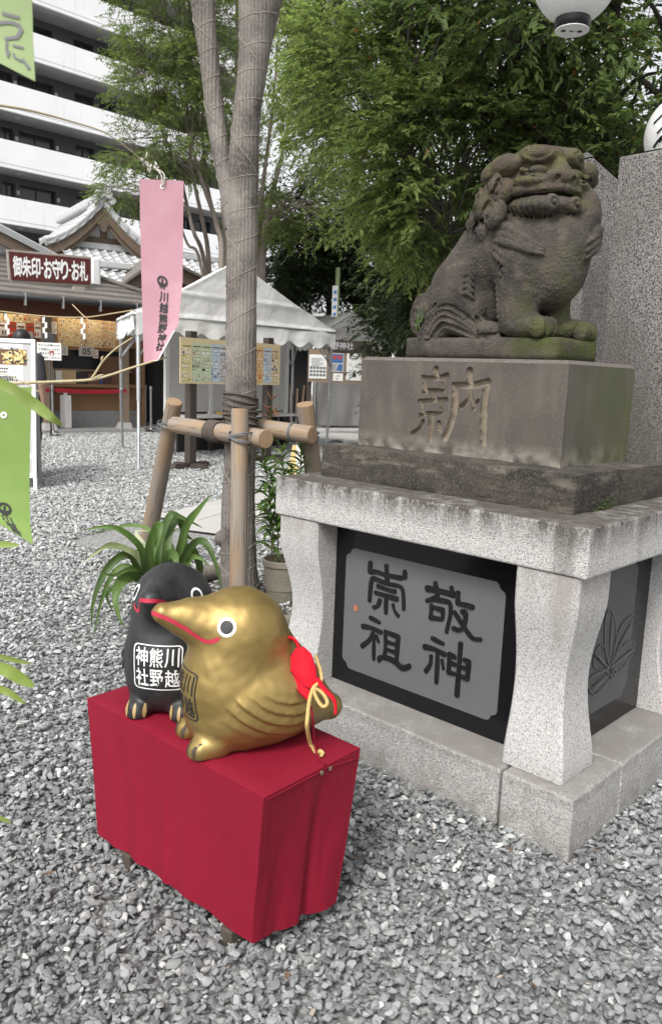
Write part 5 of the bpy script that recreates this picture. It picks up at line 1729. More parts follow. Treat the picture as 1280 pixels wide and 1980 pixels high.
def printed_board(parent, F, u0, u1, z0, z1, b, cols, seed, edge='p_orange', name='poster', rows=14, dens=.72):
    """a notice of small goods: coloured columns and tiny printed items, flat print on a thin board."""
    r = random.Random(seed)
    t = .012
    bd = MB(F).box((u0, b - t, z0), (u1, b, z1)).build(name, M[edge], parent)
    e = (u1 - u0) * .012
    n = len(cols)
    cw = (u1 - u0 - 2 * e) / n
    names = list(dict.fromkeys(cols + ['brown', 'black', 'white', 'red', 'gold', 'navy', 'tan', 'grey']))
    mi = {k: i for i, k in enumerate(names)}
    mb = MB(F)
    def q(a0, a1, c0, c1, bb, k): mb.add([(a0, bb, c0), (a1, bb, c0), (a1, bb, c1), (a0, bb, c1)], [(0, 1, 2, 3)], mi[k])
    H = z1 - z0 - 2 * e
    for i, cc in enumerate(cols):
        a0 = u0 + e + i * cw
        q(a0 + cw * .01, a0 + cw * .99, z0 + e, z1 - e * 2.5, b + .0015, cc)
        nr = rows; ch_ = (H - e * 3) / nr
        for j in range(nr):
            c0 = z0 + e * 1.5 + j * ch_
            k = r.choice((2, 3, 3, 4))
            if j == nr - 1:
                q(a0 + cw * .1, a0 + cw * .9, c0 + ch_ * .3, c0 + ch_ * .6, b + .003, 'brown'); continue
            kind = r.random()
            for s in range(k):
                if r.random() > dens: continue
                x0 = a0 + cw * (.06 + .88 * s / k); w_ = cw * .88 / k * r.uniform(.35, .75)
                ck = r.choice(('brown', 'brown', 'black', 'white', 'red', 'gold', 'navy', 'tan', 'white', 'white', 'white'))
                if kind < .35: q(x0, x0 + w_, c0 + ch_ * .2, c0 + ch_ * .80, b + .003, ck)
                elif kind < .7: q(x0, x0 + w_, c0 + ch_ * .35, c0 + ch_ * .62, b + .003, ck)
                else:
                    q(x0, x0 + w_ * .4, c0 + ch_ * .2, c0 + ch_ * .75, b + .003, ck); q(x0 + w_ * .5, x0 + w_ * .9, c0 + ch_ * .2, c0 + ch_ * .75, b + .0035, 'white')
            if r.random() < .7: q(a0 + cw * .08, a0 + cw * .8, c0 + ch_ * .04, c0 + ch_ * .12, b + .003, 'brown')
    tag(mb.build('printed_items', [M['p_' + k] for k in names], bd), kind='stuff')
    return bd

def text_lines(mb, F, u0, u1, ztop, n, dz, b, seed, fill=.9, mi=0):
    r = random.Random(seed)
    for i in range(n):
        x = u0; z = ztop - i * dz
        end = u0 + (u1 - u0) * (r.uniform(.55, 1) if i % 3 == 2 else r.uniform(.9, 1)) * fill
        while x < end:
            w_ = dz * r.uniform(.25, .6)
            mb.add([(x, b, z - dz * .55), (x + w_, b, z - dz * .55), (x + w_, b, z), (x, b, z)], [(0, 1, 2, 3)], mi)
            x += w_ + dz * .18

# ---------------------------------------------------------------- apartment block
AF = Frame((at(0, 376, 40.0)[0], 40.0), math.radians(46))
apt = thing('apartment_building', 'tall apartment block with white balcony parapets and dark recessed walls', 'building', AF((0, 0, 0)))
ztop = [AF.hit(0, y, 0)[2] for y in (39, 151, 264, 376)]
dz_ = (ztop[0] - ztop[3]) / 3
z_of = lambda k: ztop[3] + dz_ * k                      # top of the parapet of storey k
ph_ = abs(AF.hit(0, 264, 0)[2] - AF.hit(0, 318, 0)[2])
uE = AF.hit(452, 220, 0)[0]
u0_, u1_ = -7.0, uE
WB = -1.7
wz = lambda px, py: AF.hit(px, py, WB)[0]
WIN = [(wz(-70, 270), wz(-46, 270)), (wz(2, 270), wz(27, 270)), (wz(37, 276), wz(106, 290)), (wz(146, 300), wz(183, 310)), (wz(193, 310), wz(224, 320)), (wz(262, 330), wz(282, 335)), (wz(290, 335), wz(330, 345)), (wz(352, 350), wz(372, 355)), (wz(380, 355), wz(408, 360))]
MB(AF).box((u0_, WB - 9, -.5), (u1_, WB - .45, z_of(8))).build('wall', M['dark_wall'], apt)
first_win = None
for k in range(-2, 8):
    zt = z_of(k)
    zb = zt - ph_
    MB(AF).box((u0_, -.16, zb), (u1_, 0, zt)).build('parapet', M['balcony_white'], apt)
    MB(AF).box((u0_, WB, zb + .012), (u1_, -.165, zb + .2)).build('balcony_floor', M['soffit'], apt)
    MB(AF).box((u0_, -.012, zb + .16), (u1_, .006, zb + .185)).build('drip_groove', M['soffit'], apt)
    # wall of this storey, pieced round the openings
    zf = zb + .2; zc = z_of(k + 1) - ph_
    zh = zf + 2.05
    mbw = MB(AF).box((u0_, WB - .44, zh), (u1_, WB, zc))
    xs = [u0_] + [x for w in WIN for x in w] + [u1_]
    for i in range(0, len(xs) - 1, 2):
        if xs[i + 1] > xs[i]: mbw.box((xs[i], WB - .44, zf), (xs[i + 1], WB, zh - .002))
    mbw.build('storey_wall', M['dark_wall'], apt)
    if -2 <= k <= 5:
        for j, (a, b_) in enumerate(WIN):
            f = MB(AF)
            for (x0, x1, z0, z1) in ((a, a + .06, zf, zh), (b_ - .06, b_, zf, zh), (a + .06, b_ - .06, zh - .06, zh), ((a + b_) / 2 - .03, (a + b_) / 2 + .03, zf, zh - .06)):
                f.box((x0, WB - .30, z0), (x1, WB - .22, z1 - .004))
            fo = f.build('window', M['frame_dark'], apt)
            MB(AF).box((a + .03, WB - .29, zf), (b_ - .03, WB - .27, zh - .03)).build('pane', M['glass_dark'], fo)
            if j in (1, 2, 4):
                MB(AF).box((b_ + .05, WB + .001, zh - .50), (b_ + .20, WB + .05, zh - .30)).build('meter_box', M['metal_grey'], apt)
    for px in (20, 218):
        c = AF.hit(px, 318 - 54 + 0, -.9)
        MB().lathe([(.0005, -.07), (.14, -.06), (.17, -.02), (.17, 0.004)], AF((c[0] + .3, -.85, zb + .01)), 14).build('ceiling_light', M['soffit'], apt)
# stair tower at the end
uT0, uT1 = AF.hit(456, 150, -2)[0], AF.hit(505, 150, -2)[0]
MB(AF).box((uT0 + .15, -6, -.5), (uT1, -2, z_of(8.5))).build('stair_tower', M['metal_grey'], apt)
for i in range(6):
    x = uT0 + .15 + (uT1 - uT0 - .15) * (i + .5) / 6
    MB(AF).box((x - .03, -2, -.4), (x + .03, -1.94, z_of(8.5) - .1)).build('tower_rib', M['soffit'], apt)

# ---------------------------------------------------------------- shrine hall with a tiled gable
HF = Frame((at(198, 560, 24.0)[0], 24.0), math.radians(33))
hall = thing('tiled_shrine_hall', 'shrine hall with a grey tiled gable roof, white plaster pediment and dark barge boards', 'building', HF((0, 0, 0)))
def tile_proto():
    mb = MB()
    n = 10
    vs = []
    for zz, yy in ((0, .0), (.035, .0), ):
        pass
    w, L_, th = .275, .29, .022
    prof = []
    for i in range(n + 1):
        u = i / n
        h = -.030 * math.sin(math.pi * min(1, u / .72)) if u < .72 else .032 * math.sin(math.pi * (u - .72) / .28)
        prof.append((u * w, h))
    for y, lift in ((0, .026), (L_, 0)):                # y runs up the slope
        vs += [(x, y, h + lift) for x, h in prof]
    vs += [(x, 0, h + .026 - th) for x, h in prof]
    m_ = n + 1
    mb.add(vs, [(i, i + 1, m_ + i + 1, m_ + i) for i in range(n)] + [(i + 1, i, 2 * m_ + i, 2 * m_ + i + 1) for i in range(n)])
    return mb
TP = None
def tile_field(parent, F, u0, ncol, nrow, b_e, z_e, slope, mask=None):
    """rows of pantiles: eave at offset b_e and height z_e, rising backwards."""
    global TP
    ca, sa_ = math.cos(slope), math.sin(slope)
    ang = math.atan2(F.u[1], F.u[0])
    base = Matrix(((F.u[0], -F.n[0] * ca, F.n[0] * sa_, 0), (F.u[1], -F.n[1] * ca, F.n[1] * sa_, 0), (0, sa_, ca, 0), (0, 0, 0, 1)))
    for r_ in range(nrow):
        for c_ in range(ncol):
            if mask and not mask(r_, c_): continue
            p = F((u0 + c_ * .268, b_e - r_ * .26 * ca, z_e + r_ * .26 * sa_))
            if TP is None:
                TP = tile_proto().build('roof_tile', M['tile'], None, smooth=35, origin=np.zeros(3)); o = TP
            else:
                o = TP.copy(); col.objects.link(o)
            o.parent = parent
            m_ = base.copy(); m_.translation = Vector(p - np.array(parent['_o']))
            o.matrix_local = m_ @ Matrix.Rotation(random.uniform(-.012, .012), 4, 'Z')
zp = HF.hit(198, 470, 0)[2]
h = lambda px, py, b=0: HF.hit(px, py, b)
# pent roof in front of the pediment
uL = h(112, 478)[0]; uR = h(425, 500)[0]
ncol = int((uR - uL) / .268)
zt_, ze_ = h(200, 482)[2], None
slope = math.radians(27)
nrow = 8
Ls = nrow * .26
tile_field(hall, HF, uL, ncol, nrow, Ls * math.cos(slope), zt_ - Ls * math.sin(slope), slope)
MB(HF).hexa([(uL, -.1, zt_ - .12), (uR, -.1, zt_ - .12), (uR, Ls * math.cos(slope) - .05, zt_ - Ls * math.sin(slope) - .09), (uL, Ls * math.cos(slope) - .05, zt_ - Ls * math.sin(slope) - .09)],
            [(uL, -.1, zt_ - .06), (uR, -.1, zt_ - .06), (uR, Ls * math.cos(slope) - .05, zt_ - Ls * math.sin(slope) - .04), (uL, Ls * math.cos(slope) - .05, zt_ - Ls * math.sin(slope) - .04)]).build('roof_deck', M['timber_old'], hall)
MB(HF).box((uL, -.16, zt_ - .02), (uR, .10, zt_ + .16)).build('ridge_band', M['tile'], hall, bevel=.03)
# pediment
tri = [h(112, 470), h(277, 484), h(199, 412)]
MB(HF).prism([(p[0], -.02, p[2]) for p in tri], (0, -.2, 0)).build('plaster_gable', M['white_wall'], hall)
bm0, bm1 = h(118, 464), h(275, 480)
MB(HF).box((bm0[0], -.02, zt_ + .16), (bm1[0], .06, zt_ + .32)).build('beam', M['timber_old'], hall)
p_ = h(200, 440)
MB(HF).box((p_[0] - .09, -.02, zt_ + .33), (p_[0] + .09, .05, h(199, 428)[2])).build('king_post', M['timber_old'], hall)
g = h(200, 432, .30)
mb = MB(HF)
mb.prism([(g[0] + x, .30, g[2] + z) for x, z in ((-.16, .14), (-.20, -.02), (-.10, -.06), (-.08, -.18), (0, -.24), (.08, -.18), (.10, -.06), (.20, -.02), (.16, .14), (0, .26))], (0, .05, 0))
mb.build('gable_pendant', M['timber_old'], hall)
# barge boards and verge tiles on concave slopes
top = h(198, 392, .3)
for sgn, end in ((-1, h(86, 468, .3)), (1, h(300, 486, .3))):
    pth = smooth_path([top, lerp(top, end, .35) + np.array([0, 0, -.16]), lerp(top, end, .7) + np.array([0, 0, -.16]), end], 6)
    n_ = len(pth)
    mb = MB(HF)
    for (o0, o1, b0, b1) in ((-.10, -.36, .30, .36), (-.36, -.50, .24, .30)):
        vs = [(p[0], b0, p[2] + o0) for p in pth] + [(p[0], b0, p[2] + o1) for p in pth] + [(p[0], b1, p[2] + o0) for p in pth] + [(p[0], b1, p[2] + o1) for p in pth]
        fs = []
        for i in range(n_ - 1):
            fs += [(i, i + 1, n_ + i + 1, n_ + i), (2 * n_ + i, 2 * n_ + i + 1, 3 * n_ + i + 1, 3 * n_ + i), (i, i + 1, 2 * n_ + i + 1, 2 * n_ + i), (n_ + i, n_ + i + 1, 3 * n_ + i + 1, 3 * n_ + i)]
        mb.add(vs, fs)
    mb.build('barge_board', M['timber_old'], hall)
    # roof plane behind the verge
    mb = MB(HF)
    vs = [(p[0], .38, p[2] + .0) for p in pth] + [(p[0], -4.5, p[2]) for p in pth] + [(p[0], .38, p[2] - .09) for p in pth] + [(p[0], -4.5, p[2] - .09) for p in pth]
    mb.add(vs, [(i, i + 1, n_ + i + 1, n_ + i) for i in range(n_ - 1)] + [(2 * n_ + i, 2 * n_ + i + 1, 3 * n_ + i + 1, 3 * n_ + i) for i in range(n_ - 1)] + [(i, i + 1, 2 * n_ + i + 1, 2 * n_ + i) for i in range(n_ - 1)])
    mb.build('roof_plane', M['tile'], hall)
    d = np.concatenate([[0], np.cumsum([np.linalg.norm(pth[i + 1] - pth[i]) for i in range(n_ - 1)])])
    for row, (bo, rr) in enumerate(((.36, .085), (.10, .085), (-.18, .085))):
        m_ = int(d[-1] / .30)
        for k in range(m_):
            a_ = np.array([np.interp(k * d[-1] / m_, d, [p[j] for p in pth]) for j in range(3)])
            b_ = np.array([np.interp((k + 1.06) * d[-1] / m_, d, [p[j] for p in pth]) for j in range(3)])
            a_[1] = b_[1] = bo; a_[2] += .06; b_[2] += .075
            MB(HF).tube([a_, b_], [rr * .82, rr * 1.08], 9).build('verge_tile', M['tile'], hall, smooth=40)
            if row == 0:
                mid = (a_ + b_) / 2
                s_ = (b_ - a_) * .52
                arc = [mid - s_ * math.cos(a) * .95 + np.array([0, .03, -.13 * math.sin(a) - .02]) for a in np.linspace(0, math.pi, 9)]
                MB(HF).prism(arc, (0, .03, 0)).build('drip_tile', M['tile'], hall)
rp_ = h(198, 389, .35)
mb = MB(HF)
mb.box((rp_[0] - .13, -4.4, rp_[2]), (rp_[0] + .13, .42, rp_[2] + .26))
mb.build('ridge', M['tile'], hall, bevel=.06)
mb = MB(HF)
for (x, z, r) in ((-.24, .02, .10), (.24, .02, .10), (-.10, .20, .12), (.12, .20, .12), (0, .34, .10)):
    mb.tube([(rp_[0] + x, .36, rp_[2] + z), (rp_[0] + x, .52, rp_[2] + z)], r, 12)
mb.build('ridge_end_tile', M['tile'], hall, smooth=40)
MB(HF).box((uL + .3, -3.5, -.1), (uR, -.23, zt_ + .2)).build('wall', M['white_wall'], hall)
# lower tiled wing and the little porch gable before it
we = h(178, 512, 2.6)
tile_field(hall, HF, h(186, 520, 2.6)[0], 5, 6, 3.6, h(190, 556, 3.6)[2], math.radians(24))
MB(HF).box((h(180, 505, 2.3)[0], 2.15, h(190, 512, 2.3)[2] - .05), (h(252, 515, 2.3)[0], 2.4, h(190, 512, 2.3)[2] + .12)).build('wing_ridge', M['tile'], hall, bevel=.03)
pa_, pl_, pr_ = h(310, 500, 3.4), h(214, 566, 3.4), h(402, 545, 3.4)
for e_ in (pl_, pr_):
    mb = MB(HF)
    mb.prism([(pa_[0], 3.4, pa_[2]), (e_[0], 3.4, e_[2]), (e_[0], 3.4, e_[2] - .30), (pa_[0], 3.4, pa_[2] - .36)], (0, -.10, 0))
    mb.build('porch_barge_board', M['timber_old'], hall)
    mb = MB(HF)
    mb.prism([(pa_[0], 3.52, pa_[2] + .10), (e_[0], 3.52, e_[2] + .06), (e_[0], 3.52, e_[2] + .002), (pa_[0], 3.52, pa_[2] + .002)], (0, -1.6, 0))
    mb.build('porch_roof', M['roof_metal'], hall)
MB(HF).prism([(pa_[0], 3.28, pa_[2] - .36), (pl_[0] + .3, 3.28, pl_[2] - .2), (pr_[0] - .3, 3.28, pl_[2] - .2)], (0, -.08, 0)).build('porch_panel', M['white_wall'], hall)
MB(HF).box((pl_[0] + .5, 3.1, 0), (pr_[0] - .4, 3.22, pl_[2] - .1)).build('porch_screen', M['timber_old'], hall)

# ---------------------------------------------------------------- shrine office
OFr = Frame((-5.86, 17.5), math.radians(40))
off = thing('shrine_office', 'timber shrine office with a dark ribbed roof, serving windows and yellow price boards', 'building', OFr((0, 0, 0)))
o_ = lambda px, py, b=0: OFr.hit(px, py, b)
uA, uB = o_(-150, 600)[0], o_(300, 600, -.3)[0]
fl = tag(MB(OFr).box((uA, -2.6, -.05), (uB + 2.5, -.12, .055)).build('office_floor', M['joint']), kind='structure')
MB(OFr).box((uA, -.118, -.05), (uB + 2.5, 0, .060)).build('kerb', M['kerb_grey'], fl)
for i in range(13):
    for j in range(2):
        a0 = uA + 1.2 + i * .62
        MB(OFr).box((a0 + .008, -.13 - j * .62 - .605, .05), (a0 + .612, -.13 - j * .62 - .006, .062)).build('floor_tile', M['floor_tile'], fl)
zE = o_(140, 582, .45)[2]
# roof: overlapping dark strips, hipped at the right end
nS_ = 9
for i in range(nS_):
    b0 = .50 - i * .30; b1 = b0 - .32
    z0 = zE + .10 + i * .125; z1 = z0 + .090
    uR_ = uB + .35 - i * .33; uR2 = uR_ - .33
    MB(OFr).hexa([(uA, b0, z0 - .05), (uR_, b0, z0 - .05), (uR2, b1, z1 - .05), (uA, b1, z1 - .05)], [(uA, b0, z0), (uR_, b0, z0), (uR2, b1, z1), (uA, b1, z1)]).build('roof_strip', M['roof_metal'], off)
MB(OFr).tube([(uB + .37, .52, zE + .11), (uB + .37 - 9 * .33, .52 - 9 * .30, zE + .13 + 9 * .125)], .05, 8).build('hip_cap', M['roof_metal'], off, smooth=True)
MB(OFr).hexa([(uB + .35, .5, zE + .05), (uB + .35, -2.2, zE + .05), (uB - 2.6, -2.2, zE + 1.18), (uB + .34, .5, zE + .06)], [(uB + .36, .5, zE + .09), (uB + .36, -2.2, zE + .09), (uB - 2.6, -2.2, zE + 1.22), (uB + .35, .5, zE + .10)]).build('hip_face', M['roof_metal'], off)
MB(OFr).box((uA, -2.3, zE - .03), (uB + .2, .35, zE + .03)).build('eaves_soffit', M['timber_red'], off)
MB(OFr).box((uA, .36, zE - .06), (uB + .3, .42, zE + .06)).build('fascia', M['timber_red'], off)
MB(OFr).tube([(uA, .53, zE + .0), (uB + .35, .53, zE + .0)], .06, 10).build('gutter', M['frame_dark'], off, smooth=True)
for px in (47, 120, 192, 262):
    u = o_(px, 590, .5)[0]
    MB(OFr).box((u - .012, .50, zE - .17), (u + .012, .595, zE + .07)).build('gutter_bracket', M['galv'], off)
# frame: head beam, posts with stone feet
MB(OFr).box((uA, -.42, zE - .30), (uB, -.22, zE - .035)).build('head_beam', M['timber_red'], off)
for px in (92, 240):
    u = o_(px, 720, -.30)[0]
    MB(OFr).box((u - .085, -.40, .20), (u + .085, -.22, zE - .302)).build('post', M['timber_grey'], off)
    MB(OFr).hexa([(u - .15, -.46, .05), (u + .15, -.46, .05), (u + .15, -.16, .05), (u - .15, -.16, .05)], [(u - .11, -.42, .198), (u + .11, -.42, .198), (u + .11, -.20, .198), (u - .11, -.20, .198)]).build('post_foot', M['granite'], off)
# wall with the serving openings
WBf = -1.05
zk0 = o_(180, 816, WBf)[2]; zk = o_(180, 794, WBf)[2]; zc_ = o_(180, 748, WBf)[2]; zw1 = o_(180, 668, WBf)[2]; zw0 = o_(180, 714, WBf)[2]
MB(OFr).box((uA, WBf - .2, .05), (uB, WBf, zk)).build('plinth_wall', M['kerb_grey'], off)
MB(OFr).box((uA, WBf - .2, zk + .002), (uB, WBf - .02, zc_)).build('panel', M['timber'], off)
MB(OFr).box((uA, WBf - .5, zc_ + .002), (uB, WBf + .22, zc_ + .07)).build('counter', M['timber'], off)
MB(OFr).box((uA, -2.55, .05), (uB, -2.45, zE)).build('back_wall', M['timber_red'], off)
MB(OFr).box((uB - .02, -2.44, .06), (uB + .06, WBf + .1, zE - .04)).build('end_wall', M['timber'], off)
MB(OFr).box((uA, WBf - .12, zw1 - .02), (uB, WBf - .02, zE - .04)).build('upper_wall', M['timber'], off)
mu = o_(98, 700, WBf)[0]
MB(OFr).box((mu - .35, WBf - .10, zc_ + .08), (mu + .05, WBf - .005, zw1 - .03)).build('jamb', M['timber_red'], off)
gl = MB(OFr).box((mu + .06, WBf - .11, zw0), (uB - .3, WBf - .09, zw1 - .03))
gl.build('window_pane', M['glass_dark'], off)
MB(OFr).box((mu + .05, WBf - .10, zw0 - .05), (uB - .25, WBf + .03, zw0 - .002)).build('sill', M['timber_grey'], off)
for (px0, px1, py0, py1, key) in ((118, 145, 716, 734, 'p_tan'), (147, 165, 720, 734, 'p_black'), (168, 190, 722, 735, 'p_brown'), (192, 214, 724, 738, 'p_navy'), (30, 60, 705, 730, 'p_brown'), (195, 232, 690, 712, 'p_brown'), (106, 120, 716, 734, 'p_white')):
    a, b_ = o_(px0, py1, WBf + .08), o_(px1, py0, WBf + .08)
    MB(OFr).box((a[0], WBf + .02, zc_ + .07), (b_[0], WBf + .14, max(b_[2], zc_ + .10))).build('goods_tray', M[key], off)
lm, ln_, ll_, lb_ = new_mat('lamp_glow')
lb_.inputs['Emission Color'].default_value = (1, .78, .48, 1); lb_.inputs['Emission Strength'].default_value = 9.0
for (px0, px1, py, bb) in ((62, 84, 659, WBf - .6), (110, 235, 606, WBf + .32), (-60, 80, 588, WBf + .32)):  # first lamp is real; the two along the eaves are added to brighten the front
    q0, q1 = o_(px0, py, bb), o_(px1, py, bb)
    zz = min(q0[2], zE - .12)
    MB(OFr).box((q0[0], bb - .02, zz - .02), (q1[0], bb + .02, zz + .02)).build('strip_lamp_and_fill', lm, off)
# boards with the prices
a, b_ = o_(112, 668, WBf + .02), o_(237, 612, WBf + .02)
MB(OFr).box((a[0] - .10, WBf - .02, a[2] - .07), (b_[0] + .02, WBf + .005, b_[2] + .18)).build('board_frame', M['timber'], off)
printed_board(off, OFr, a[0], b_[0], a[2], b_[2], WBf + .022, ['cream', 'yellow', 'cream', 'tan', 'cream', 'cream', 'tan', 'cream', 'orange'], 3, rows=13, name='price_board')
a, b_ = o_(-60, 620, WBf + .02), o_(85, 588, WBf + .02)
printed_board(off, OFr, a[0], b_[0], a[2], b_[2], WBf + .022, ['cream', 'tan', 'cream', 'yellow', 'cream', 'tan', 'cream'], 5, rows=6, name='price_board', edge='p_tan')
a, b_ = o_(-40, 648, WBf + .02), o_(84, 622, WBf + .02)
printed_board(off, OFr, a[0], b_[0], a[2], b_[2], WBf + .022, ['white', 'red', 'white', 'red', 'white', 'red', 'white'], 8, rows=2, name='photo_board', edge='p_brown')
for (px0, px1, py0, py1, sd) in ((100, 110, 622, 645, 1), (79, 90, 621, 643, 2), (119, 131, 668, 686, 3), (180, 190, 676, 692, 4)):
    a, b_ = o_(px0, py1, WBf + .04), o_(px1, py0, WBf + .04)
    no = MB(OFr).box((a[0], WBf + .03, a[2]), (b_[0], WBf + .042, b_[2])).build('paper_notice', M['paper'], off)
    mb = MB(OFr); text_lines(mb, OFr, a[0] + .015, b_[0] - .015, b_[2] - .02, 5, (b_[2] - a[2]) / 6, WBf + .0435, sd)
    mb.build('print', M['ink_red' if sd == 4 else 'ink_grey'], no)
for (body, px, py) in (('05', 167, 679), ('06', 48, 650)):
    c = o_(px, py, WBf + .05)
    no = MB(OFr).box((c[0] - .18, WBf + .045, c[2] - .11), (c[0] + .18, WBf + .06, c[2] + .11)).build('number_plate', M['p_grey'], off)
    mb = MB(); put_text(mb, body, OFr((c[0], WBf + .06, c[2])), OFr.u, (0, 0, 1), .15, weight=.02, out=.003)
    mb.build('number', M['ink'], no)
# white gable wall and verge at the left, behind the sign
mb = MB(OFr); q0 = o_(-60, 400, -1.9); q1 = o_(118, 494, -1.9)
mb.prism([(q0[0], -1.9, q0[2]), (q1[0], -1.9, q1[2]), (q1[0], -1.9, zE + .3), (q0[0], -1.9, zE + .3)], (0, -.2, 0))
mb.build('gable_wall', M['white_wall'], off)
q0, q1 = o_(-60, 402, -1.4), o_(122, 497, -1.4)
MB(OFr).prism([(q0[0], -1.4, q0[2]), (q1[0], -1.4, q1[2]), (q1[0], -1.4, q1[2] - .14), (q0[0], -1.4, q0[2] - .14)], (0, -2.5, 0)).build('verge_flashing', M['metal_grey'], off)
MB(OFr).prism([(q0[0], -1.46, q0[2] - .15), (q1[0] - .3, -1.46, q1[2] - .15 + .11), (q1[0] - .3, -1.46, q1[2] - .36 + .11), (q0[0], -1.46, q0[2] - .40)], (0, -.08, 0)).build('verge_board', M['timber_old'], off)
q = o_(184, 520, -.6)
MB(OFr).box((q[0] - .12, -.75, zE + .3), (q[0] + .10, -.5, q[2] + .25)).build('vent_cover', M['white_wall'], off, bevel=.05)
# sign on the roof
sg = [o_(12.5, 481, -.1), o_(177, 496, -.1), o_(177, 554, -.1), o_(18, 545, -.1)]
sgn_t = thing('shrine_office_sign', 'maroon signboard with thick white characters standing on the dark ribbed roof', 'sign', OFr(sg[3]))
C = [OFr(p) for p in sg]
nrm = OFr.n
mb = MB(); mb.hexa([C[3] - nrm * .06, C[2] - nrm * .06, C[2], C[3]], [C[0] - nrm * .06, C[1] - nrm * .06, C[1], C[0]]); mb.build('frame', M['sign_frame'], sgn_t, bevel=.01)
ctr = sum(C) / 4
I = [ctr + (c - ctr) * np.array([.955, .955, .86]) for c in C]
mb = MB(); mb.hexa([I[3] + nrm * .002, I[2] + nrm * .002, I[2] + nrm * .016, I[3] + nrm * .016], [I[0] + nrm * .002, I[1] + nrm * .002, I[1] + nrm * .016, I[0] + nrm * .016]); mb.build('panel', M['sign_red'], sgn_t)
rt = (I[1] - I[0] + I[2] - I[3]); wS = np.linalg.norm(rt) / 2; rt /= np.linalg.norm(rt)
hS = np.linalg.norm(I[0] - I[3] + I[1] - I[2]) / 2
upS = np.array([0, 0, 1.0]); rt = rt - upS * 0
cx_ = 0
body = '御朱印・お守り・お札'
ws = [1, 1, 1, .38, .92, 1, .85, .38, .92, 1]
tot = sum(ws); x = -wS * .47
for chx, w_ in zip(body, ws):
    ww = wS * .94 * w_ / tot
    mb = MB()
    cc = ctr + rt * (x + ww / 2)
    if chx == '・':
        mb.tube([cc + nrm * .017, cc + nrm * .022], ww * .36, 14)
    else:
        put_text(mb, chx, cc + upS * 0, rt, upS, hS * .70, ww * .93, weight=.032, out=.020)
    mb.build('sign_character', M['white_paint'], sgn_t)
    x += ww
for px in (44, 151):
    q = o_(px, 556, -.05)
    MB(OFr).box((q[0] - .12, -.35, q[2] - .22), (q[0] + .12, .05, q[2] + .02)).build('foot', M['sign_frame'], sgn_t, bevel=.01)
# ================================================================== TENTS, BOARDS, BARRIERS
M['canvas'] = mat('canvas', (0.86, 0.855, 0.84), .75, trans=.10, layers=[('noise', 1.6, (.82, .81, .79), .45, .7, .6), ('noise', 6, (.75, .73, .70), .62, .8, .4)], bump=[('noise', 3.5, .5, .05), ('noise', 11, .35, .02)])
M['canvas_shaded'] = mat('canvas_shaded', (0.19, 0.187, 0.18), .8, layers=[('noise', 1.4, (.14, .137, .132), .45, .7, .6)], bump=[('noise', 3, .5, .05)])  # darker canvas: the shade on the far tent is put into its colour
M['board_white'] = mat('board_white', (0.62, 0.61, 0.60), .6, layers=[('noise', 2, (.54, .53, .52), .45, .7, .5)])
M['post_dark'] = mat('post_dark', (0.045, 0.035, 0.028), .7, layers=[('noise', 12, (.07, .055, .045), .45, .7, .5)])
M['dark_void'] = mat('dark_void', (0.022, 0.02, 0.019), .9)  # near-black colour stands in for unlit depth under and behind the tent
TFL, TFR = np.array([-2.95, 11.9, 0.]), np.array([-.045, 15.4, 0.])
TBL = np.array([-3.83, 14.2, 0.]); TBR = TFR + TBL - TFL
zEv, zVal = 2.30, 1.99
pk = at(452, 503, 13.45)
zPk = pk[2]
def tent(root, FL, FR, BL, BR, zEv, zVal, zPk, m, folds, scal=9):
    up = lambda p, z: np.array([p[0], p[1], z])
    tF = .44
    PF_, PB_ = lerp(FL, FR, tF), lerp(BL, BR, tF)
    def gable(A, B, P, name, flip):
        d = (B - A) / np.linalg.norm(B - A); nn = np.array([d[1], -d[0], 0]) * (1 if not flip else -1)
        def topz(u): return zEv + (zPk - zEv) * (u / tF if u < tF else (1 - u) / (1 - tF))
        mb = MB()
        NU, NV = 110, 26
        def fn(u, v):
            p = lerp(A, B, u)
            zb = zVal - .05 * (math.cos(2 * math.pi * scal * u)) * (1 if True else 0)
            zt = topz(u) - .04 * math.sin(math.pi * min(u / tF, 1)) * (u < tF) - .04 * math.sin(math.pi * max(0, (u - tF) / (1 - tF))) * (u > tF)
            z = zt + (zb - zt) * v
            q = Vector((u * 4.2, z * 1.1, 3.3 if flip else 1.1))
            w = .035 * noise.noise(q) + .016 * noise.noise(q * 3.1)
            w += .02 * math.exp(-((z - zEv - .32) / .03) ** 2)         # seam that sags across the gable
            if z < zEv: w += .030 * math.sin(2 * math.pi * scal * u) * (zEv - z) / .3 * .5 + .02
            return up(p, z) + nn * w * folds
        mb.grid(fn, NU, NV)
        return mb.build(name, m, root, smooth=True)
    gable(FL, FR, PF_, 'gable_sheet', False)
    gable(BL, BR, PB_, 'gable_sheet', True)
    for (A, B, t) in ((FL, BL, 'l'), (FR, BR, 'r')):
        mb = MB()
        def fn(u, v, A=A, B=B):
            e = lerp(A, B, u); r = lerp(PF_, PB_, u)
            return lerp(up(r, zPk), up(e, zEv), v) + np.array([0, 0, .03 * noise.noise(Vector((u * 5, v * 3, 7.7))) - .05 * math.sin(math.pi * v)])
        mb.grid(fn, 20, 12)
        mb.build('roof_sheet', m, root, smooth=True)
        mb = MB()
        d = (B - A) / np.linalg.norm(B - A)
        nn = np.array([d[1], -d[0], 0])
        def fv(u, v, A=A, B=B):
            p = lerp(A, B, u)
            zb = zVal - .05 * math.cos(2 * math.pi * 7 * u)
            return up(p, zEv + (zb - zEv) * v) + nn * (.03 * noise.noise(Vector((u * 14, v * 2, 1.5))) + .03 * math.sin(u * 40) * v)
        mb.grid(fv, 50, 6)
        mb.build('valance', m, root, smooth=True)
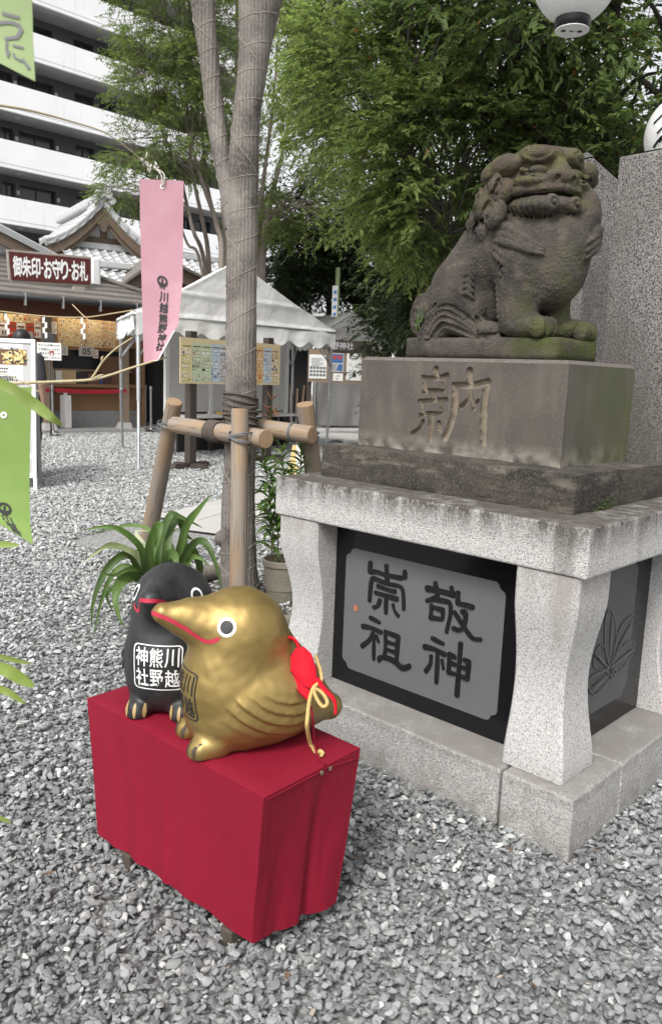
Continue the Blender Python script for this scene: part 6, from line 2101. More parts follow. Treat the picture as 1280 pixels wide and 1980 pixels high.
tt = thing('event_tent', 'white event tent with a scalloped valance behind the wrapped trunk', 'tent', (TFL + TFR + TBL + TBR) / 4)
tent(tt, TFL, TFR, TBL, TBR, zEv, zVal, zPk, M['canvas'], 1.0)
for P, foot in ((TFL, gp(268, 908)), (TFR, gp(629, 868)), (TBL, np.array([-4.0, 15.2, 0])), (TBR, TBR)):
    P = np.array(P); f_ = np.array(foot)
    q = lerp(P, (TFL + TFR + TBL + TBR) / 4, .03)
    f_ = lerp(f_, q, .35) if np.linalg.norm(f_ - q) > .4 else f_
    mb = MB(); mb.tube([(f_[0], f_[1], -.02), (q[0], q[1], 1.1)], .024, 10); mb.tube([(lerp(f_, q, .5)[0], lerp(f_, q, .5)[1], 1.0), (q[0], q[1], zEv - .02)], .030, 10)
    mb.tube([(f_[0], f_[1], -.02), (f_[0], f_[1], .012)], .05, 10)
    lg = mb.build('leg', M['galv'], tt, smooth=40)
    for A in (TFL, TFR, TBL, TBR):
        d = A - P
        if 1 < np.linalg.norm(d) < 5.2:
            d = d / np.linalg.norm(d)
            MB().tube([np.array([q[0], q[1], 1.62]), np.array([q[0], q[1], zEv - .12]) + d * .42], .013, 8).build('brace', M['galv'], lg, smooth=True)
mb = MB()
for A, B in ((TFL, TFR), (TBL, TBR), (TFL, TBL), (TFR, TBR)):
    mb.tube([A + (0, 0, zEv - .05), B + (0, 0, zEv - .05)], .02, 8)
mb.build('eaves_frame', M['galv'], tt, smooth=True)

# white partition and long table under the tent
TFm = Frame(lerp(TFL, TBL, .62), math.atan2((TFR - TFL)[1], (TFR - TFL)[0]))
t_ = lambda px, py, b=0: TFm.hit(px, py, b)
pt = thing('white_partition', 'white partition panels standing under the event tent behind the price board', 'partition', TFm(t_(440, 800)) * np.array([1, 1, 0]))
pa, pb = t_(323, 795), t_(557, 640)
zb_, zt_p = t_(440, 795)[2], 2.25
us = np.linspace(pa[0], pb[0], 4)
for i in range(3):
    MB(TFm).box((us[i] + .02, -.03, zb_), (us[i + 1] - .02, .0, zt_p)).build('panel', M['board_white'], pt)
for u in us:
    MB(TFm).box((u - .045, -.045, zb_ - .05), (u + .045, .02, zt_p)).build('upright', M['white_paint'], pt, bevel=.008)
    MB(TFm).box((u - .035, -.04, -.02), (u + .035, .015, zb_ - .052)).build('leg', M['post_dark'], pt)
tb_ = thing('folding_table', 'long white folding table beneath the price board', 'table', TFm((t_(440, 800)[0], .5, 0)))
ta_, tb2 = t_(325, 806, .25), t_(548, 806, .25)
zt_b = .70
MB(TFm).box((ta_[0], .18, zt_b - .035), (tb2[0], .80, zt_b)).build('tabletop', M['board_white'], tb_, bevel=.006)
for u in (ta_[0] + .15, tb2[0] - .15):
    for b_ in (.26, .72):
        MB(TFm).tube([(u, b_, -.02), (u, b_, zt_b - .037)], .016, 8).build('leg', M['galv'], tb_, smooth=True)
p_ = t_(440, 803, .5)
MB(TFm).box((p_[0] - .18, .4, zt_b + .001), (p_[0] + .25, .62, zt_b + .05)).build('tray', M['p_gold'], tb_)
tag(MB(TFm).box((ta_[0] + .5, -.55, -.02), (tb2[0] + .5, -.1, .62)).build('dark_block', M['dark_void'], bevel=.02), 'near-black block standing in for the shade under the partition', 'box')

# price board on two posts
DF = Frame(tuple(gp(368, 903)), math.radians(54))
d_ = lambda px, py, b=0: DF.hit(px, py, b)
pbd = thing('price_board', 'wide yellow price board of printed charms on two dark posts before the tent', 'notice board', DF((0, 0, 0)))
q0, q1 = d_(347, 742, .06), d_(541, 667, .06)
zt_d, zb_d = d_(348, 651, .06)[2], d_(346, 741, .06)[2]
printed_board(pbd, DF, q0[0], q1[0], zb_d, zt_d, .075, ['yellow', 'green', 'green', 'blue', 'grey', 'pink', 'cream', 'grey', 'orange', 'blue', 'cream'], 21, rows=11, name='printed_panel', edge='p_cream', dens=.85)
for px in (369, 517):
    u = d_(px, 760)[0]
    MB(DF).box((u - .065, -.06, .06), (u + .065, .06, zt_d + .10)).build('post', M['post_dark'], pbd)
    MB(DF).box((u - .085, -.08, .55), (u + .085, .08, .62)).build('collar', M['post_dark'], pbd)
    fo = MB(DF)
    fo.hexa([(u - .40, -.055, -.02), (u + .40, -.055, -.02), (u + .40, .055, -.02), (u - .40, .055, -.02)], [(u - .34, -.05, .075), (u + .34, -.05, .075), (u + .34, .05, .075), (u - .34, .05, .075)])
    fo.hexa([(u - .055, -.38, -.015), (u + .055, -.38, -.015), (u + .055, .38, -.015), (u - .055, .38, -.015)], [(u - .05, -.30, .06), (u + .05, -.30, .06), (u + .05, .30, .06), (u - .05, .30, .06)])
    fo.build('foot', M['post_dark'], pbd)

# dark store and the second, grey tent further back
S2 = Frame((at(600, 800, 21.5)[0], 21.5), math.radians(24))
s2 = lambda px, py, b=0: S2.hit(px, py, b)
sh = thing('dark_shed', 'dark open shed in the shade behind the event tent', 'shed', S2((-1, -1, 0)))
x0, x1 = s2(296, 700, -.6)[0], s2(604, 700, -.6)[0]
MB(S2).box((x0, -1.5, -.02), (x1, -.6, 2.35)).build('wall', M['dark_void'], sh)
MB(S2).box((x0 - .2, -1.8, 2.36), (x1 + .1, .1, 2.46)).build('roof', M['roof_metal'], sh)
for k, px in enumerate((566, 574, 583, 590)):
    u = s2(px, 780)[0]
    MB(S2).tube([(u, -.35, -.02), (u + .10 * (k - 1), -.58, 1.05 + .1 * (k % 2))], .035, 7).build('leaning_plank', M['timber_old'], sh)
u = s2(563, 720)[0]
MB(S2).box((u - .10, -.5, .75), (u + .10, -.44, 2.2)).build('rolled_screen', M['timber_old'], sh)
t2 = thing('grey_tent', 'shaded grey tent with hanging side sheets beyond the notice board', 'tent', S2((1.2, -.5, 0)))
q = [s2(600, 735, -.3), s2(757, 665, -.3)]
apx = s2(687, 604, -.3)
gl_, gr_ = s2(640, 632, -.3), s2(757, 662, -.3)
xl = apx[0] - (gr_[0] - apx[0])
ze2 = gr_[2]
def sheet_grid(fn, nu, nv, name): return MB(S2).grid(fn, nu, nv).build(name, M['canvas_shaded'], t2, smooth=True)
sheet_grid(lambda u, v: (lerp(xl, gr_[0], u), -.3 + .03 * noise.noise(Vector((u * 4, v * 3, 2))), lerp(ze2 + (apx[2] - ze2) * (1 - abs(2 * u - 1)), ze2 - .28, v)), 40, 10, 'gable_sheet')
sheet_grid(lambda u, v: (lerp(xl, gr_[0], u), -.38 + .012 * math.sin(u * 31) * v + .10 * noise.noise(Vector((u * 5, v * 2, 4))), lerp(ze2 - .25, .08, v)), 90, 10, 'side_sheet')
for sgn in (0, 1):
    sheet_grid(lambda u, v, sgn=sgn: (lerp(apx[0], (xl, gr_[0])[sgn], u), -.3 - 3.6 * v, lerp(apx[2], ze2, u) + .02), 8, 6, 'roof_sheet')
MB(S2).tube([(xl, -.26, ze2 - .30), (gr_[0], -.26, ze2 - .30)], .012, 6).build('guy_line', M['frame_dark'], t2)
for u in (xl + .05, gr_[0] - .05):
    MB(S2).tube([(u, -.30, -.02), (u, -.30, ze2)], .025, 8).build('leg', M['galv'], t2, smooth=True)
# notice board
NB = Frame((at(650, 812, 19.6)[0], 19.6, 0), math.radians(14))
n_ = lambda px, py, b=0: NB.hit(px, py, b)
nb = thing('notice_board', 'grey notice board with a dark header and three posters in front of the grey tent', 'notice board', NB((0, 0, 0)))
a, b_ = n_(596, 738), n_(714, 684)
MB(NB).box((a[0], -.05, a[2]), (b_[0], 0, b_[2] + .06)).build('board', M['timber_grey'], nb)
hz = n_(650, 684)[2]
hd = MB(NB).box((n_(634, 680)[0], -.06, hz + .07), (b_[0] + .05, .04, hz + .33)).build('header', M['post_dark'], nb)
mb = MB()
put_text(mb, '野神社', NB((n_(650, 680)[0] + .15, .041, hz + .2)), NB.u, (0, 0, 1), .17, weight=.01, out=.004)
mb.build('lettering', M['p_grey'], hd)
for (px0, px1, py0, py1, key, sd) in ((597, 632, 686, 731, 'p_white', 1), (638, 665, 683, 718, 'p_grey', 2), (644, 663, 722, 736, 'p_white', 3), (669, 700, 684, 735, 'p_white', 4)):
    c0, c1 = n_(px0, py1), n_(px1, py0)
    po = MB(NB).box((c0[0], .001, c0[2]), (c1[0], .012, c1[2])).build('poster', M[key], nb)
    mb = MB(NB); w_, h_ = c1[0] - c0[0], c1[2] - c0[2]
    if sd == 1:
        text_lines(mb, NB, c0[0] + .05, c1[0] - .05, c1[2] - .08, 6, h_ / 16, .014, 4, mi=1)
        for i in range(5):
            for j in range(3):
                mb.box((c0[0] + w_ * (.04 + .19 * i), .013, c0[2] + h_ * (.10 + .15 * j)), (c0[0] + w_ * (.19 + .19 * i), .015, c0[2] + h_ * (.20 + .15 * j)), 1)
    elif sd == 2:
        mb.box((c0[0] + .02, .013, c0[2] + h_ * .48), (c1[0] - .02, .015, c1[2] - .02), 2)
        for i in (.2, .55): mb.box((c0[0] + w_ * i, .0155, c1[2] - h_ * .32), (c0[0] + w_ * (i + .26), .017, c1[2] - h_ * .12), 3)
        mb.prism([(c0[0] + w_ * .45, .0135, c0[2] + h_ * .08), (c1[0] - .03, .0135, c0[2] + h_ * .04), (c1[0] - .03, .0135, c0[2] + h_ * .42), (c0[0] + w_ * .6, .0135, c0[2] + h_ * .40)], (0, .002, 0), 2)
        text_lines(mb, NB, c0[0] + .04, c0[0] + w_ * .5, c0[2] + h_ * .4, 4, h_ / 12, .0165, 9, mi=1)
    else:
        text_lines(mb, NB, c0[0] + .06, c1[0] - .06, c1[2] - .05, 2, h_ / 12, .014, 12 + sd, mi=0)
        text_lines(mb, NB, c0[0] + .06, c1[0] - .1, c0[2] + h_ * .38, 5, h_ / 17, .014, 22 + sd, mi=1)
        if sd == 4:
            for (x, z, s_) in ((.15, .62, .16), (.3, .78, .08), (.62, .6, .2), (.35, .5, .1)):
                for (p, q_) in (((x, z), (x + s_, z + .012)), ((x, z - s_ * .5), (x + s_, z - s_ * .5 + .012)), ((x, z - s_ * .5), (x + .02, z)), ((x + s_ - .02, z - s_ * .5), (x + s_, z))):
                    mb.box((c0[0] + w_ * p[0], .013, c0[2] + h_ * p[1]), (c0[0] + w_ * q_[0], .015, c0[2] + h_ * q_[1]), 1)
    mb.build('print', [M['ink'], M['ink_grey'], M['p_navy'], M['p_red']], po)
for px in (600, 712):
    u = n_(px, 700)[0]
    MB(NB).box((u - .05, -.10, -.03), (u + .05, -.052, hz + .1)).build('post', M['post_dark'], nb)
# green pole with a blue banner
M['pole_green'] = mat('pole_green', (0.17, 0.22, 0.10), .6)
M['banner_blue'] = mat('banner_blue', (0.07, 0.20, 0.50), .7)
gpn = np.array([at(648, 720, 23.0)[0], 23.0, 0])
fp = thing('banner_pole', 'green pole carrying a narrow blue and white banner beside the grey tent', 'pole', gpn)
tp_ = at(652, 560, 23.0)
MB().tube([gpn - (0, 0, .02), np.array([tp_[0], 23.0, tp_[2] + .6])], .065, 10).build('pole', M['pole_green'], fp, smooth=True)
b0, b1 = at(641, 612, 22.95), at(653, 570, 22.95)
mb = MB(); mb.box((b0[0], 22.93, b0[2]), (b1[0], 22.95, b1[2] + .25)); bo = mb.build('banner', M['p_white'], fp)
mb = MB()
for i in range(4):
    z = b0[2] + (b1[2] + .2 - b0[2]) * (i + .15) / 4; hgt = (b1[2] - b0[2]) / 4 * .62
    mb.box((b0[0] + .03, 22.915, z), (b1[0] - .03, 22.925, z + hgt * .3)); mb.box((b0[0] + .03, 22.916, z + hgt * .5), (b1[0] - .07, 22.926, z + hgt * .75)); mb.box((b0[0] + .07, 22.917, z), (b0[0] + .12, 22.927, z + hgt))
mb.build('lettering', M['banner_blue'], bo)
# white building and a dark signal far behind
wbp = at(700, 640, 55.0)
wb_ = thing('distant_building', 'pale building glimpsed under the dark tree beyond the tents', 'building', (wbp[0], 60, 0))
MB().box((-4.2, 56, -.5), (9, 66, at(640, 612, 56)[2])).build('wall', M['white_wall'], wb_)
MB().box((-4.3, 55.8, at(640, 612, 56)[2] + .002), (9.1, 66.2, at(640, 606, 56)[2])).build('parapet', M['soffit'], wb_)
for i in range(6):
    MB().box((-3.5 + i * 2, 55.9, 3.0), (-2.3 + i * 2, 55.99, 4.4)).build('window', M['glass_dark'], wb_)
# yellow trestle and the second pair of crows behind the step
M['yellow'] = mat('yellow', (0.50, 0.38, 0.16), .7)
ytp = gp(585, 945)
yt = thing('yellow_trestle', 'yellow folding sign stand half hidden behind the lily and the right prop', 'sign', ytp)
for x0, x1 in ((574, 560), (590, 612)):
    a, b_ = at(x0, 862, ytp[1]), at(x1, 945, ytp[1] - .05)
    MB().hexa([b_ + (-.06, 0, 0), b_ + (.06, 0, 0), b_ + (.06, .03, 0), b_ + (-.06, .03, 0)], [a + (-.06, .1, 0), a + (.06, .1, 0), a + (.06, .13, 0), a + (-.06, .13, 0)]).build('leg', M['yellow'], yt)
a, b_ = at(572, 900, ytp[1] - .02), at(604, 860, ytp[1] + .05)
MB().box((a[0], ytp[1] + .02, a[2]), (b_[0], ytp[1] + .04, b_[2])).build('face', M['paper'], yt)
cp = at(652, 900, 7.4)
st2 = copy_thing(rs, (cp[0] + .18, 7.6, -.03), .35, 'second red draped stand hidden behind the step stone')
g2 = copy_thing(gt, (cp[0] + .12, 7.25, zS - .03), -.1, 'second gold crow figure, only its crown showing over the step stone')
b2 = copy_thing(bt, (cp[0] - .02, 7.62, zS - .03), .2, 'second black crow figure, only its crown showing over the step stone')

# ---------------------------------------------------------------- queue barrier with a red belt
M['steel'] = mat('steel', (0.46, 0.45, 0.44), .25, metal=.9)
M['belt_red'] = mat('belt_red', (0.30, 0.008, 0.022), .6)
def barrier(base, label):
    t = thing('queue_post', label, 'barrier post', base, 'queue barrier posts')
    MB().lathe([(.155, 0), (.16, .012), (.10, .035), (.03, .045)], base, 20).build('base', M['steel'], t, smooth=35)
    MB().lathe([(.026, .046), (.026, .90), (.036, .905), (.036, .99), (.001, 1.0)], base, 14).build('tube', M['steel'], t, smooth=35)
    return t
q1_ = gp(103, 836, .06); q2_ = gp(281, 822, .06); q3_ = gp(292, 830, .06); q0_ = gp(-60, 842, .06)
barrier(q1_, 'steel queue post before the serving window with the red belt clipped on')
barrier(q2_, 'farther of two steel queue posts at the right end of the office')
barrier(q3_, 'nearer of two steel queue posts at the right end of the office')
barrier(q0_, 'steel queue post outside the left edge of the view')
for (A, B, lab) in ((q0_, q1_, 'red barrier belt running behind the white framed sign'), (q1_, at(245, 747, q1_[1] + 1.4) * np.array([1, 1, 0]), 'long red barrier belt stretched across the serving counter')):
    mb = MB()
    A = np.array([A[0], A[1], .95]); B = np.array([B[0], B[1], .95])
    d = (B - A) / np.linalg.norm(B - A); nn = np.array([d[1], -d[0], 0]) * .004
    def fn(u, v): return lerp(A + d * .05, B, u) + np.array([0, 0, .04 - .09 * v - .03 * math.sin(math.pi * u)])
    mb.grid(fn, 12, 1); mb.grid(lambda u, v: fn(u, 1 - v) + nn, 12, 1)
    tag(mb.build('barrier_belt', M['belt_red']), lab, 'belt', 'red barrier belts')
bx_ = OFr(o_(127, 800, -.55))
tag(MB(OFr).box((o_(121, 800, -.6)[0], -.75, .062), (o_(134, 800, -.6)[0], -.45, o_(127, 764, -.6)[2])).build('grey_cabinet', M['board_white'], bevel=.02), 'narrow pale cabinet beside the queue post under the counter', 'cabinet')
wf = thing('white_trestle', 'white framed trestle under the serving counter', 'trestle', OFr(o_(180, 815, -.8)) * np.array([1, 1, 0]) + np.array([0, 0, .06]))
a, b_ = o_(124, 800, -.85), o_(243, 757, -.85)
MB(OFr).box((a[0], -.87, b_[2] - .03), (b_[0], -.80, b_[2] + .02)).build('rail', M['white_paint'], wf)
for u in (a[0] + .03, b_[0] - .03):
    MB(OFr).box((u - .03, -.87, .062), (u + .03, -.80, b_[2] - .032)).build('leg', M['white_paint'], wf)

# ---------------------------------------------------------------- white framed A-sign and the waiting notice
ASF = Frame(tuple(gp(72, 945)), math.radians(12))
a_ = lambda px, py, b=0: ASF.hit(px, py, b)
asg = thing('framed_sign', 'white framed pavement sign with a food photograph at the left edge', 'sign', ASF((-.3, 0, 0)))
wA = 1.15
zA0, zA1 = .13, a_(60, 655)[2]
lean = lambda z: -.10 * (z - zA0)
mbf = MB(ASF)
def bar(u0, u1, z0, z1, b0=-.02, b1=.02):
    mbf.hexa([(u0, lean(z0) + b0, z0), (u1, lean(z0) + b0, z0), (u1, lean(z0) + b1, z0), (u0, lean(z0) + b1, z0)], [(u0, lean(z1) + b0, z1), (u1, lean(z1) + b0, z1), (u1, lean(z1) + b1, z1), (u0, lean(z1) + b1, z1)])
bar(-wA, -wA + .045, zA0, zA1); bar(-.045, 0, zA0, zA1); bar(-wA + .046, -.046, zA0, zA0 + .05); bar(-wA + .046, -.046, zA1 - .05, zA1)
mbf.build('frame', M['white_paint'], asg, bevel=.008)
mbf = MB(ASF); bar(-wA + .046, -.046, zA0 + .051, zA1 - .051, -.012, .004)
fld = mbf.build('sheet', M['p_grey'], asg)
def onS(u, z, out=.006): return (u, lean(z) + out, z)
zq = a_(40, 745)[2]
mbf = MB(ASF); bar(-wA + .05, -.14, zq, zA1 - .06, .004, .007); pst = mbf.build('poster', M['paper'], asg)
ph0, ph1 = a_(0, 704), a_(47, 676)
mb = MB(ASF)
mb.add([onS(-wA + .3, ph0[2], .009), onS(ph1[0], ph0[2], .009), onS(ph1[0], ph1[2], .009), onS(-wA + .3, ph1[2], .009)], [(0, 1, 2, 3)], 0)
r = random.Random(4)
for i in range(150):
    cx_ = r.choice((.24, .72)); u = ph0[0] + (ph1[0] - ph0[0]) * min(.97, max(.02, r.gauss(cx_, .10))); z = ph0[2] + (ph1[2] - ph0[2]) * min(.95, max(.05, r.gauss(.5, .2)))
    s_ = r.uniform(.008, .02); k_ = r.choice((1, 1, 2, 3))
    pts = [onS(u + s_ * math.cos(a) * 1.2, z + s_ * math.sin(a), .0095 + i * .00002) for a in np.linspace(0, 2 * math.pi, 7)[:-1]]
    mb.add(pts, [tuple(range(6))], k_)
mb.build('food_photograph', [M['p_brown'], M['p_yellow'], M['p_gold'], M['p_black']], pst)
mb = MB(lambda p: ASF(onS(p[0], p[2], p[1])))
zt0 = a_(20, 671)[2]
text_lines(mb, ASF, -wA + .25, -.42, zt0, 1, .035, .009, 7)
text_lines(mb, ASF, -wA + .1, -.17, a_(20, 711)[2], 4, .038, .009, 8)
text_lines(mb, ASF, -.45, -.17, a_(20, 727)[2], 3, .038, .009, 9)
put_text(mb, 'のご案内', ASF(onS(-.27, zt0 - .012, 0)), ASF.u, (0, 0, 1), .05, .2, weight=.01, out=.010) if False else None
mb.build('print', M['ink'], pst)
mb = MB(); put_text(mb, 'のご案内', ASF(onS(-.29, zt0 - .018, 0)), ASF.u, (0, -.1, 1), .045, .22, weight=.006, out=.012); mb.build('print', M['ink'], pst)
mb = MB(lambda p: ASF(onS(p[0], p[2], p[1])))
for (u, z, s_) in ((-.10, .95, .10), (-.12, .62, .14), (-.10, .36, .16)):
    pts = [(u + s_ * .6 * math.cos(a) * q, z + s_ * math.sin(a) * q) for a, q in zip(np.linspace(0, 5, 16), np.linspace(.3, 1, 16))]
    L, R = stroke_strip(pts[::2], .02, n=3)
    k_ = len(L)
    mb.add([(min(-.05, p[0]), .006, p[1]) for p in L + R], [(i, i + 1, k_ + i + 1, k_ + i) for i in range(k_ - 1)])
tag(mb.build('scroll_print', M['p_white'], fld), kind='stuff')
for u in (-wA + .02, -.02):
    MB(ASF).hexa([(u - .02, -.45, -.02), (u + .02, -.45, -.02), (u + .02, -.41, -.02), (u - .02, -.41, -.02)], [(u - .02, lean(zA1) - .06, zA1 - .1), (u + .02, lean(zA1) - .06, zA1 - .1), (u + .02, lean(zA1) - .03, zA1 - .1), (u - .02, lean(zA1) - .03, zA1 - .1)]).build('back_leg', M['metal_grey'], asg)
    MB(ASF).box((u - .02, -.02, -.02), (u + .02, .02, zA0 - .002)).build('foot', M['white_paint'], asg)
NQ = Frame(tuple(gp(95, 840, .06)), math.radians(16))
nq = lambda px, py: NQ.hit(px, py, 0)
nt = thing('waiting_notice', 'white notice with four handwritten lines asking visitors to wait for the chime', 'sign', NQ((0, 0, 0)))
a, b_ = nq(72, 695), nq(118, 663)
pp = MB(NQ).box((a[0], -.012, a[2]), (b_[0], 0, b_[2])).build('sheet', M['paper'], nt)
mb = MB(); H_ = b_[2] - a[2]; W_ = b_[0] - a[0]
for i, s_ in enumerate(('チャイムが鳴ったら', '番号窓口へどうぞ。', '（鳴るまで　マーク', 'でお待ちください）')):
    put_text(mb, s_, NQ(((a[0] + b_[0]) / 2, 0, b_[2] - H_ * (.15 + .235 * i))), NQ.u, (0, 0, 1), None, W_ * .90, weight=.012, out=.004)
mb.build('print', M['ink'], pp)
mb = MB(NQ)
zc, uc = b_[2] - H_ * .60, (a[0] + b_[0]) / 2 + W_ * .10
mb.box((uc - .05, .002, zc + .03), (uc + .05, .005, zc + .045)); mb.box((uc - .04, .002, zc + .008), (uc + .04, .005, zc + .02)); mb.box((uc - .032, .0025, zc - .05), (uc - .018, .0055, zc + .03)); mb.box((uc + .018, .0025, zc - .05), (uc + .032, .0055, zc + .03))
mb.build('gate_mark', M['ink_red'], pp)
MB(NQ).tube([((a[0] + b_[0]) / 2, -.03, -.0), ((a[0] + b_[0]) / 2, -.03, b_[2] - .05)], .016, 8).build('stand', M['frame_dark'], nt, smooth=True)
MB(NQ).box((a[0] + W_ * .22, -.10, b_[2] + .01), (b_[0] - W_ * .26, -.04, b_[2] + .19)).build('monitor', M['frame_dark'], nt, bevel=.01)
# ================================================================== TREES
def leaf_mat(name, c, c2, trans, rough=.5, red=False):
    m, n, l, b = new_mat(name)
    g = n.new('ShaderNodeNewGeometry')
    cr = n.new('ShaderNodeValToRGB')
    e = cr.color_ramp.elements
    e[0].position = 0.0; e[0].color = rgb(c)
    e[1].position = 1.0; e[1].color = rgb(c2)
    x = e.new(.5); x.color = rgb(tuple((a + q) / 2 * .92 for a, q in zip(c, c2)))
    if red:
        e[-1].position = .994
        y = e.new(.998); y.color = (.28, .09, .03, 1)
    l.new(g.outputs['Random Per Island'], cr.inputs[0])
    l.new(cr.outputs[0], b.inputs['Base Color'])
    b.inputs['Roughness'].default_value = rough
    b.inputs['Specular IOR Level'].default_value = .35
    tr = n.new('ShaderNodeBsdfTranslucent')
    hs = n.new('ShaderNodeHueSaturation'); hs.inputs['Value'].default_value = 1.5; hs.inputs['Saturation'].default_value = 1.1
    l.new(cr.outputs[0], hs.inputs['Color']); l.new(hs.outputs[0], tr.inputs['Color'])
    ms = n.new('ShaderNodeMixShader'); ms.inputs[0].default_value = trans
    l.new(b.outputs[0], ms.inputs[1]); l.new(tr.outputs[0], ms.inputs[2])
    l.new(ms.outputs[0], n['Material Output'].inputs['Surface'])
    return m
M['leaf_zelkova'] = leaf_mat('leaf_zelkova', (.066, .104, .034), (.17, .225, .075), .46, red=True)
M['leaf_bright'] = leaf_mat('leaf_bright', (.105, .152, .045), (.245, .30, .10), .5)  # brighter leaf copy: back light on the foliage put into the colour
M['leaf_maple'] = leaf_mat('leaf_maple', (.09, .135, .036), (.20, .26, .080), .46)
M['leaf_dark'] = leaf_mat('leaf_dark', (.014, .025, .009), (.045, .066, .022), .18, .4)
M['bark'] = mat('bark', (0.10, 0.082, 0.068), .9, layers=[('noise', 5, (.16, .14, .12), .45, .7, .6, (1, 1, .4)), ('noise', 18, (.05, .04, .034), .5, .7, .6, (1, 1, .3))], bump=[('noise', 14, .6, .02, (1, 1, .3))])
M['bark_dark'] = mat('bark_dark', (0.035, 0.029, 0.025), .95, layers=[('noise', 7, (.06, .05, .043), .45, .7, .6, (1, 1, .3))], bump=[('noise', 14, .6, .02, (1, 1, .3))])
M['bark_pale'] = mat('bark_pale', (0.20, 0.165, 0.14), .85, layers=[('noise', 6, (.27, .235, .205), .45, .7, .6, (1, 1, .4)), ('noise', 20, (.11, .09, .075), .5, .7, .6, (1, 1, .3))])

def unit(v): return v / (np.linalg.norm(v, axis=-1, keepdims=True) + 1e-9)

def sprays_to_mesh(P, D, n_leaf, L_tw, leaf, width, droop, rg, detail=False):
    """P, D: base point and direction of every twig; returns leaf quads as triangles with two folds."""
    N = len(P)
    D = unit(D)
    up = np.array([0, 0, 1.0])
    Sd = unit(np.cross(D, up[None]) + rg.normal(0, .15, (N, 3)))
    k = np.arange(n_leaf)
    t = (k + .5) / n_leaf
    base = P[:, None, :] + D[:, None, :] * (L_tw[:, None, None] * t[None, :, None])
    base[..., 2] -= (droop * L_tw)[:, None] * (t ** 2)[None]
    sgn = np.where(k % 2 == 0, 1.0, -1.0)
    ld = D[:, None, :] * .65 + Sd[:, None, :] * sgn[None, :, None] * (.85 - .45 * t)[None, :, None] + rg.normal(0, .22, (N, n_leaf, 3))
    ld[..., 2] -= .04 + rg.uniform(0, .36, (N, n_leaf))
    ld = unit(ld)
    ls = unit(np.cross(ld, up[None, None]) + rg.normal(0, .35, (N, n_leaf, 3)))
    ln = np.cross(ls, ld)
    Lf = leaf * rg.uniform(.65, 1.15, (N, n_leaf))[..., None]
    Wf = Lf * width
    b, d, s, n_ = (x.reshape(-1, 3) for x in (base, ld, ls, ln))
    Lf, Wf = Lf.reshape(-1, 1), Wf.reshape(-1, 1)
    m = len(b)
    if detail:
        V = np.stack([b, b + d * Lf * .32 + s * Wf * .48 + n_ * Wf * .12, b + d * Lf * .34, b + d * Lf * .32 - s * Wf * .48 + n_ * Wf * .12,
                      b + d * Lf * .68 + s * Wf * .36 + n_ * Wf * .08 - up * Lf * .04, b + d * Lf * .70 - up * Lf * .06, b + d * Lf * .68 - s * Wf * .36 + n_ * Wf * .08 - up * Lf * .04, b + d * Lf - up * Lf * .14], 1)
        F = np.array([(0, 2, 1), (0, 3, 2), (1, 2, 5), (1, 5, 4), (2, 3, 6), (2, 6, 5), (4, 5, 7), (5, 6, 7)])
        nv = 8
    else:
        V = np.stack([b, b + d * Lf * .42 + s * Wf * .5 + n_ * Wf * .12, b + d * Lf - up * Lf * .10, b + d * Lf * .42 - s * Wf * .5 + n_ * Wf * .12], 1)
        F = np.array([(0, 2, 1), (0, 3, 2)])
        nv = 4
    FF = (np.arange(m)[:, None, None] * nv + F[None]).reshape(-1, 3)
    return V.reshape(-1, 3), FF

def crown_points(ells, n, rg, thr=-.12, freq=1.1, seed=0.0, shell=.35, inside=None):
    """points in a union of ellipsoids, denser near the skin, with noise gaps; also outward directions."""
    out_p, out_d = [], []
    vol = np.array([e[1][0] * e[1][1] * e[1][2] * e[2] for e in ells])
    vol = vol / vol.sum()
    for (c, r, w), f in zip(ells, vol):
        c, r = np.array(c), np.array(r)
        need = int(n * f)
        k = 0
        while k < need:
            q = unit(rg.normal(0, 1, (400, 3))) * (shell + (1 - shell) * rg.uniform(0, 1, (400, 1)) ** .6)
            p = c + q * r
            nz = np.array([noise.noise(Vector((a[0] * freq + seed, a[1] * freq, a[2] * freq * 1.4))) for a in p])
            ok = nz > thr
            if inside is not None: ok &= inside(p)
            p, q = p[ok], q[ok]
            out_p.append(p); out_d.append(unit(q * r)); k += max(len(p), 1)
    P = np.concatenate(out_p)[:n]; D = np.concatenate(out_d)[:n]
    return P, D

def limb(mb, pts, r0, r1, seg=7, n=4):
    p = smooth_path(pts, n)
    mb.tube(p, list(np.linspace(r0, r1, len(p))), seg)

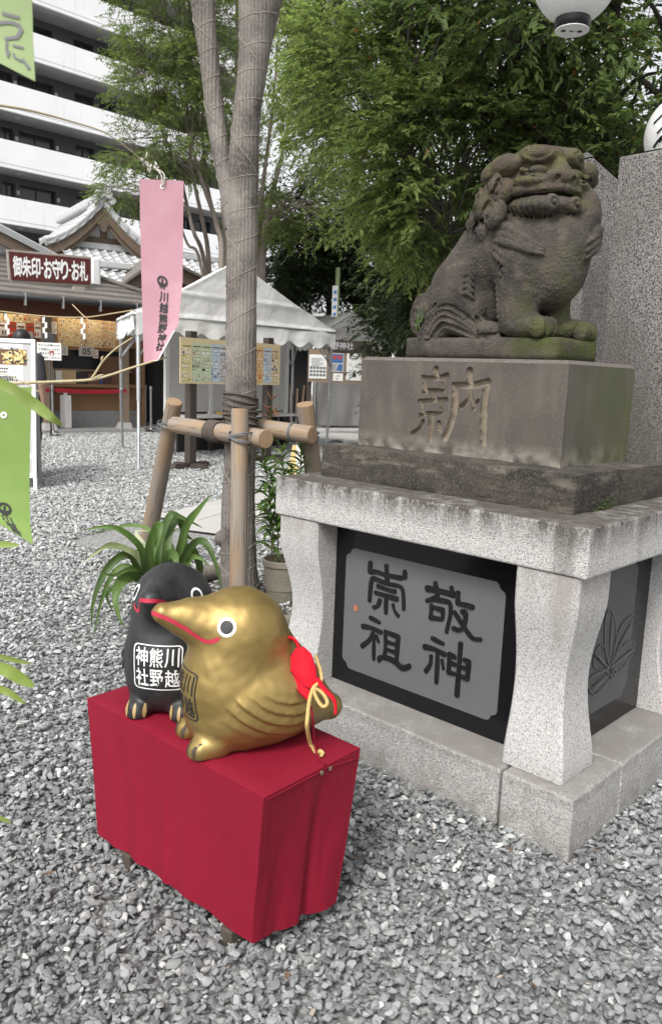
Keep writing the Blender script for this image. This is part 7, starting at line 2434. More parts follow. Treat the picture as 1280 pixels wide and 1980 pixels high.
def tree(name, label, base, stems, ells, n, leaf, width, m_leaf, m_bark, rg, L_tw=(.25, .42), n_leaf=11, droop=.35, thr=-.12, freq=1.1, seed=0.0, shell=.35, branch=60, br=.018, detail=False, group=None, dirmix=.5, inside=None, twig=True, pull=None):
    t = thing(name, label, 'tree', base, group)
    mb = MB()
    ends = []
    for pts, r0, r1 in stems:
        limb(mb, pts, r0, r1, 9, 5)
        sp = smooth_path(pts, 5)
        ends += [(np.array(q), r0 + (r1 - r0) * i / len(sp)) for i, q in enumerate(sp) if i > len(sp) * .35]
    P, D = crown_points(ells, n, rg, thr, freq, seed, shell, inside)
    D = unit(D * dirmix + rg.normal(0, .5, D.shape) * np.array([1, 1, .35]) + np.array([0, 0, .02]))
    L_ = rg.uniform(L_tw[0], L_tw[1], len(P))
    # boughs: from the stems out to a sample of the twigs
    E = np.array([e[0] for e in ends])
    pick = rg.choice(len(P), min(branch, len(P)), replace=False)
    for i in pick:
        d = np.linalg.norm(E - P[i] - np.array([0, 0, -.4]), axis=1) + np.maximum(0, E[:, 2] - P[i][2]) * 1.5
        j = int(np.argmin(d))
        a, b_ = E[j], P[i]
        mid = lerp(a, b_, .5) + np.array([0, 0, .12 * np.linalg.norm(b_ - a)]) + rg.normal(0, .06, 3)
        limb(mb, [a, mid, b_ + D[i] * .1], min(ends[j][1] * .6, br * 1.6), br * .3, 5, 3)
    tr = mb.build('trunk', m_bark, t, smooth=True)
    if twig:
        K = len(P)
        a = P - D * L_[:, None] * .5; b_ = P + D * L_[:, None] * .9; b_[:, 2] -= droop * L_ * .8
        s = unit(np.cross(D, np.array([[0, 0, 1.0]]))) * .004
        u_ = np.array([[0, 0, .004]])
        V = np.stack([a + s, a - s, a + u_, b_], 1).reshape(-1, 3)
        F = (np.arange(K)[:, None, None] * 4 + np.array([(0, 1, 3), (1, 2, 3), (2, 0, 3)])[None]).reshape(-1, 3)
        np_mesh('twigs', V, F, m_bark, t)
    V, F = sprays_to_mesh(P, D, n_leaf, L_, leaf, width, droop, rg, detail)
    np_mesh('crown', V, F, m_leaf, t)
    return t
rg = np.random.default_rng(5)
# the wrapped tree's own crown spreads above the picture
P, D = crown_points([((-.35, 5.3, 6.2), (1.9, 1.7, 1.6), 1)], 520, rg, -.05, .9, 3.0, .3)
V, F = sprays_to_mesh(P, D + rg.normal(0, .4, D.shape), 12, rg.uniform(.3, .45, len(P)), .085, .42, .3, rg)
np_mesh('crown', V, F, M['leaf_zelkova'], wt)
mb = MB()
for i in range(26):
    s0 = main[-1][0] if i % 2 else sec[-1][0]
    limb(mb, [s0 - (0, 0, .15), lerp(s0, P[i * 20], .5) + (0, 0, .3), P[i * 20]], .045, .006, 7, 3)
mb.build('boughs', M['bark'], wt, smooth=True)

# big zelkova behind the lion
zb = np.array([2.7, 9.2, -.05])
zel = [((2.9, 7.9, 4.6), (2.7, 2.0, 2.1), 1.0), ((1.35, 7.5, 4.6), (1.1, 1.5, 1.4), 1.1), ((2.6, 7.4, 3.2), (1.6, 1.4, .95), 1.1), ((1.7, 7.7, 3.5), (.8, 1.0, .9), 1.1)]
zst = [([zb, (2.65, 9.0, 1.6), (2.3, 8.5, 3.2), (1.7, 8.0, 5.0), (1.2, 7.8, 6.6)], .19, .04), ([(2.65, 9.0, 1.5), (3.0, 8.7, 3.2), (3.2, 8.3, 5.0), (3.3, 8.0, 7)], .15, .04), ([(2.5, 8.8, 2.3), (1.8, 8.2, 3.3), (1.1, 7.8, 3.9), (.5, 7.6, 4.2)], .09, .02),
       ([(2.6, 8.9, 2.0), (2.45, 8.2, 3.4), (2.3, 7.6, 4.6), (2.0, 7.0, 5.6)], .10, .03), ([(2.2, 8.4, 3.4), (1.5, 7.7, 4.3), (1.1, 7.2, 5.3)], .07, .02), ([(2.9, 8.8, 2.6), (3.4, 8, 3.4), (3.8, 7.2, 4.0)], .08, .02),
       ([(2.3, 8.5, 3.0), (1.6, 8.0, 2.9), (1.0, 7.6, 2.8)], .05, .012)]
tree('zelkova_tree', 'large dark green zelkova spreading over the lion dog at the upper right', zb, zst, zel, 3500, .084, .50, M['leaf_zelkova'], M['bark_dark'], rg, L_tw=(.26, .42), n_leaf=15, droop=.28, thr=-.02, freq=1.4, seed=1.0, shell=.25, branch=220, br=.022, detail=True)
# same kind at the left, further back; brighter light put into its leaf colour
b2_ = np.array([1.9, 12.8, -.05])
tree('zelkova_tree', 'lighter green zelkova right of the wrapped trunk, behind the big dark one', b2_, [([b2_, (1.8, 12.6, 2.2), (1.2, 12.1, 4.4), (.4, 12, 6.5)], .12, .03), ([(1.8, 12.6, 2.6), (.6, 12, 4.6), (-.3, 11.8, 6.0)], .06, .015), ([(1.8, 12.6, 2.4), (1.7, 12, 4.5), (1.5, 12, 6.4)], .07, .02)],
     [((.35, 11.9, 5.6), (1.45, 1.5, 1.7), .6), ((-.35, 12, 6.5), (.75, 1.0, 1.2), .5), ((.95, 7.9, 3.45), (.95, 1.1, .80), 1.5), ((1.12, 8.0, 2.95), (.70, .9, .55), 1.6), ((.30, 8.6, 4.5), (.80, 1.0, .8), 1.3), ((.75, 8.3, 4.3), (.7, .9, .9), 1.3)], 3400, .074, .52, M['leaf_bright'], M['bark_dark'], rg, L_tw=(.28, .46), n_leaf=16, droop=.25, thr=.0, freq=1.4, seed=9.0, branch=150, br=.015, detail=True)

# thin-stemmed maple clump behind the event tent
mbz = np.array([at(415, 560, 19.0)[0], 19.0, -.05])
ms_ = []
for (pts, r0) in (([(428, 520), (418, 430), (384, 330), (352, 200), (330, 60)], .085), ([(404, 520), (392, 430), (372, 330), (362, 200), (356, 40)], .07), ([(440, 520), (420, 440), (398, 340), (392, 180), (400, 20)], .085), ([(398, 525), (372, 440), (345, 330), (300, 220), (262, 120)], .06),
                  ([(436, 500), (430, 400), (428, 280), (434, 120)], .06), ([(390, 520), (362, 470), (336, 400), (300, 350), (262, 330)], .04)):
    ms_.append(([mbz + (rg.uniform(-.3, .3), rg.uniform(-.2, .2), 0)] + [at(px, py, 19.0 + rg.uniform(-.6, .6)) for px, py in pts], r0, .015))
def E_(px, py, Y, rx, ry, rz, w=1.0): return (at(px, py, Y), (rx, ry, rz), w)
tree('maple_tree', 'feathery green maple with many thin stems left of the wrapped trunk', mbz, ms_, [E_(335, 40, 18.6, 1.35, 1.3, 1.5), E_(300, 150, 18.4, 1.05, 1.2, .85, 1.1), E_(345, 260, 18.5, 1.25, 1.2, .9, 1.1), E_(262, 300, 18.2, .80, .9, .5, 1.0), E_(255, 375, 18.1, .75, .8, .38, 1.0), E_(400, 120, 19, 1.0, 1.2, 1.9, .8), E_(320, -130, 18.6, 1.6, 1.5, 1.6), E_(372, 360, 19.2, .8, .9, .6, .7)],
     4200, .080, .44, M['leaf_maple'], M['bark_pale'], rg, L_tw=(.28, .5), n_leaf=14, droop=.12, thr=.02, freq=1.7, seed=4.0, shell=.2, branch=170, br=.014, dirmix=.9)
# light tree with pale stems right of the wrapped trunk
lb = np.array([at(505, 560, 22.0)[0], 22.0, -.05])
ls_ = [([lb] + [at(px, py, 22.0 + rg.uniform(-.5, .5)) for px, py in pts], r0, .015) for pts, r0 in (([(508, 500), (520, 400), (540, 320), (560, 220), (575, 90)], .11), ([(500, 500), (506, 380), (522, 250), (535, 120), (540, 0)], .08), ([(512, 470), (545, 400), (590, 330), (620, 250)], .06), ([(500, 470), (492, 330), (498, 200), (505, 60)], .05))]
tree('light_tree', 'airy tree with pale forked stems right of the wrapped trunk', lb, ls_, [E_(545, 110, 22, 1.2, 1.2, 1.5, .7), E_(570, 300, 22, 1.2, 1.2, 1.1, .8), E_(530, 420, 22.3, 1.3, 1.2, .8, 1.2), E_(610, 430, 22, 1.3, 1.2, .8, 1.0)],
     1300, .11, .45, M['leaf_bright'], M['bark_pale'], rg, L_tw=(.3, .5), n_leaf=11, thr=.05, freq=1.1, seed=14.0, branch=80, br=.016)
# dark evergreen over the second tent
db = np.array([at(700, 800, 26.0)[0], 26.0, -.05])
tree('dark_evergreen_tree', 'dense dark evergreen with a thick black trunk over the grey tent', db, [([db, at(699, 660, 26), at(702, 560, 26), at(690, 470, 26), at(680, 380, 26)], .42, .12), ([at(702, 560, 26), at(740, 500, 26), at(780, 450, 26)], .16, .05), ([at(700, 580, 26), at(640, 520, 26), at(590, 470, 25.5)], .15, .04)],
     [E_(640, 440, 25.5, 2.6, 1.8, 1.5), E_(740, 470, 25.5, 2.0, 1.8, 1.4), E_(575, 520, 25.2, 1.4, 1.4, 1.2), E_(660, 545, 25.8, 1.7, 1.2, .8, .8), E_(790, 540, 25.5, 1.2, 1.2, 1.5), E_(760, 610, 25, .8, 1, .8), E_(690, 330, 26, 3.0, 2, 1.6, .8)],
     3300, .17, .46, M['leaf_dark'], M['bark_dark'], rg, L_tw=(.4, .7), n_leaf=12, thr=-.06, freq=.9, seed=21.0, shell=.2, branch=120, br=.03)
db2 = np.array([at(637, 760, 27.5)[0], 27.5, -.05])
tree('dark_evergreen_tree', 'slender dark evergreen stem just left of the banner pole', db2, [([db2, at(637, 640, 27.5), at(634, 560, 27.5), at(625, 480, 27.5)], .14, .06)], [E_(620, 500, 27.5, 1.6, 1.4, 1.4), E_(560, 470, 27.5, 1.8, 1.4, 1.4)], 700, .17, .42, M['leaf_dark'], M['bark_dark'], rg, L_tw=(.4, .7), n_leaf=11, thr=-.1, freq=.9, seed=31.0, branch=30, br=.03)
# evergreen shrub behind the lion's tail
sb_ = np.array([at(800, 640, 13.0)[0], 13.0, -.05])
tree('evergreen_shrub', 'dark glossy evergreen shrub behind the tail of the lion dog', sb_, [([sb_, sb_ + (0, 0, 1.5), at(815, 520, 13)], .08, .03), ([sb_ + (.1, 0, 0), at(850, 560, 13)], .06, .02)], [E_(830, 560, 13, .40, .7, .50), E_(800, 615, 12.8, .30, .6, .50), E_(880, 570, 13, .6, .8, .8)],
     560, .10, .45, M['leaf_dark'], M['bark_dark'], rg, L_tw=(.2, .36), n_leaf=11, thr=-.2, freq=1.6, seed=41.0, branch=40, br=.012, detail=True)
# trees beyond the zelkova close the view
for i, (x, y, h, lab, mm) in enumerate(((4.6, 15.5, 6.5, 'dark evergreen crowding behind the big zelkova', 'leaf_dark'), (8.5, 17.0, 7.0, 'dark evergreen beyond the granite posts, farthest right', 'leaf_dark'), (2.6, 18.5, 6.2, 'evergreen between the shrub and the big zelkova, deep in shade', 'leaf_dark'), (5.8, 20.5, 9.0, 'tall green tree far behind the big zelkova', 'leaf_zelkova'))):
    b_ = np.array([x, y, -.05])
    tree('background_tree', lab, b_, [([b_, b_ + (.1, 0, h * .5), b_ + (0, 0, h)], .22, .06)], [((x, y, h * .62), (2.1, 1.8, h * .42), 1), ((x - .9, y - .4, h * .35), (1.2, 1.2, h * .28), 1)], 1000, .20, .45, M[mm], M['bark_dark'], rg, L_tw=(.45, .75), n_leaf=10, thr=-.15, freq=.8, seed=50. + i * 7, branch=50, br=.03, group='trees behind the zelkova')
# ================================================================== GRAVEL: separate stones, scattered as one mass
def stone_mesh(name, seed, m, flat_):
    r = random.Random(seed)
    bm = bmesh.new()
    ax = (1.0, r.uniform(.55, .82), r.uniform(.30, .52) if flat_ else r.uniform(.5, .7))
    for _ in range(r.choice((13, 15, 17, 20))):
        v = Vector((r.gauss(0, 1), r.gauss(0, 1), r.gauss(0, 1))).normalized()
        k = r.uniform(.82, 1.05)
        bm.verts.new((v.x * ax[0] * k * .5, v.y * ax[1] * k * .5, v.z * ax[2] * k * .5))
    bmesh.ops.convex_hull(bm, input=bm.verts[:])
    for v in [v for v in bm.verts if not v.link_faces]: bm.verts.remove(v)
    bmesh.ops.dissolve_limit(bm, angle_limit=math.radians(14), verts=bm.verts[:], edges=bm.edges[:])
    bmesh.ops.bevel(bm, geom=bm.edges[:], offset=.035, segments=1, affect='EDGES', profile=.6)
    bmesh.ops.triangulate(bm, faces=bm.faces[:])
    me = bpy.data.meshes.new(name)
    bm.to_mesh(me); bm.free()
    me.materials.append(m)
    me.polygons.foreach_set('use_smooth', [True] * len(me.polygons))
    me.set_sharp_from_angle(angle=math.radians(24))
    return bpy.data.objects.new(name, me)
stones = bpy.data.collections.new('stone_kinds')
NK = 22
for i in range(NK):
    m = M['stone_white'] if i == 20 else M['stone_tan'] if i == 21 else M['stone_lit'] if i >= 10 else M['stone_chip']
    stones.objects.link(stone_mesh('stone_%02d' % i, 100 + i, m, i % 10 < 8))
def in_poly(p, poly):
    x, y = p[:, 0], p[:, 1]
    ins = np.zeros(len(p), bool)
    n = len(poly)
    for i in range(n):
        x0, y0 = poly[i]; x1, y1 = poly[(i + 1) % n]
        c = ((y0 > y) != (y1 > y)) & (x < (x1 - x0) * (y - y0) / (y1 - y0 + 1e-12) + x0)
        ins ^= c
    return ins
base_poly = [ped((a, b, 0))[:2] for a, b in ((gA0 + .004, gB0 + .004), (gA1, gB0 + .004), (gA1, gB1), (gA0 + .004, gB1))]
path_poly = [PF((u, b, 0))[:2] for u, b in ((-1.7, -.5), (14, -.5), (14, .5), (-1.7, .5))]
pave_poly = [PF2((u, b, 0))[:2] for u, b in ((-1, 0), (7.4, 0), (7.4, -4.2), (-1, -4.2))]
off_poly = [OFr((u, b, 0))[:2] for u, b in ((uA, 0), (uB + 2.5, 0), (uB + 2.5, -4), (uA, -4))]
bed_poly = [(c0[0] + .56 * math.cos(a) * (1 + .12 * math.sin(3 * a)), c0[1] + .56 * math.sin(a) * (1 + .1 * math.cos(2 * a))) for a in np.linspace(0, 2 * math.pi, 24, endpoint=False)]
rg2 = np.random.default_rng(77)
PTS, SC = [], []
for (y0, y1, dens, size) in ((.95, 2.7, 5600, .0275), (2.7, 4.2, 4200, .0285), (4.2, 6.5, 2700, .031), (6.5, 10, 1700, .037), (10, 18.5, 1150, .042)):
    xl, xr = -.46 * y1 - .45, (.46 * y1 + .45 if y1 < 4.3 else min(.16 * y1 + .3, 2.4))
    n = int((xr - xl) * (y1 - y0) * dens)
    p = np.stack([rg2.uniform(xl, xr, n), rg2.uniform(y0, y1, n)], 1)
    k = np.abs(p[:, 0]) < .46 * p[:, 1] + .45
    for poly in (base_poly, path_poly, pave_poly, off_poly, bed_poly): k &= ~in_poly(p, poly)
    p = p[k]
    PTS.append(p); SC.append(size * np.clip(rg2.lognormal(0, .30, len(p)), .45, 1.9))
p = np.concatenate(PTS); sc = np.concatenate(SC)
# a scatter of stones kicked onto the edges of the path and the bed
n = len(p)
z = rg2.uniform(-.030, .002, n) + .006 * np.array([noise.noise(Vector((a * 1.7, b * 1.7, 0))) for a, b in p])
rot = np.stack([rg2.normal(0, .38, n), rg2.normal(0, .38, n), rg2.uniform(0, 6.283, n)], 1)
u = rg2.uniform(0, 1, n)
pick = np.where(u < .0020, 20, np.where(u < .0035, 21, rg2.integers(0, 10, n) + 10 * (rg2.uniform(0, 1, n) < np.clip(.12 + (p[:, 1] - 2.2) * .16, .12, .92))))  # paler stones grow likelier with distance, so far gravel looks brighter lit
gme = bpy.data.meshes.new('gravel')
gme.vertices.add(n)
gme.vertices.foreach_set('co', np.column_stack([p, z]).astype(np.float32).ravel())
for nm, ty, dat in (('rot', 'FLOAT_VECTOR', rot.astype(np.float32)), ('scl', 'FLOAT', sc.astype(np.float32)), ('pick', 'INT', pick.astype(np.int32))):
    at_ = gme.attributes.new(nm, ty, 'POINT')
    at_.data.foreach_set('vector' if ty == 'FLOAT_VECTOR' else 'value', dat.ravel())
gravel = bpy.data.objects.new('gravel', gme)
col.objects.link(gravel)
tag(gravel, kind='stuff')
ng = bpy.data.node_groups.new('scatter_stones', 'GeometryNodeTree')
ng.interface.new_socket('Geometry', in_out='INPUT', socket_type='NodeSocketGeometry')
ng.interface.new_socket('Geometry', in_out='OUTPUT', socket_type='NodeSocketGeometry')
gi, go = ng.nodes.new('NodeGroupInput'), ng.nodes.new('NodeGroupOutput')
iop = ng.nodes.new('GeometryNodeInstanceOnPoints')
ci = ng.nodes.new('GeometryNodeCollectionInfo')
ci.inputs['Collection'].default_value = stones
ci.inputs['Separate Children'].default_value = True
ci.inputs['Reset Children'].default_value = True
def attr(nm, ty):
    a = ng.nodes.new('GeometryNodeInputNamedAttribute'); a.data_type = ty; a.inputs['Name'].default_value = nm
    return a.outputs['Attribute']
L_ = ng.links
L_.new(gi.outputs[0], iop.inputs['Points']); L_.new(ci.outputs[0], iop.inputs['Instance'])
iop.inputs['Pick Instance'].default_value = True
L_.new(attr('pick', 'INT'), iop.inputs['Instance Index'])
e2r = ng.nodes.new('FunctionNodeEulerToRotation')
L_.new(attr('rot', 'FLOAT_VECTOR'), e2r.inputs[0]); L_.new(e2r.outputs[0], iop.inputs['Rotation'])
L_.new(attr('scl', 'FLOAT'), iop.inputs['Scale'])
L_.new(iop.outputs[0], go.inputs[0])
md = gravel.modifiers.new('scatter', 'NODES'); md.node_group = ng

# a few fallen leaves and bits of straw on the gravel
M['dry_leaf'] = mat('dry_leaf', (0.12, 0.07, 0.04), .8, rnd=.3)
lf_p = None
for i, (px, py, wh) in enumerate(((688, 1660, 'right of the red stand'), (1155, 1648, 'by the right face of the pedestal base'), (1030, 1908, 'near the bottom right corner'), (985, 1645, 'in front of the pedestal corner'), (555, 1890, 'below the near corner of the red stand'), (95, 1690, 'left of the red stand'))):
    c = gp(px, py, .022)
    mb = MB()
    L2 = .017
    mb.add([(-L2, 0, 0), (-.2 * L2, .42 * L2, .004), (L2, 0, .006), (-.2 * L2, -.42 * L2, .004), (0, 0, .001)], [(0, 4, 1), (1, 4, 2), (2, 4, 3), (3, 4, 0)])
    o = mb.build('fallen_leaf', M['dry_leaf'], None, origin=np.zeros(3))
    o.location = tuple(c); o.rotation_euler = (rg.normal(0, .3), rg.normal(0, .3), rg.uniform(0, 6))
    tag(o, 'small dry brown leaf on the gravel ' + wh, 'leaf', 'dry leaves on the gravel')

# ================================================================== PAPER LANTERNS
M['lantern_paper'] = mat('lantern_paper', (0.78, 0.775, 0.76), .55, trans=.25)
def lantern(c, R, label, mark=False):
    t = thing('paper_lantern', label, 'lantern', c, 'white paper lanterns')
    c = np.array(c, float)
    prof = []
    N = 150
    for i in range(N + 1):
        a = -1.16 + 2.32 * i / N
        prof.append((R * math.cos(a) * (1 + .006 * math.cos(i * 2 * math.pi / 3.4)), R * 1.12 * math.sin(a)))
    MB().lathe(prof, c, 40).build('shade', M['lantern_paper'], t, smooth=True)
    zb_, rb = prof[0][1], prof[0][0]
    MB().lathe([(rb * .99, zb_ - .045), (rb * 1.03, zb_ - .040), (rb * 1.03, zb_ + .004), (rb * .95, zb_ + .006)], c, 32).build('rim', M['black_polish'], t, smooth=35)
    MB().lathe([(rb * .985, zb_ - .048), (rb * .985, zb_ - .040)], c, 32).build('base_disc', M['white_paint'], t, smooth=35)
    for x, r_ in ((-.5, .15), (.45, .15), (-.05, .09), (.12, .05)):
        MB().lathe([(rb * r_, -.0006), (rb * r_, .0006)], c + np.array([rb * x, -rb * .1 * 0, zb_ - .0492]), 12).build('vent_hole', M['black_paint'], t)
    MB().lathe([(rb * 1.03, -zb_ - .004), (rb * 1.03, -zb_ + .04), (rb * .3, -zb_ + .05)], c, 32).build('rim', M['black_polish'], t, smooth=35)
    MB().tube([c + (0, 0, -zb_ + .05), c + (0, 0, -zb_ + .62)], .003, 6).build('hanging_cord', M['frame_dark'], t)
    if mark:
        mb = MB()
        for a0, z0 in ((-2.62, .06), (-2.45, .0), (-2.6, -.07), (-2.38, -.05), (-2.45, .09)):
            pts = [(R * 1.012 * math.cos(b) * math.cos(a0 + q * .16), R * 1.012 * math.cos(b) * math.sin(a0 + q * .16), R * 1.13 * math.sin(b)) for q, b in zip(np.linspace(-1, 1, 6), np.linspace((z0 - .02) / R, (z0 + .03) / R, 6))]
            mb.tube([c + np.array(p_) for p_ in pts], .012, 6, squash=.3)
        mb.build('painted_mark', M['black_paint'], t, smooth=True)
    return t
lantern(at(1115, -56, 4.05), .197, 'white paper lantern hanging at the top edge, its underside showing')
lantern(at(1316, 262, 5.6), .225, 'white paper lantern at the right edge above the broad granite post', True)

# ================================================================== PAPER STRIPS ON THE BAMBOO
M['pink_paper'] = mat('pink_paper', (0.47, 0.26, 0.305), .85, trans=.10, spec=.2, layers=[('noise', 30, (.51, .30, .345), .4, .7, .6), ('noise', 12, (.41, .215, .255), .5, .7, .5)])
M['green_paper'] = mat('green_paper', (0.20, 0.31, 0.075), .8, trans=.15, layers=[('noise', 30, (.24, .34, .10), .4, .7, .6), ('noise', 14, (.17, .28, .055), .5, .7, .5)])
M['green_paper_pale'] = mat('green_paper_pale', (0.28, 0.36, 0.17), .8, trans=.15, layers=[('noise', 20, (.31, .39, .19), .4, .7, .6)])
M['paper_edge'] = mat('paper_edge', (0.72, 0.70, 0.66), .8)
M['cotton'] = mat('cotton', (0.60, 0.57, 0.52), .95, layers=[('noise', 300, (.45, .42, .37), .4, .7, .6)], bump=[('rough', 300, .8, .004)])
M['bamboo'] = mat('bamboo', (0.42, 0.36, 0.22), .55, layers=[('noise', 40, (.34, .28, .15), .4, .7, .6)])
M['bamboo_leaf'] = mat('bamboo_leaf', (0.22, 0.29, 0.06), .5, trans=.4, rnd=.2, layers=[('noise', 25, (.22, .32, .05), .4, .7, .6)])
class Strip:
    """a hanging paper strip: left and right edge picture points at one distance, bent towards the viewer where told."""
    def __init__(self, left, right, Y, bend):
        self.l, self.r, self.Y, self.bend = np.array(left, float), np.array(right, float), Y, bend
    def e(self, A, v):
        k = np.linspace(0, 1, len(A))
        return np.interp(v, k, A[:, 0]), np.interp(v, k, A[:, 1])
    def __call__(self, u, v):
        a, b = self.e(self.l, v), self.e(self.r, v)
        return at(a[0] + (b[0] - a[0]) * u, a[1] + (b[1] - a[1]) * u, self.Y + self.bend(u, v))
    def build(self, name, m, label, group, nu=10, nv=40):
        t = thing(name, label, 'paper strip', self(.5, 0), group)
        mb = MB()
        mb.grid(lambda u, v: self(u, 1 - v), nu, nv)
        mb.grid(lambda u, v: self(u, v) + np.array([0, .0005, 0]), nu, nv)
        mb.build('paper', m, t, smooth=True)
        return t
    def basis(self, u, v):
        c = self(u, v); r = self(min(1, u + .05), v) - self(max(0, u - .05), v); d = self(u, max(0, v - .01)) - self(u, min(1, v + .01))
        r /= np.linalg.norm(r); d /= np.linalg.norm(d)
        return c, r, d
    def text(self, mb, s_, u, v, h, w, weight=.03):
        g, f = text_geo(s_, weight)
        e = g.max(0) - g.min(0)
        for dx, dy, k in heavy(weight):
            mb.add([self.off(u, v, (p[0] + dx) * w / e[0], (p[1] + dy) * h / e[1], .0009 + k * .00002) for p in g], f)
    def off(self, u, v, x, y, o):
        """surface point x metres right and y metres up of (u, v), lifted by o."""
        wu = np.linalg.norm(self(1, v) - self(0, v)); hv = np.linalg.norm(self(u, 1) - self(u, 0))
        uu, vv = u + x / wu, v - y / hv
        c, r, d = self.basis(uu, vv)
        return c + np.cross(r, d) * o
    def crest(self, mb, u, v, R):
        k = 0
        for pts, w in (([(-.14, .98), (-.62, .72), (-.84, .2), (-.66, -.35), (-.2, -.68)], .40), ([(.14, .98), (.62, .72), (.84, .2), (.66, -.35), (.2, -.68)], .40), ([(0, .45), (0, .1), (0, -.7)], .36), ([(-.55, -.25), (0, -.45), (.55, -.25)], .5),
                       ([(0, .62), (.10, .52)], .2), ([(-.3, -.8), (-.38, -1.1)], .12), ([(0, -.8), (0, -1.14)], .12), ([(.3, -.8), (.38, -1.1)], .12), ([(-.54, -1.06), (-.22, -1.0)], .1), ([(.54, -1.06), (.22, -1.0)], .1)):
            L, Rr = stroke_strip([np.array(q) * R for q in pts], w * R, n=4)
            m_ = len(L); k += 1
            mb.add([self.off(u, v, q[0], q[1], .0008 + .00003 * k) for q in L + Rr], [(m_ + i, m_ + i + 1, i + 1, i) for i in range(m_ - 1)])
YP = 1.5
pk_s = Strip([(270, 345), (271, 430), (273, 520), (276, 620), (278, 701)], [(355, 349), (354, 445), (353, 545), (345, 625), (306, 696)], YP, lambda u, v: .012 * math.sin(3 * v) - .022 * max(0, u - .55) * max(0, v - .5) * 4)
pkt = pk_s.build('pink_paper_strip', M['pink_paper'], 'pink paper wish strip with bird crest and black shrine name, tied to bamboo', 'paper wish strips')
mb = MB(); pk_s.crest(mb, .52, .535, .0098)
mb.build('crest', M['ink'], pkt)
for i, (chx, px, py) in enumerate((('川', 317, 561), ('越', 317, 582), ('熊', 316, 603), ('野', 314, 624), ('神', 313, 645), ('社', 310, 665))):
    v = (py - 345) / 353.0
    a, b_ = pk_s.e(pk_s.l, v), pk_s.e(pk_s.r, v)
    mb = MB(); pk_s.text(mb, chx, (px - a[0]) / (b_[0] - a[0]), v, .0170, .0155, .032)
    mb.build('printed_character', M['ink'], pkt)
c, r, d = pk_s.basis(.52, .035)
mb = MB(); nn_ = np.cross(r, d)
v_, f_ = ringf(.0022, .0042, 16)
mb.add([c + r * q[0] + d * q[1] + nn_ * .001 for q in v_], f_); mb.build('eyelet', M['paper_edge'], pkt)
mb = MB(); mb.tube([pk_s(1, t) + np.array([0, -.0004, 0]) for t in np.linspace(.80, 1, 8)], .0011, 5); mb.tube([pk_s(1 - t, 1) + np.array([0, -.0004, 0]) for t in np.linspace(0, .25, 4)], .0009, 5)
mb.build('worn_edge', M['paper_edge'], pkt, smooth=True)
YG = 1.12
g1 = Strip([(-52, 752), (-50, 850), (-48, 930), (-42, 985), (-10, 1008)], [(61, 748), (58, 850), (57, 940), (58, 1010), (64, 1053)], YG, lambda u, v: .010 * math.sin(3 * v) - .02 * max(0, v - .7) * (1 - u))
g1t = g1.build('green_paper_strip', M['green_paper'], 'bright green paper wish strip at the left edge, curled at its lower end', 'paper wish strips')
mb = MB(); g1.crest(mb, .52, .70, .0098); mb.build('crest', M['ink'], g1t)
for chx, v, u in (('川', .795, .52), ('越', .875, .55), ('熊', .95, .60)):
    mb = MB(); g1.text(mb, chx, u, v, .0165, .0155, .032); mb.build('printed_character', M['ink'], g1t)
c, r, d = g1.basis(.53, .13); nn_ = np.cross(r, d)
mb = MB(); v_, f_ = ringf(.0018, .0048, 18); mb.add([c + r * q[0] + d * q[1] + nn_ * .001 for q in v_], f_); mb.build('eyelet', M['paper_edge'], g1t)
YG2 = .78
g2s = Strip([(-70, -120), (-66, -20), (-60, 60), (-50, 95)], [(60, -120), (62, 0), (64, 80), (68, 156)], YG2, lambda u, v: .006 * math.sin(3 * v) - .012 * v * (1 - u))
g2t = g2s.build('green_paper_strip', M['green_paper_pale'], 'pale green paper wish strip with grey handwriting at the top left corner', 'paper wish strips')
for chx, v, u, s_ in (('う', .58, .66, .026), ('に', .80, .70, .020), ('、', .885, .86, .010)):
    mb = MB(); g2s.text(mb, chx, u, v, s_, s_ * .85, .012); mb.build('handwriting', M['ink_grey'], g2t)

# bamboo twigs and leaves
bt_ = thing('bamboo_branch', 'dry bamboo twig with pale green leaves reaching in from the left edge', 'branch', at(0, 742, 1.45))
MB().tube(smooth_path([at(-40, 752, 1.40), at(20, 742, 1.42), at(100, 738, 1.45), at(175, 734, 1.47), at(215, 724, 1.48), at(260, 709, 1.49), at(322, 690, 1.50)], 5), list(np.linspace(.0031, .0018, 31)), 8).build('twig', M['bamboo'], bt_, smooth=True)
MB().tube(smooth_path([at(175, 734, 1.47), at(186, 718, 1.47), at(199, 698, 1.47), at(221, 676, 1.47), at(256, 652, 1.47)], 5), list(np.linspace(.0022, .0012, 21)), 7).build('twig', M['bamboo'], bt_, smooth=True)
MB().tube([at(198, 700, 1.47), at(197, 692, 1.468), at(199, 688, 1.467)], [.0016, .0022, .0008], 6).build('bud', M['bamboo'], bt_)
MB().tube(smooth_path([at(180, 733, 1.47), at(192, 726, 1.465), at(200, 724, 1.46)], 3), [.0018, .0022, .002, .0018, .0016, .0012, .0008], 6).build('bud', M['bamboo'], bt_)
MB().tube(smooth_path([at(-20, 716, 1.2), at(20, 727, 1.2), at(50, 741, 1.2), at(75, 757, 1.2)], 4), .0008, 5).build('tendril', M['bamboo'], bt_)
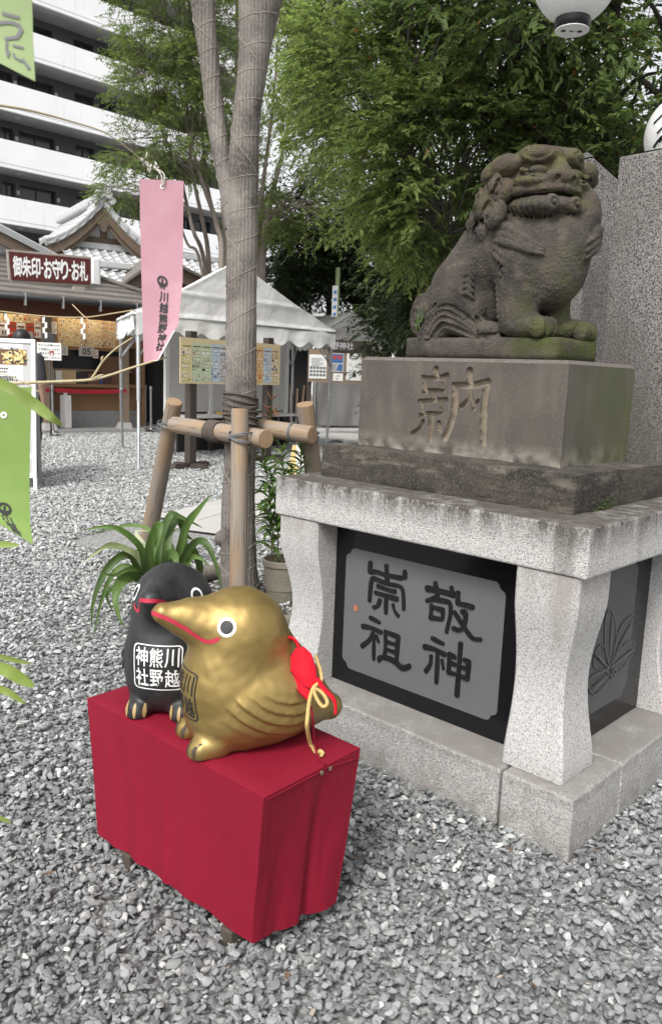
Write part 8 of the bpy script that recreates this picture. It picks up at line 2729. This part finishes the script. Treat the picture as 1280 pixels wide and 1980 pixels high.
def bleaf(pts, w, Y, tilt):
    c = np.array(smooth_path([at(px, py, Y + dy) for px, py, dy in pts], 6))
    T = np.gradient(c, axis=0); T /= np.linalg.norm(T, axis=1)[:, None]
    vs = []
    m_ = len(c)
    for i in range(m_):
        t = i / (m_ - 1)
        s_ = np.cross(T[i], np.array([0, -1, tilt])); s_ /= np.linalg.norm(s_)
        ww = w * math.sin(math.pi * (.12 + .88 * t)) ** .75
        n_ = np.cross(s_, T[i])
        vs += [c[i] + s_ * ww + n_ * ww * .25, c[i], c[i] - s_ * ww + n_ * ww * .25]
    MB().add(vs, [(3 * i + k, 3 * i + k + 1, 3 * i + 4 + k, 3 * i + 3 + k) for i in range(m_ - 1) for k in range(2)]).build('leaf', M['bamboo_leaf'], bt_, smooth=True)
bleaf([(-30, 728, .02), (20, 750, 0), (70, 784, 0), (98, 806, -.01), (121, 823, 0)], .0075, 1.0, .2)
bleaf([(-20, 1052, 0), (10, 1053, 0), (38, 1055, 0)], .004, .95, .3)
bleaf([(-30, 1262, 0), (20, 1275, 0), (62, 1284, 0)], .0032, .9, .3)
bleaf([(-30, 1284, .02), (10, 1295, 0), (45, 1315, 0), (67, 1329, 0)], .0075, .88, .3)
bleaf([(-30, 1330, .02), (10, 1336, 0), (50, 1362, 0)], .0045, .9, .3)
bleaf([(-30, 1575, 0), (0, 1582, 0), (22, 1592, 0)], .003, .9, .3)
hl = thing('bamboo_tip', 'thin arched bamboo tip and cotton cord from which the pink strip hangs', 'branch', at(0, 205, 1.3))
MB().tube(smooth_path([at(-30, 198, 1.2), at(40, 209, 1.25), at(88, 220, 1.3), at(135, 233, 1.35), at(200, 254, 1.42), at(245, 284, 1.47), at(280, 314, 1.5)], 6), list(np.linspace(.0022, .0006, 37)), 7).build('twig', M['bamboo'], hl, smooth=True)
mb = MB()
for i in range(26):
    a = at(272 + 34 * (i / 26) + rg.normal(0, 3.0), 310 + 16 * (i / 26) + rg.normal(0, 3.5), YP + rg.normal(0, .002))
    b_ = a + rg.normal(0, .0032, 3)
    mb.tube([a, lerp(a, b_, .5) + rg.normal(0, .001, 3), b_], [.0008, .0017, .0006], 5)
mb.build('cotton_knot', M['cotton'], hl, smooth=True)
mb = MB()
mb.tube(smooth_path([at(300, 322, YP), at(308, 332, YP - .003), at(313, 342, YP - .004), at(314, 359, YP - .002)], 4), .0012, 6)
mb.tube(smooth_path([at(304, 326, YP), at(316, 334, YP - .003), at(318, 346, YP - .004), at(315, 360, YP - .001)], 4), .0012, 6)
mb.tube(smooth_path([at(290, 318, YP), at(291, 326, YP - .003), at(288, 333, YP - .003)], 4), .0009, 6)
mb.build('cotton_string', M['cotton'], hl, smooth=True)

# straw ropes with folded white papers
M['straw'] = mat('straw', (0.42, 0.33, 0.19), .9)
YR = 12.4
mb = MB()
rp1 = smooth_path([at(-60, 594, YR), at(15, 603, YR), at(88, 611, YR), at(162, 613, YR), at(215, 606, YR), at(258, 599, 11.95)], 5)
mb.tube(rp1, .010, 6)
rope1 = thing('straw_rope', 'straw rope with folded white papers strung to the corner of the event tent', 'rope', at(100, 611, YR))
mb.build('rope', M['straw'], rope1, smooth=True)
for (px, py) in ((15, 604), (88, 611), (162, 613)):
    mb = MB()
    s_ = 1.0
    for j in range(4):
        x0 = (-.026, .010, -.022, .012)[j]
        a = at(px, py, YR) + np.array([x0, -.02 - .006 * j, -.02 - .075 * j])
        mb.hexa([a + (-.017, 0, -.085), a + (.017, .01, -.075), a + (.017, .014, -.075), a + (-.017, .004, -.085)], [a + (-.017, 0, 0), a + (.017, .01, .01), a + (.017, .014, .01), a + (-.017, .004, 0)])
    mb.build('folded_paper', M['paper'], rope1)
mb = MB(); mb.tube(smooth_path([at(140, 588, 13.6), at(165, 613, 13.2), at(195, 634, 12.9), at(230, 649, 13.9)], 5), .008, 6)
tag(mb.build('straw_rope', M['straw'], smooth=True), 'slack pale straw rope drooping to the rear corner of the event tent', 'rope')

# ================================================================== PEOPLE
M['skin'] = mat('skin', (0.46, 0.29, 0.21), .6)
M['hair'] = mat('hair', (0.012, 0.011, 0.011), .5)
M['trouser'] = mat('trouser', (0.26, 0.26, 0.27), .85)
M['dark_cloth'] = mat('dark_cloth', (0.03, 0.03, 0.035), .85)
M['white_cloth'] = mat('white_cloth', (0.62, 0.62, 0.60), .85)
def stripes():
    m, n, l, b = new_mat('striped_cloth')
    tc = n.new('ShaderNodeTexCoord'); sx = n.new('ShaderNodeSeparateXYZ'); l.new(tc.outputs['Object'], sx.inputs[0])
    q = n.new('ShaderNodeMath'); q.operation = 'PINGPONG'; q.inputs[1].default_value = .014; l.new(sx.outputs[2], q.inputs[0])
    g = n.new('ShaderNodeMath'); g.operation = 'GREATER_THAN'; g.inputs[1].default_value = .0085; l.new(q.outputs[0], g.inputs[0])
    x = n.new('ShaderNodeMix'); x.data_type = 'RGBA'; l.new(g.outputs[0], x.inputs['Factor']); x.inputs[6].default_value = (.55, .55, .55, 1); x.inputs[7].default_value = (.12, .13, .16, 1)
    l.new(x.outputs[2], b.inputs['Base Color']); b.inputs['Roughness'].default_value = .85
    return m
M['striped_cloth'] = stripes()
def person(base, ang, H, shirt, trousers, label, upper_only=False, bag=False):
    k = H / 1.70
    c, s = math.cos(ang), math.sin(ang)
    base = np.array(base, float)
    W = lambda V: np.stack([c * V[:, 0] - s * V[:, 1], s * V[:, 0] + c * V[:, 1], V[:, 2]], 1) * k + base
    t = thing('person', label, 'person', base)
    # x to the person's left, y backward; faces -y
    B = Sdf((-.45, -.35, -.02), (.45, .35, 1.75), .016)
    B.ell((0, 0, 1.57), (.078, .098, .115), .02)
    B.cap((0, .01, 1.40), (0, 0, 1.50), .055, .050, .02)
    B.ell((0, -.098, 1.555), (.016, .022, .024), .008); B.ell((0, -.085, 1.515), (.028, .014, .008), .004)
    for sg in (1, -1):
        B.ell((sg * .033, -.088, 1.585), (.014, .010, .008), .004)
        B.ell((sg * .080, .0, 1.56), (.012, .022, .032), .006)
        B.chain([(sg * .19, .01, 1.38), (sg * .235, .03, 1.10), (sg * .225, -.03, .86)], [.052, .042, .030], .02)
        B.ell((sg * .222, -.045, .80), (.018, .038, .050), .012)
        for j in range(4): B.chain([(sg * .222, -.075 + .020 * j, .77), (sg * (.218 - .004 * j), -.078 + .020 * j, .735), (sg * .212, -.072 + .018 * j, .70 + .006 * abs(j - 1.5))], .0095, .004)
        B.chain([(sg * .215, -.075, .81), (sg * .205, -.098, .785), (sg * .20, -.100, .755)], .011, .006)
        if not upper_only:
            B.chain([(sg * .09, .0, .92), (sg * .10, -.01, .50), (sg * .10, .02, .10)], [.085, .060, .042], .03)
            B.ell((sg * .105, -.05, .035), (.045, .12, .04), .015)
    B.ell((0, .01, 1.20), (.175, .105, .24), .03); B.ell((0, .01, .96), (.155, .105, .12), .03)
    V, F = B.mesh(); np_mesh('body', W(relax(V, F, 1)), F, M['skin'], t, smooth=True)
    Hr = Sdf((-.14, -.16, 1.40), (.14, .16, 1.75), .012)
    Hr.ell((0, .015, 1.60), (.094, .108, .108), .01); Hr.ell((0, -.12, 1.54), (.075, .08, .075), .02, sub=True)
    V, F = Hr.mesh(); np_mesh('hair', W(relax(V, F, 1)), F, M['hair'], t, smooth=True)
    S_ = Sdf((-.42, -.25, .80), (.42, .25, 1.50), .014)
    S_.ell((0, .01, 1.20), (.195, .125, .26), .03); S_.ell((0, .01, .98), (.175, .125, .14), .03); S_.cap((-.17, .01, 1.37), (.17, .01, 1.37), .062, .062, .03)
    for sg in (1, -1): S_.chain([(sg * .19, .01, 1.37), (sg * .235, .03, 1.15)], [.068, .062], .02)
    V, F = S_.mesh(); np_mesh('shirt', W(relax(V, F, 1)), F, shirt, t, smooth=True)
    if not upper_only:
        T_ = Sdf((-.28, -.22, .06), (.28, .22, 1.02), .016)
        for sg in (1, -1): T_.chain([(sg * .09, .0, .90), (sg * .102, -.01, .50), (sg * .105, .02, .12)], [.108, .088, .075], .02)
        T_.ell((0, .01, .93), (.165, .115, .09), .03)
        V, F = T_.mesh(); np_mesh('trousers', W(relax(V, F, 1)), F, trousers, t, smooth=True)
    if bag:
        V = W(np.array(smooth_path([(-.16, -.09, 1.40), (-.02, -.135, 1.20), (.15, -.12, 1.0), (.20, .0, .92)], 6)))
        MB().tube(list(V), .016, 6, squash=.5).build('bag_strap', M['dark_cloth'], t, smooth=True)
        V = W(np.array([(.22, .02, .90)]))[0]
        MB().box(V - (.06, .10, .16), V + (.06, .10, .06)).build('bag', M['dark_cloth'], t, bevel=.02)
    return t
person(gp(84, 826, .06), math.radians(40), 1.66, M['striped_cloth'], M['trouser'], 'person in a striped top and grey trousers standing by the waiting notice', bag=True)
ps2 = at(32, 652, 10.4)
person((ps2[0], 10.6, -.02), math.radians(170), (ps2[2] + .02) / 1.60 * 1.70, M['dark_cloth'], M['dark_cloth'], 'person with black hair standing behind the white framed sign, only the head showing')
ps3 = OFr.hit(157, 694, -1.55)
person(OFr((ps3[0], -1.55, ps3[2] - 1.57 * .94)), math.radians(40), 1.60, M['white_cloth'], M['dark_cloth'], 'shrine attendant behind the serving window under number 05', upper_only=True)
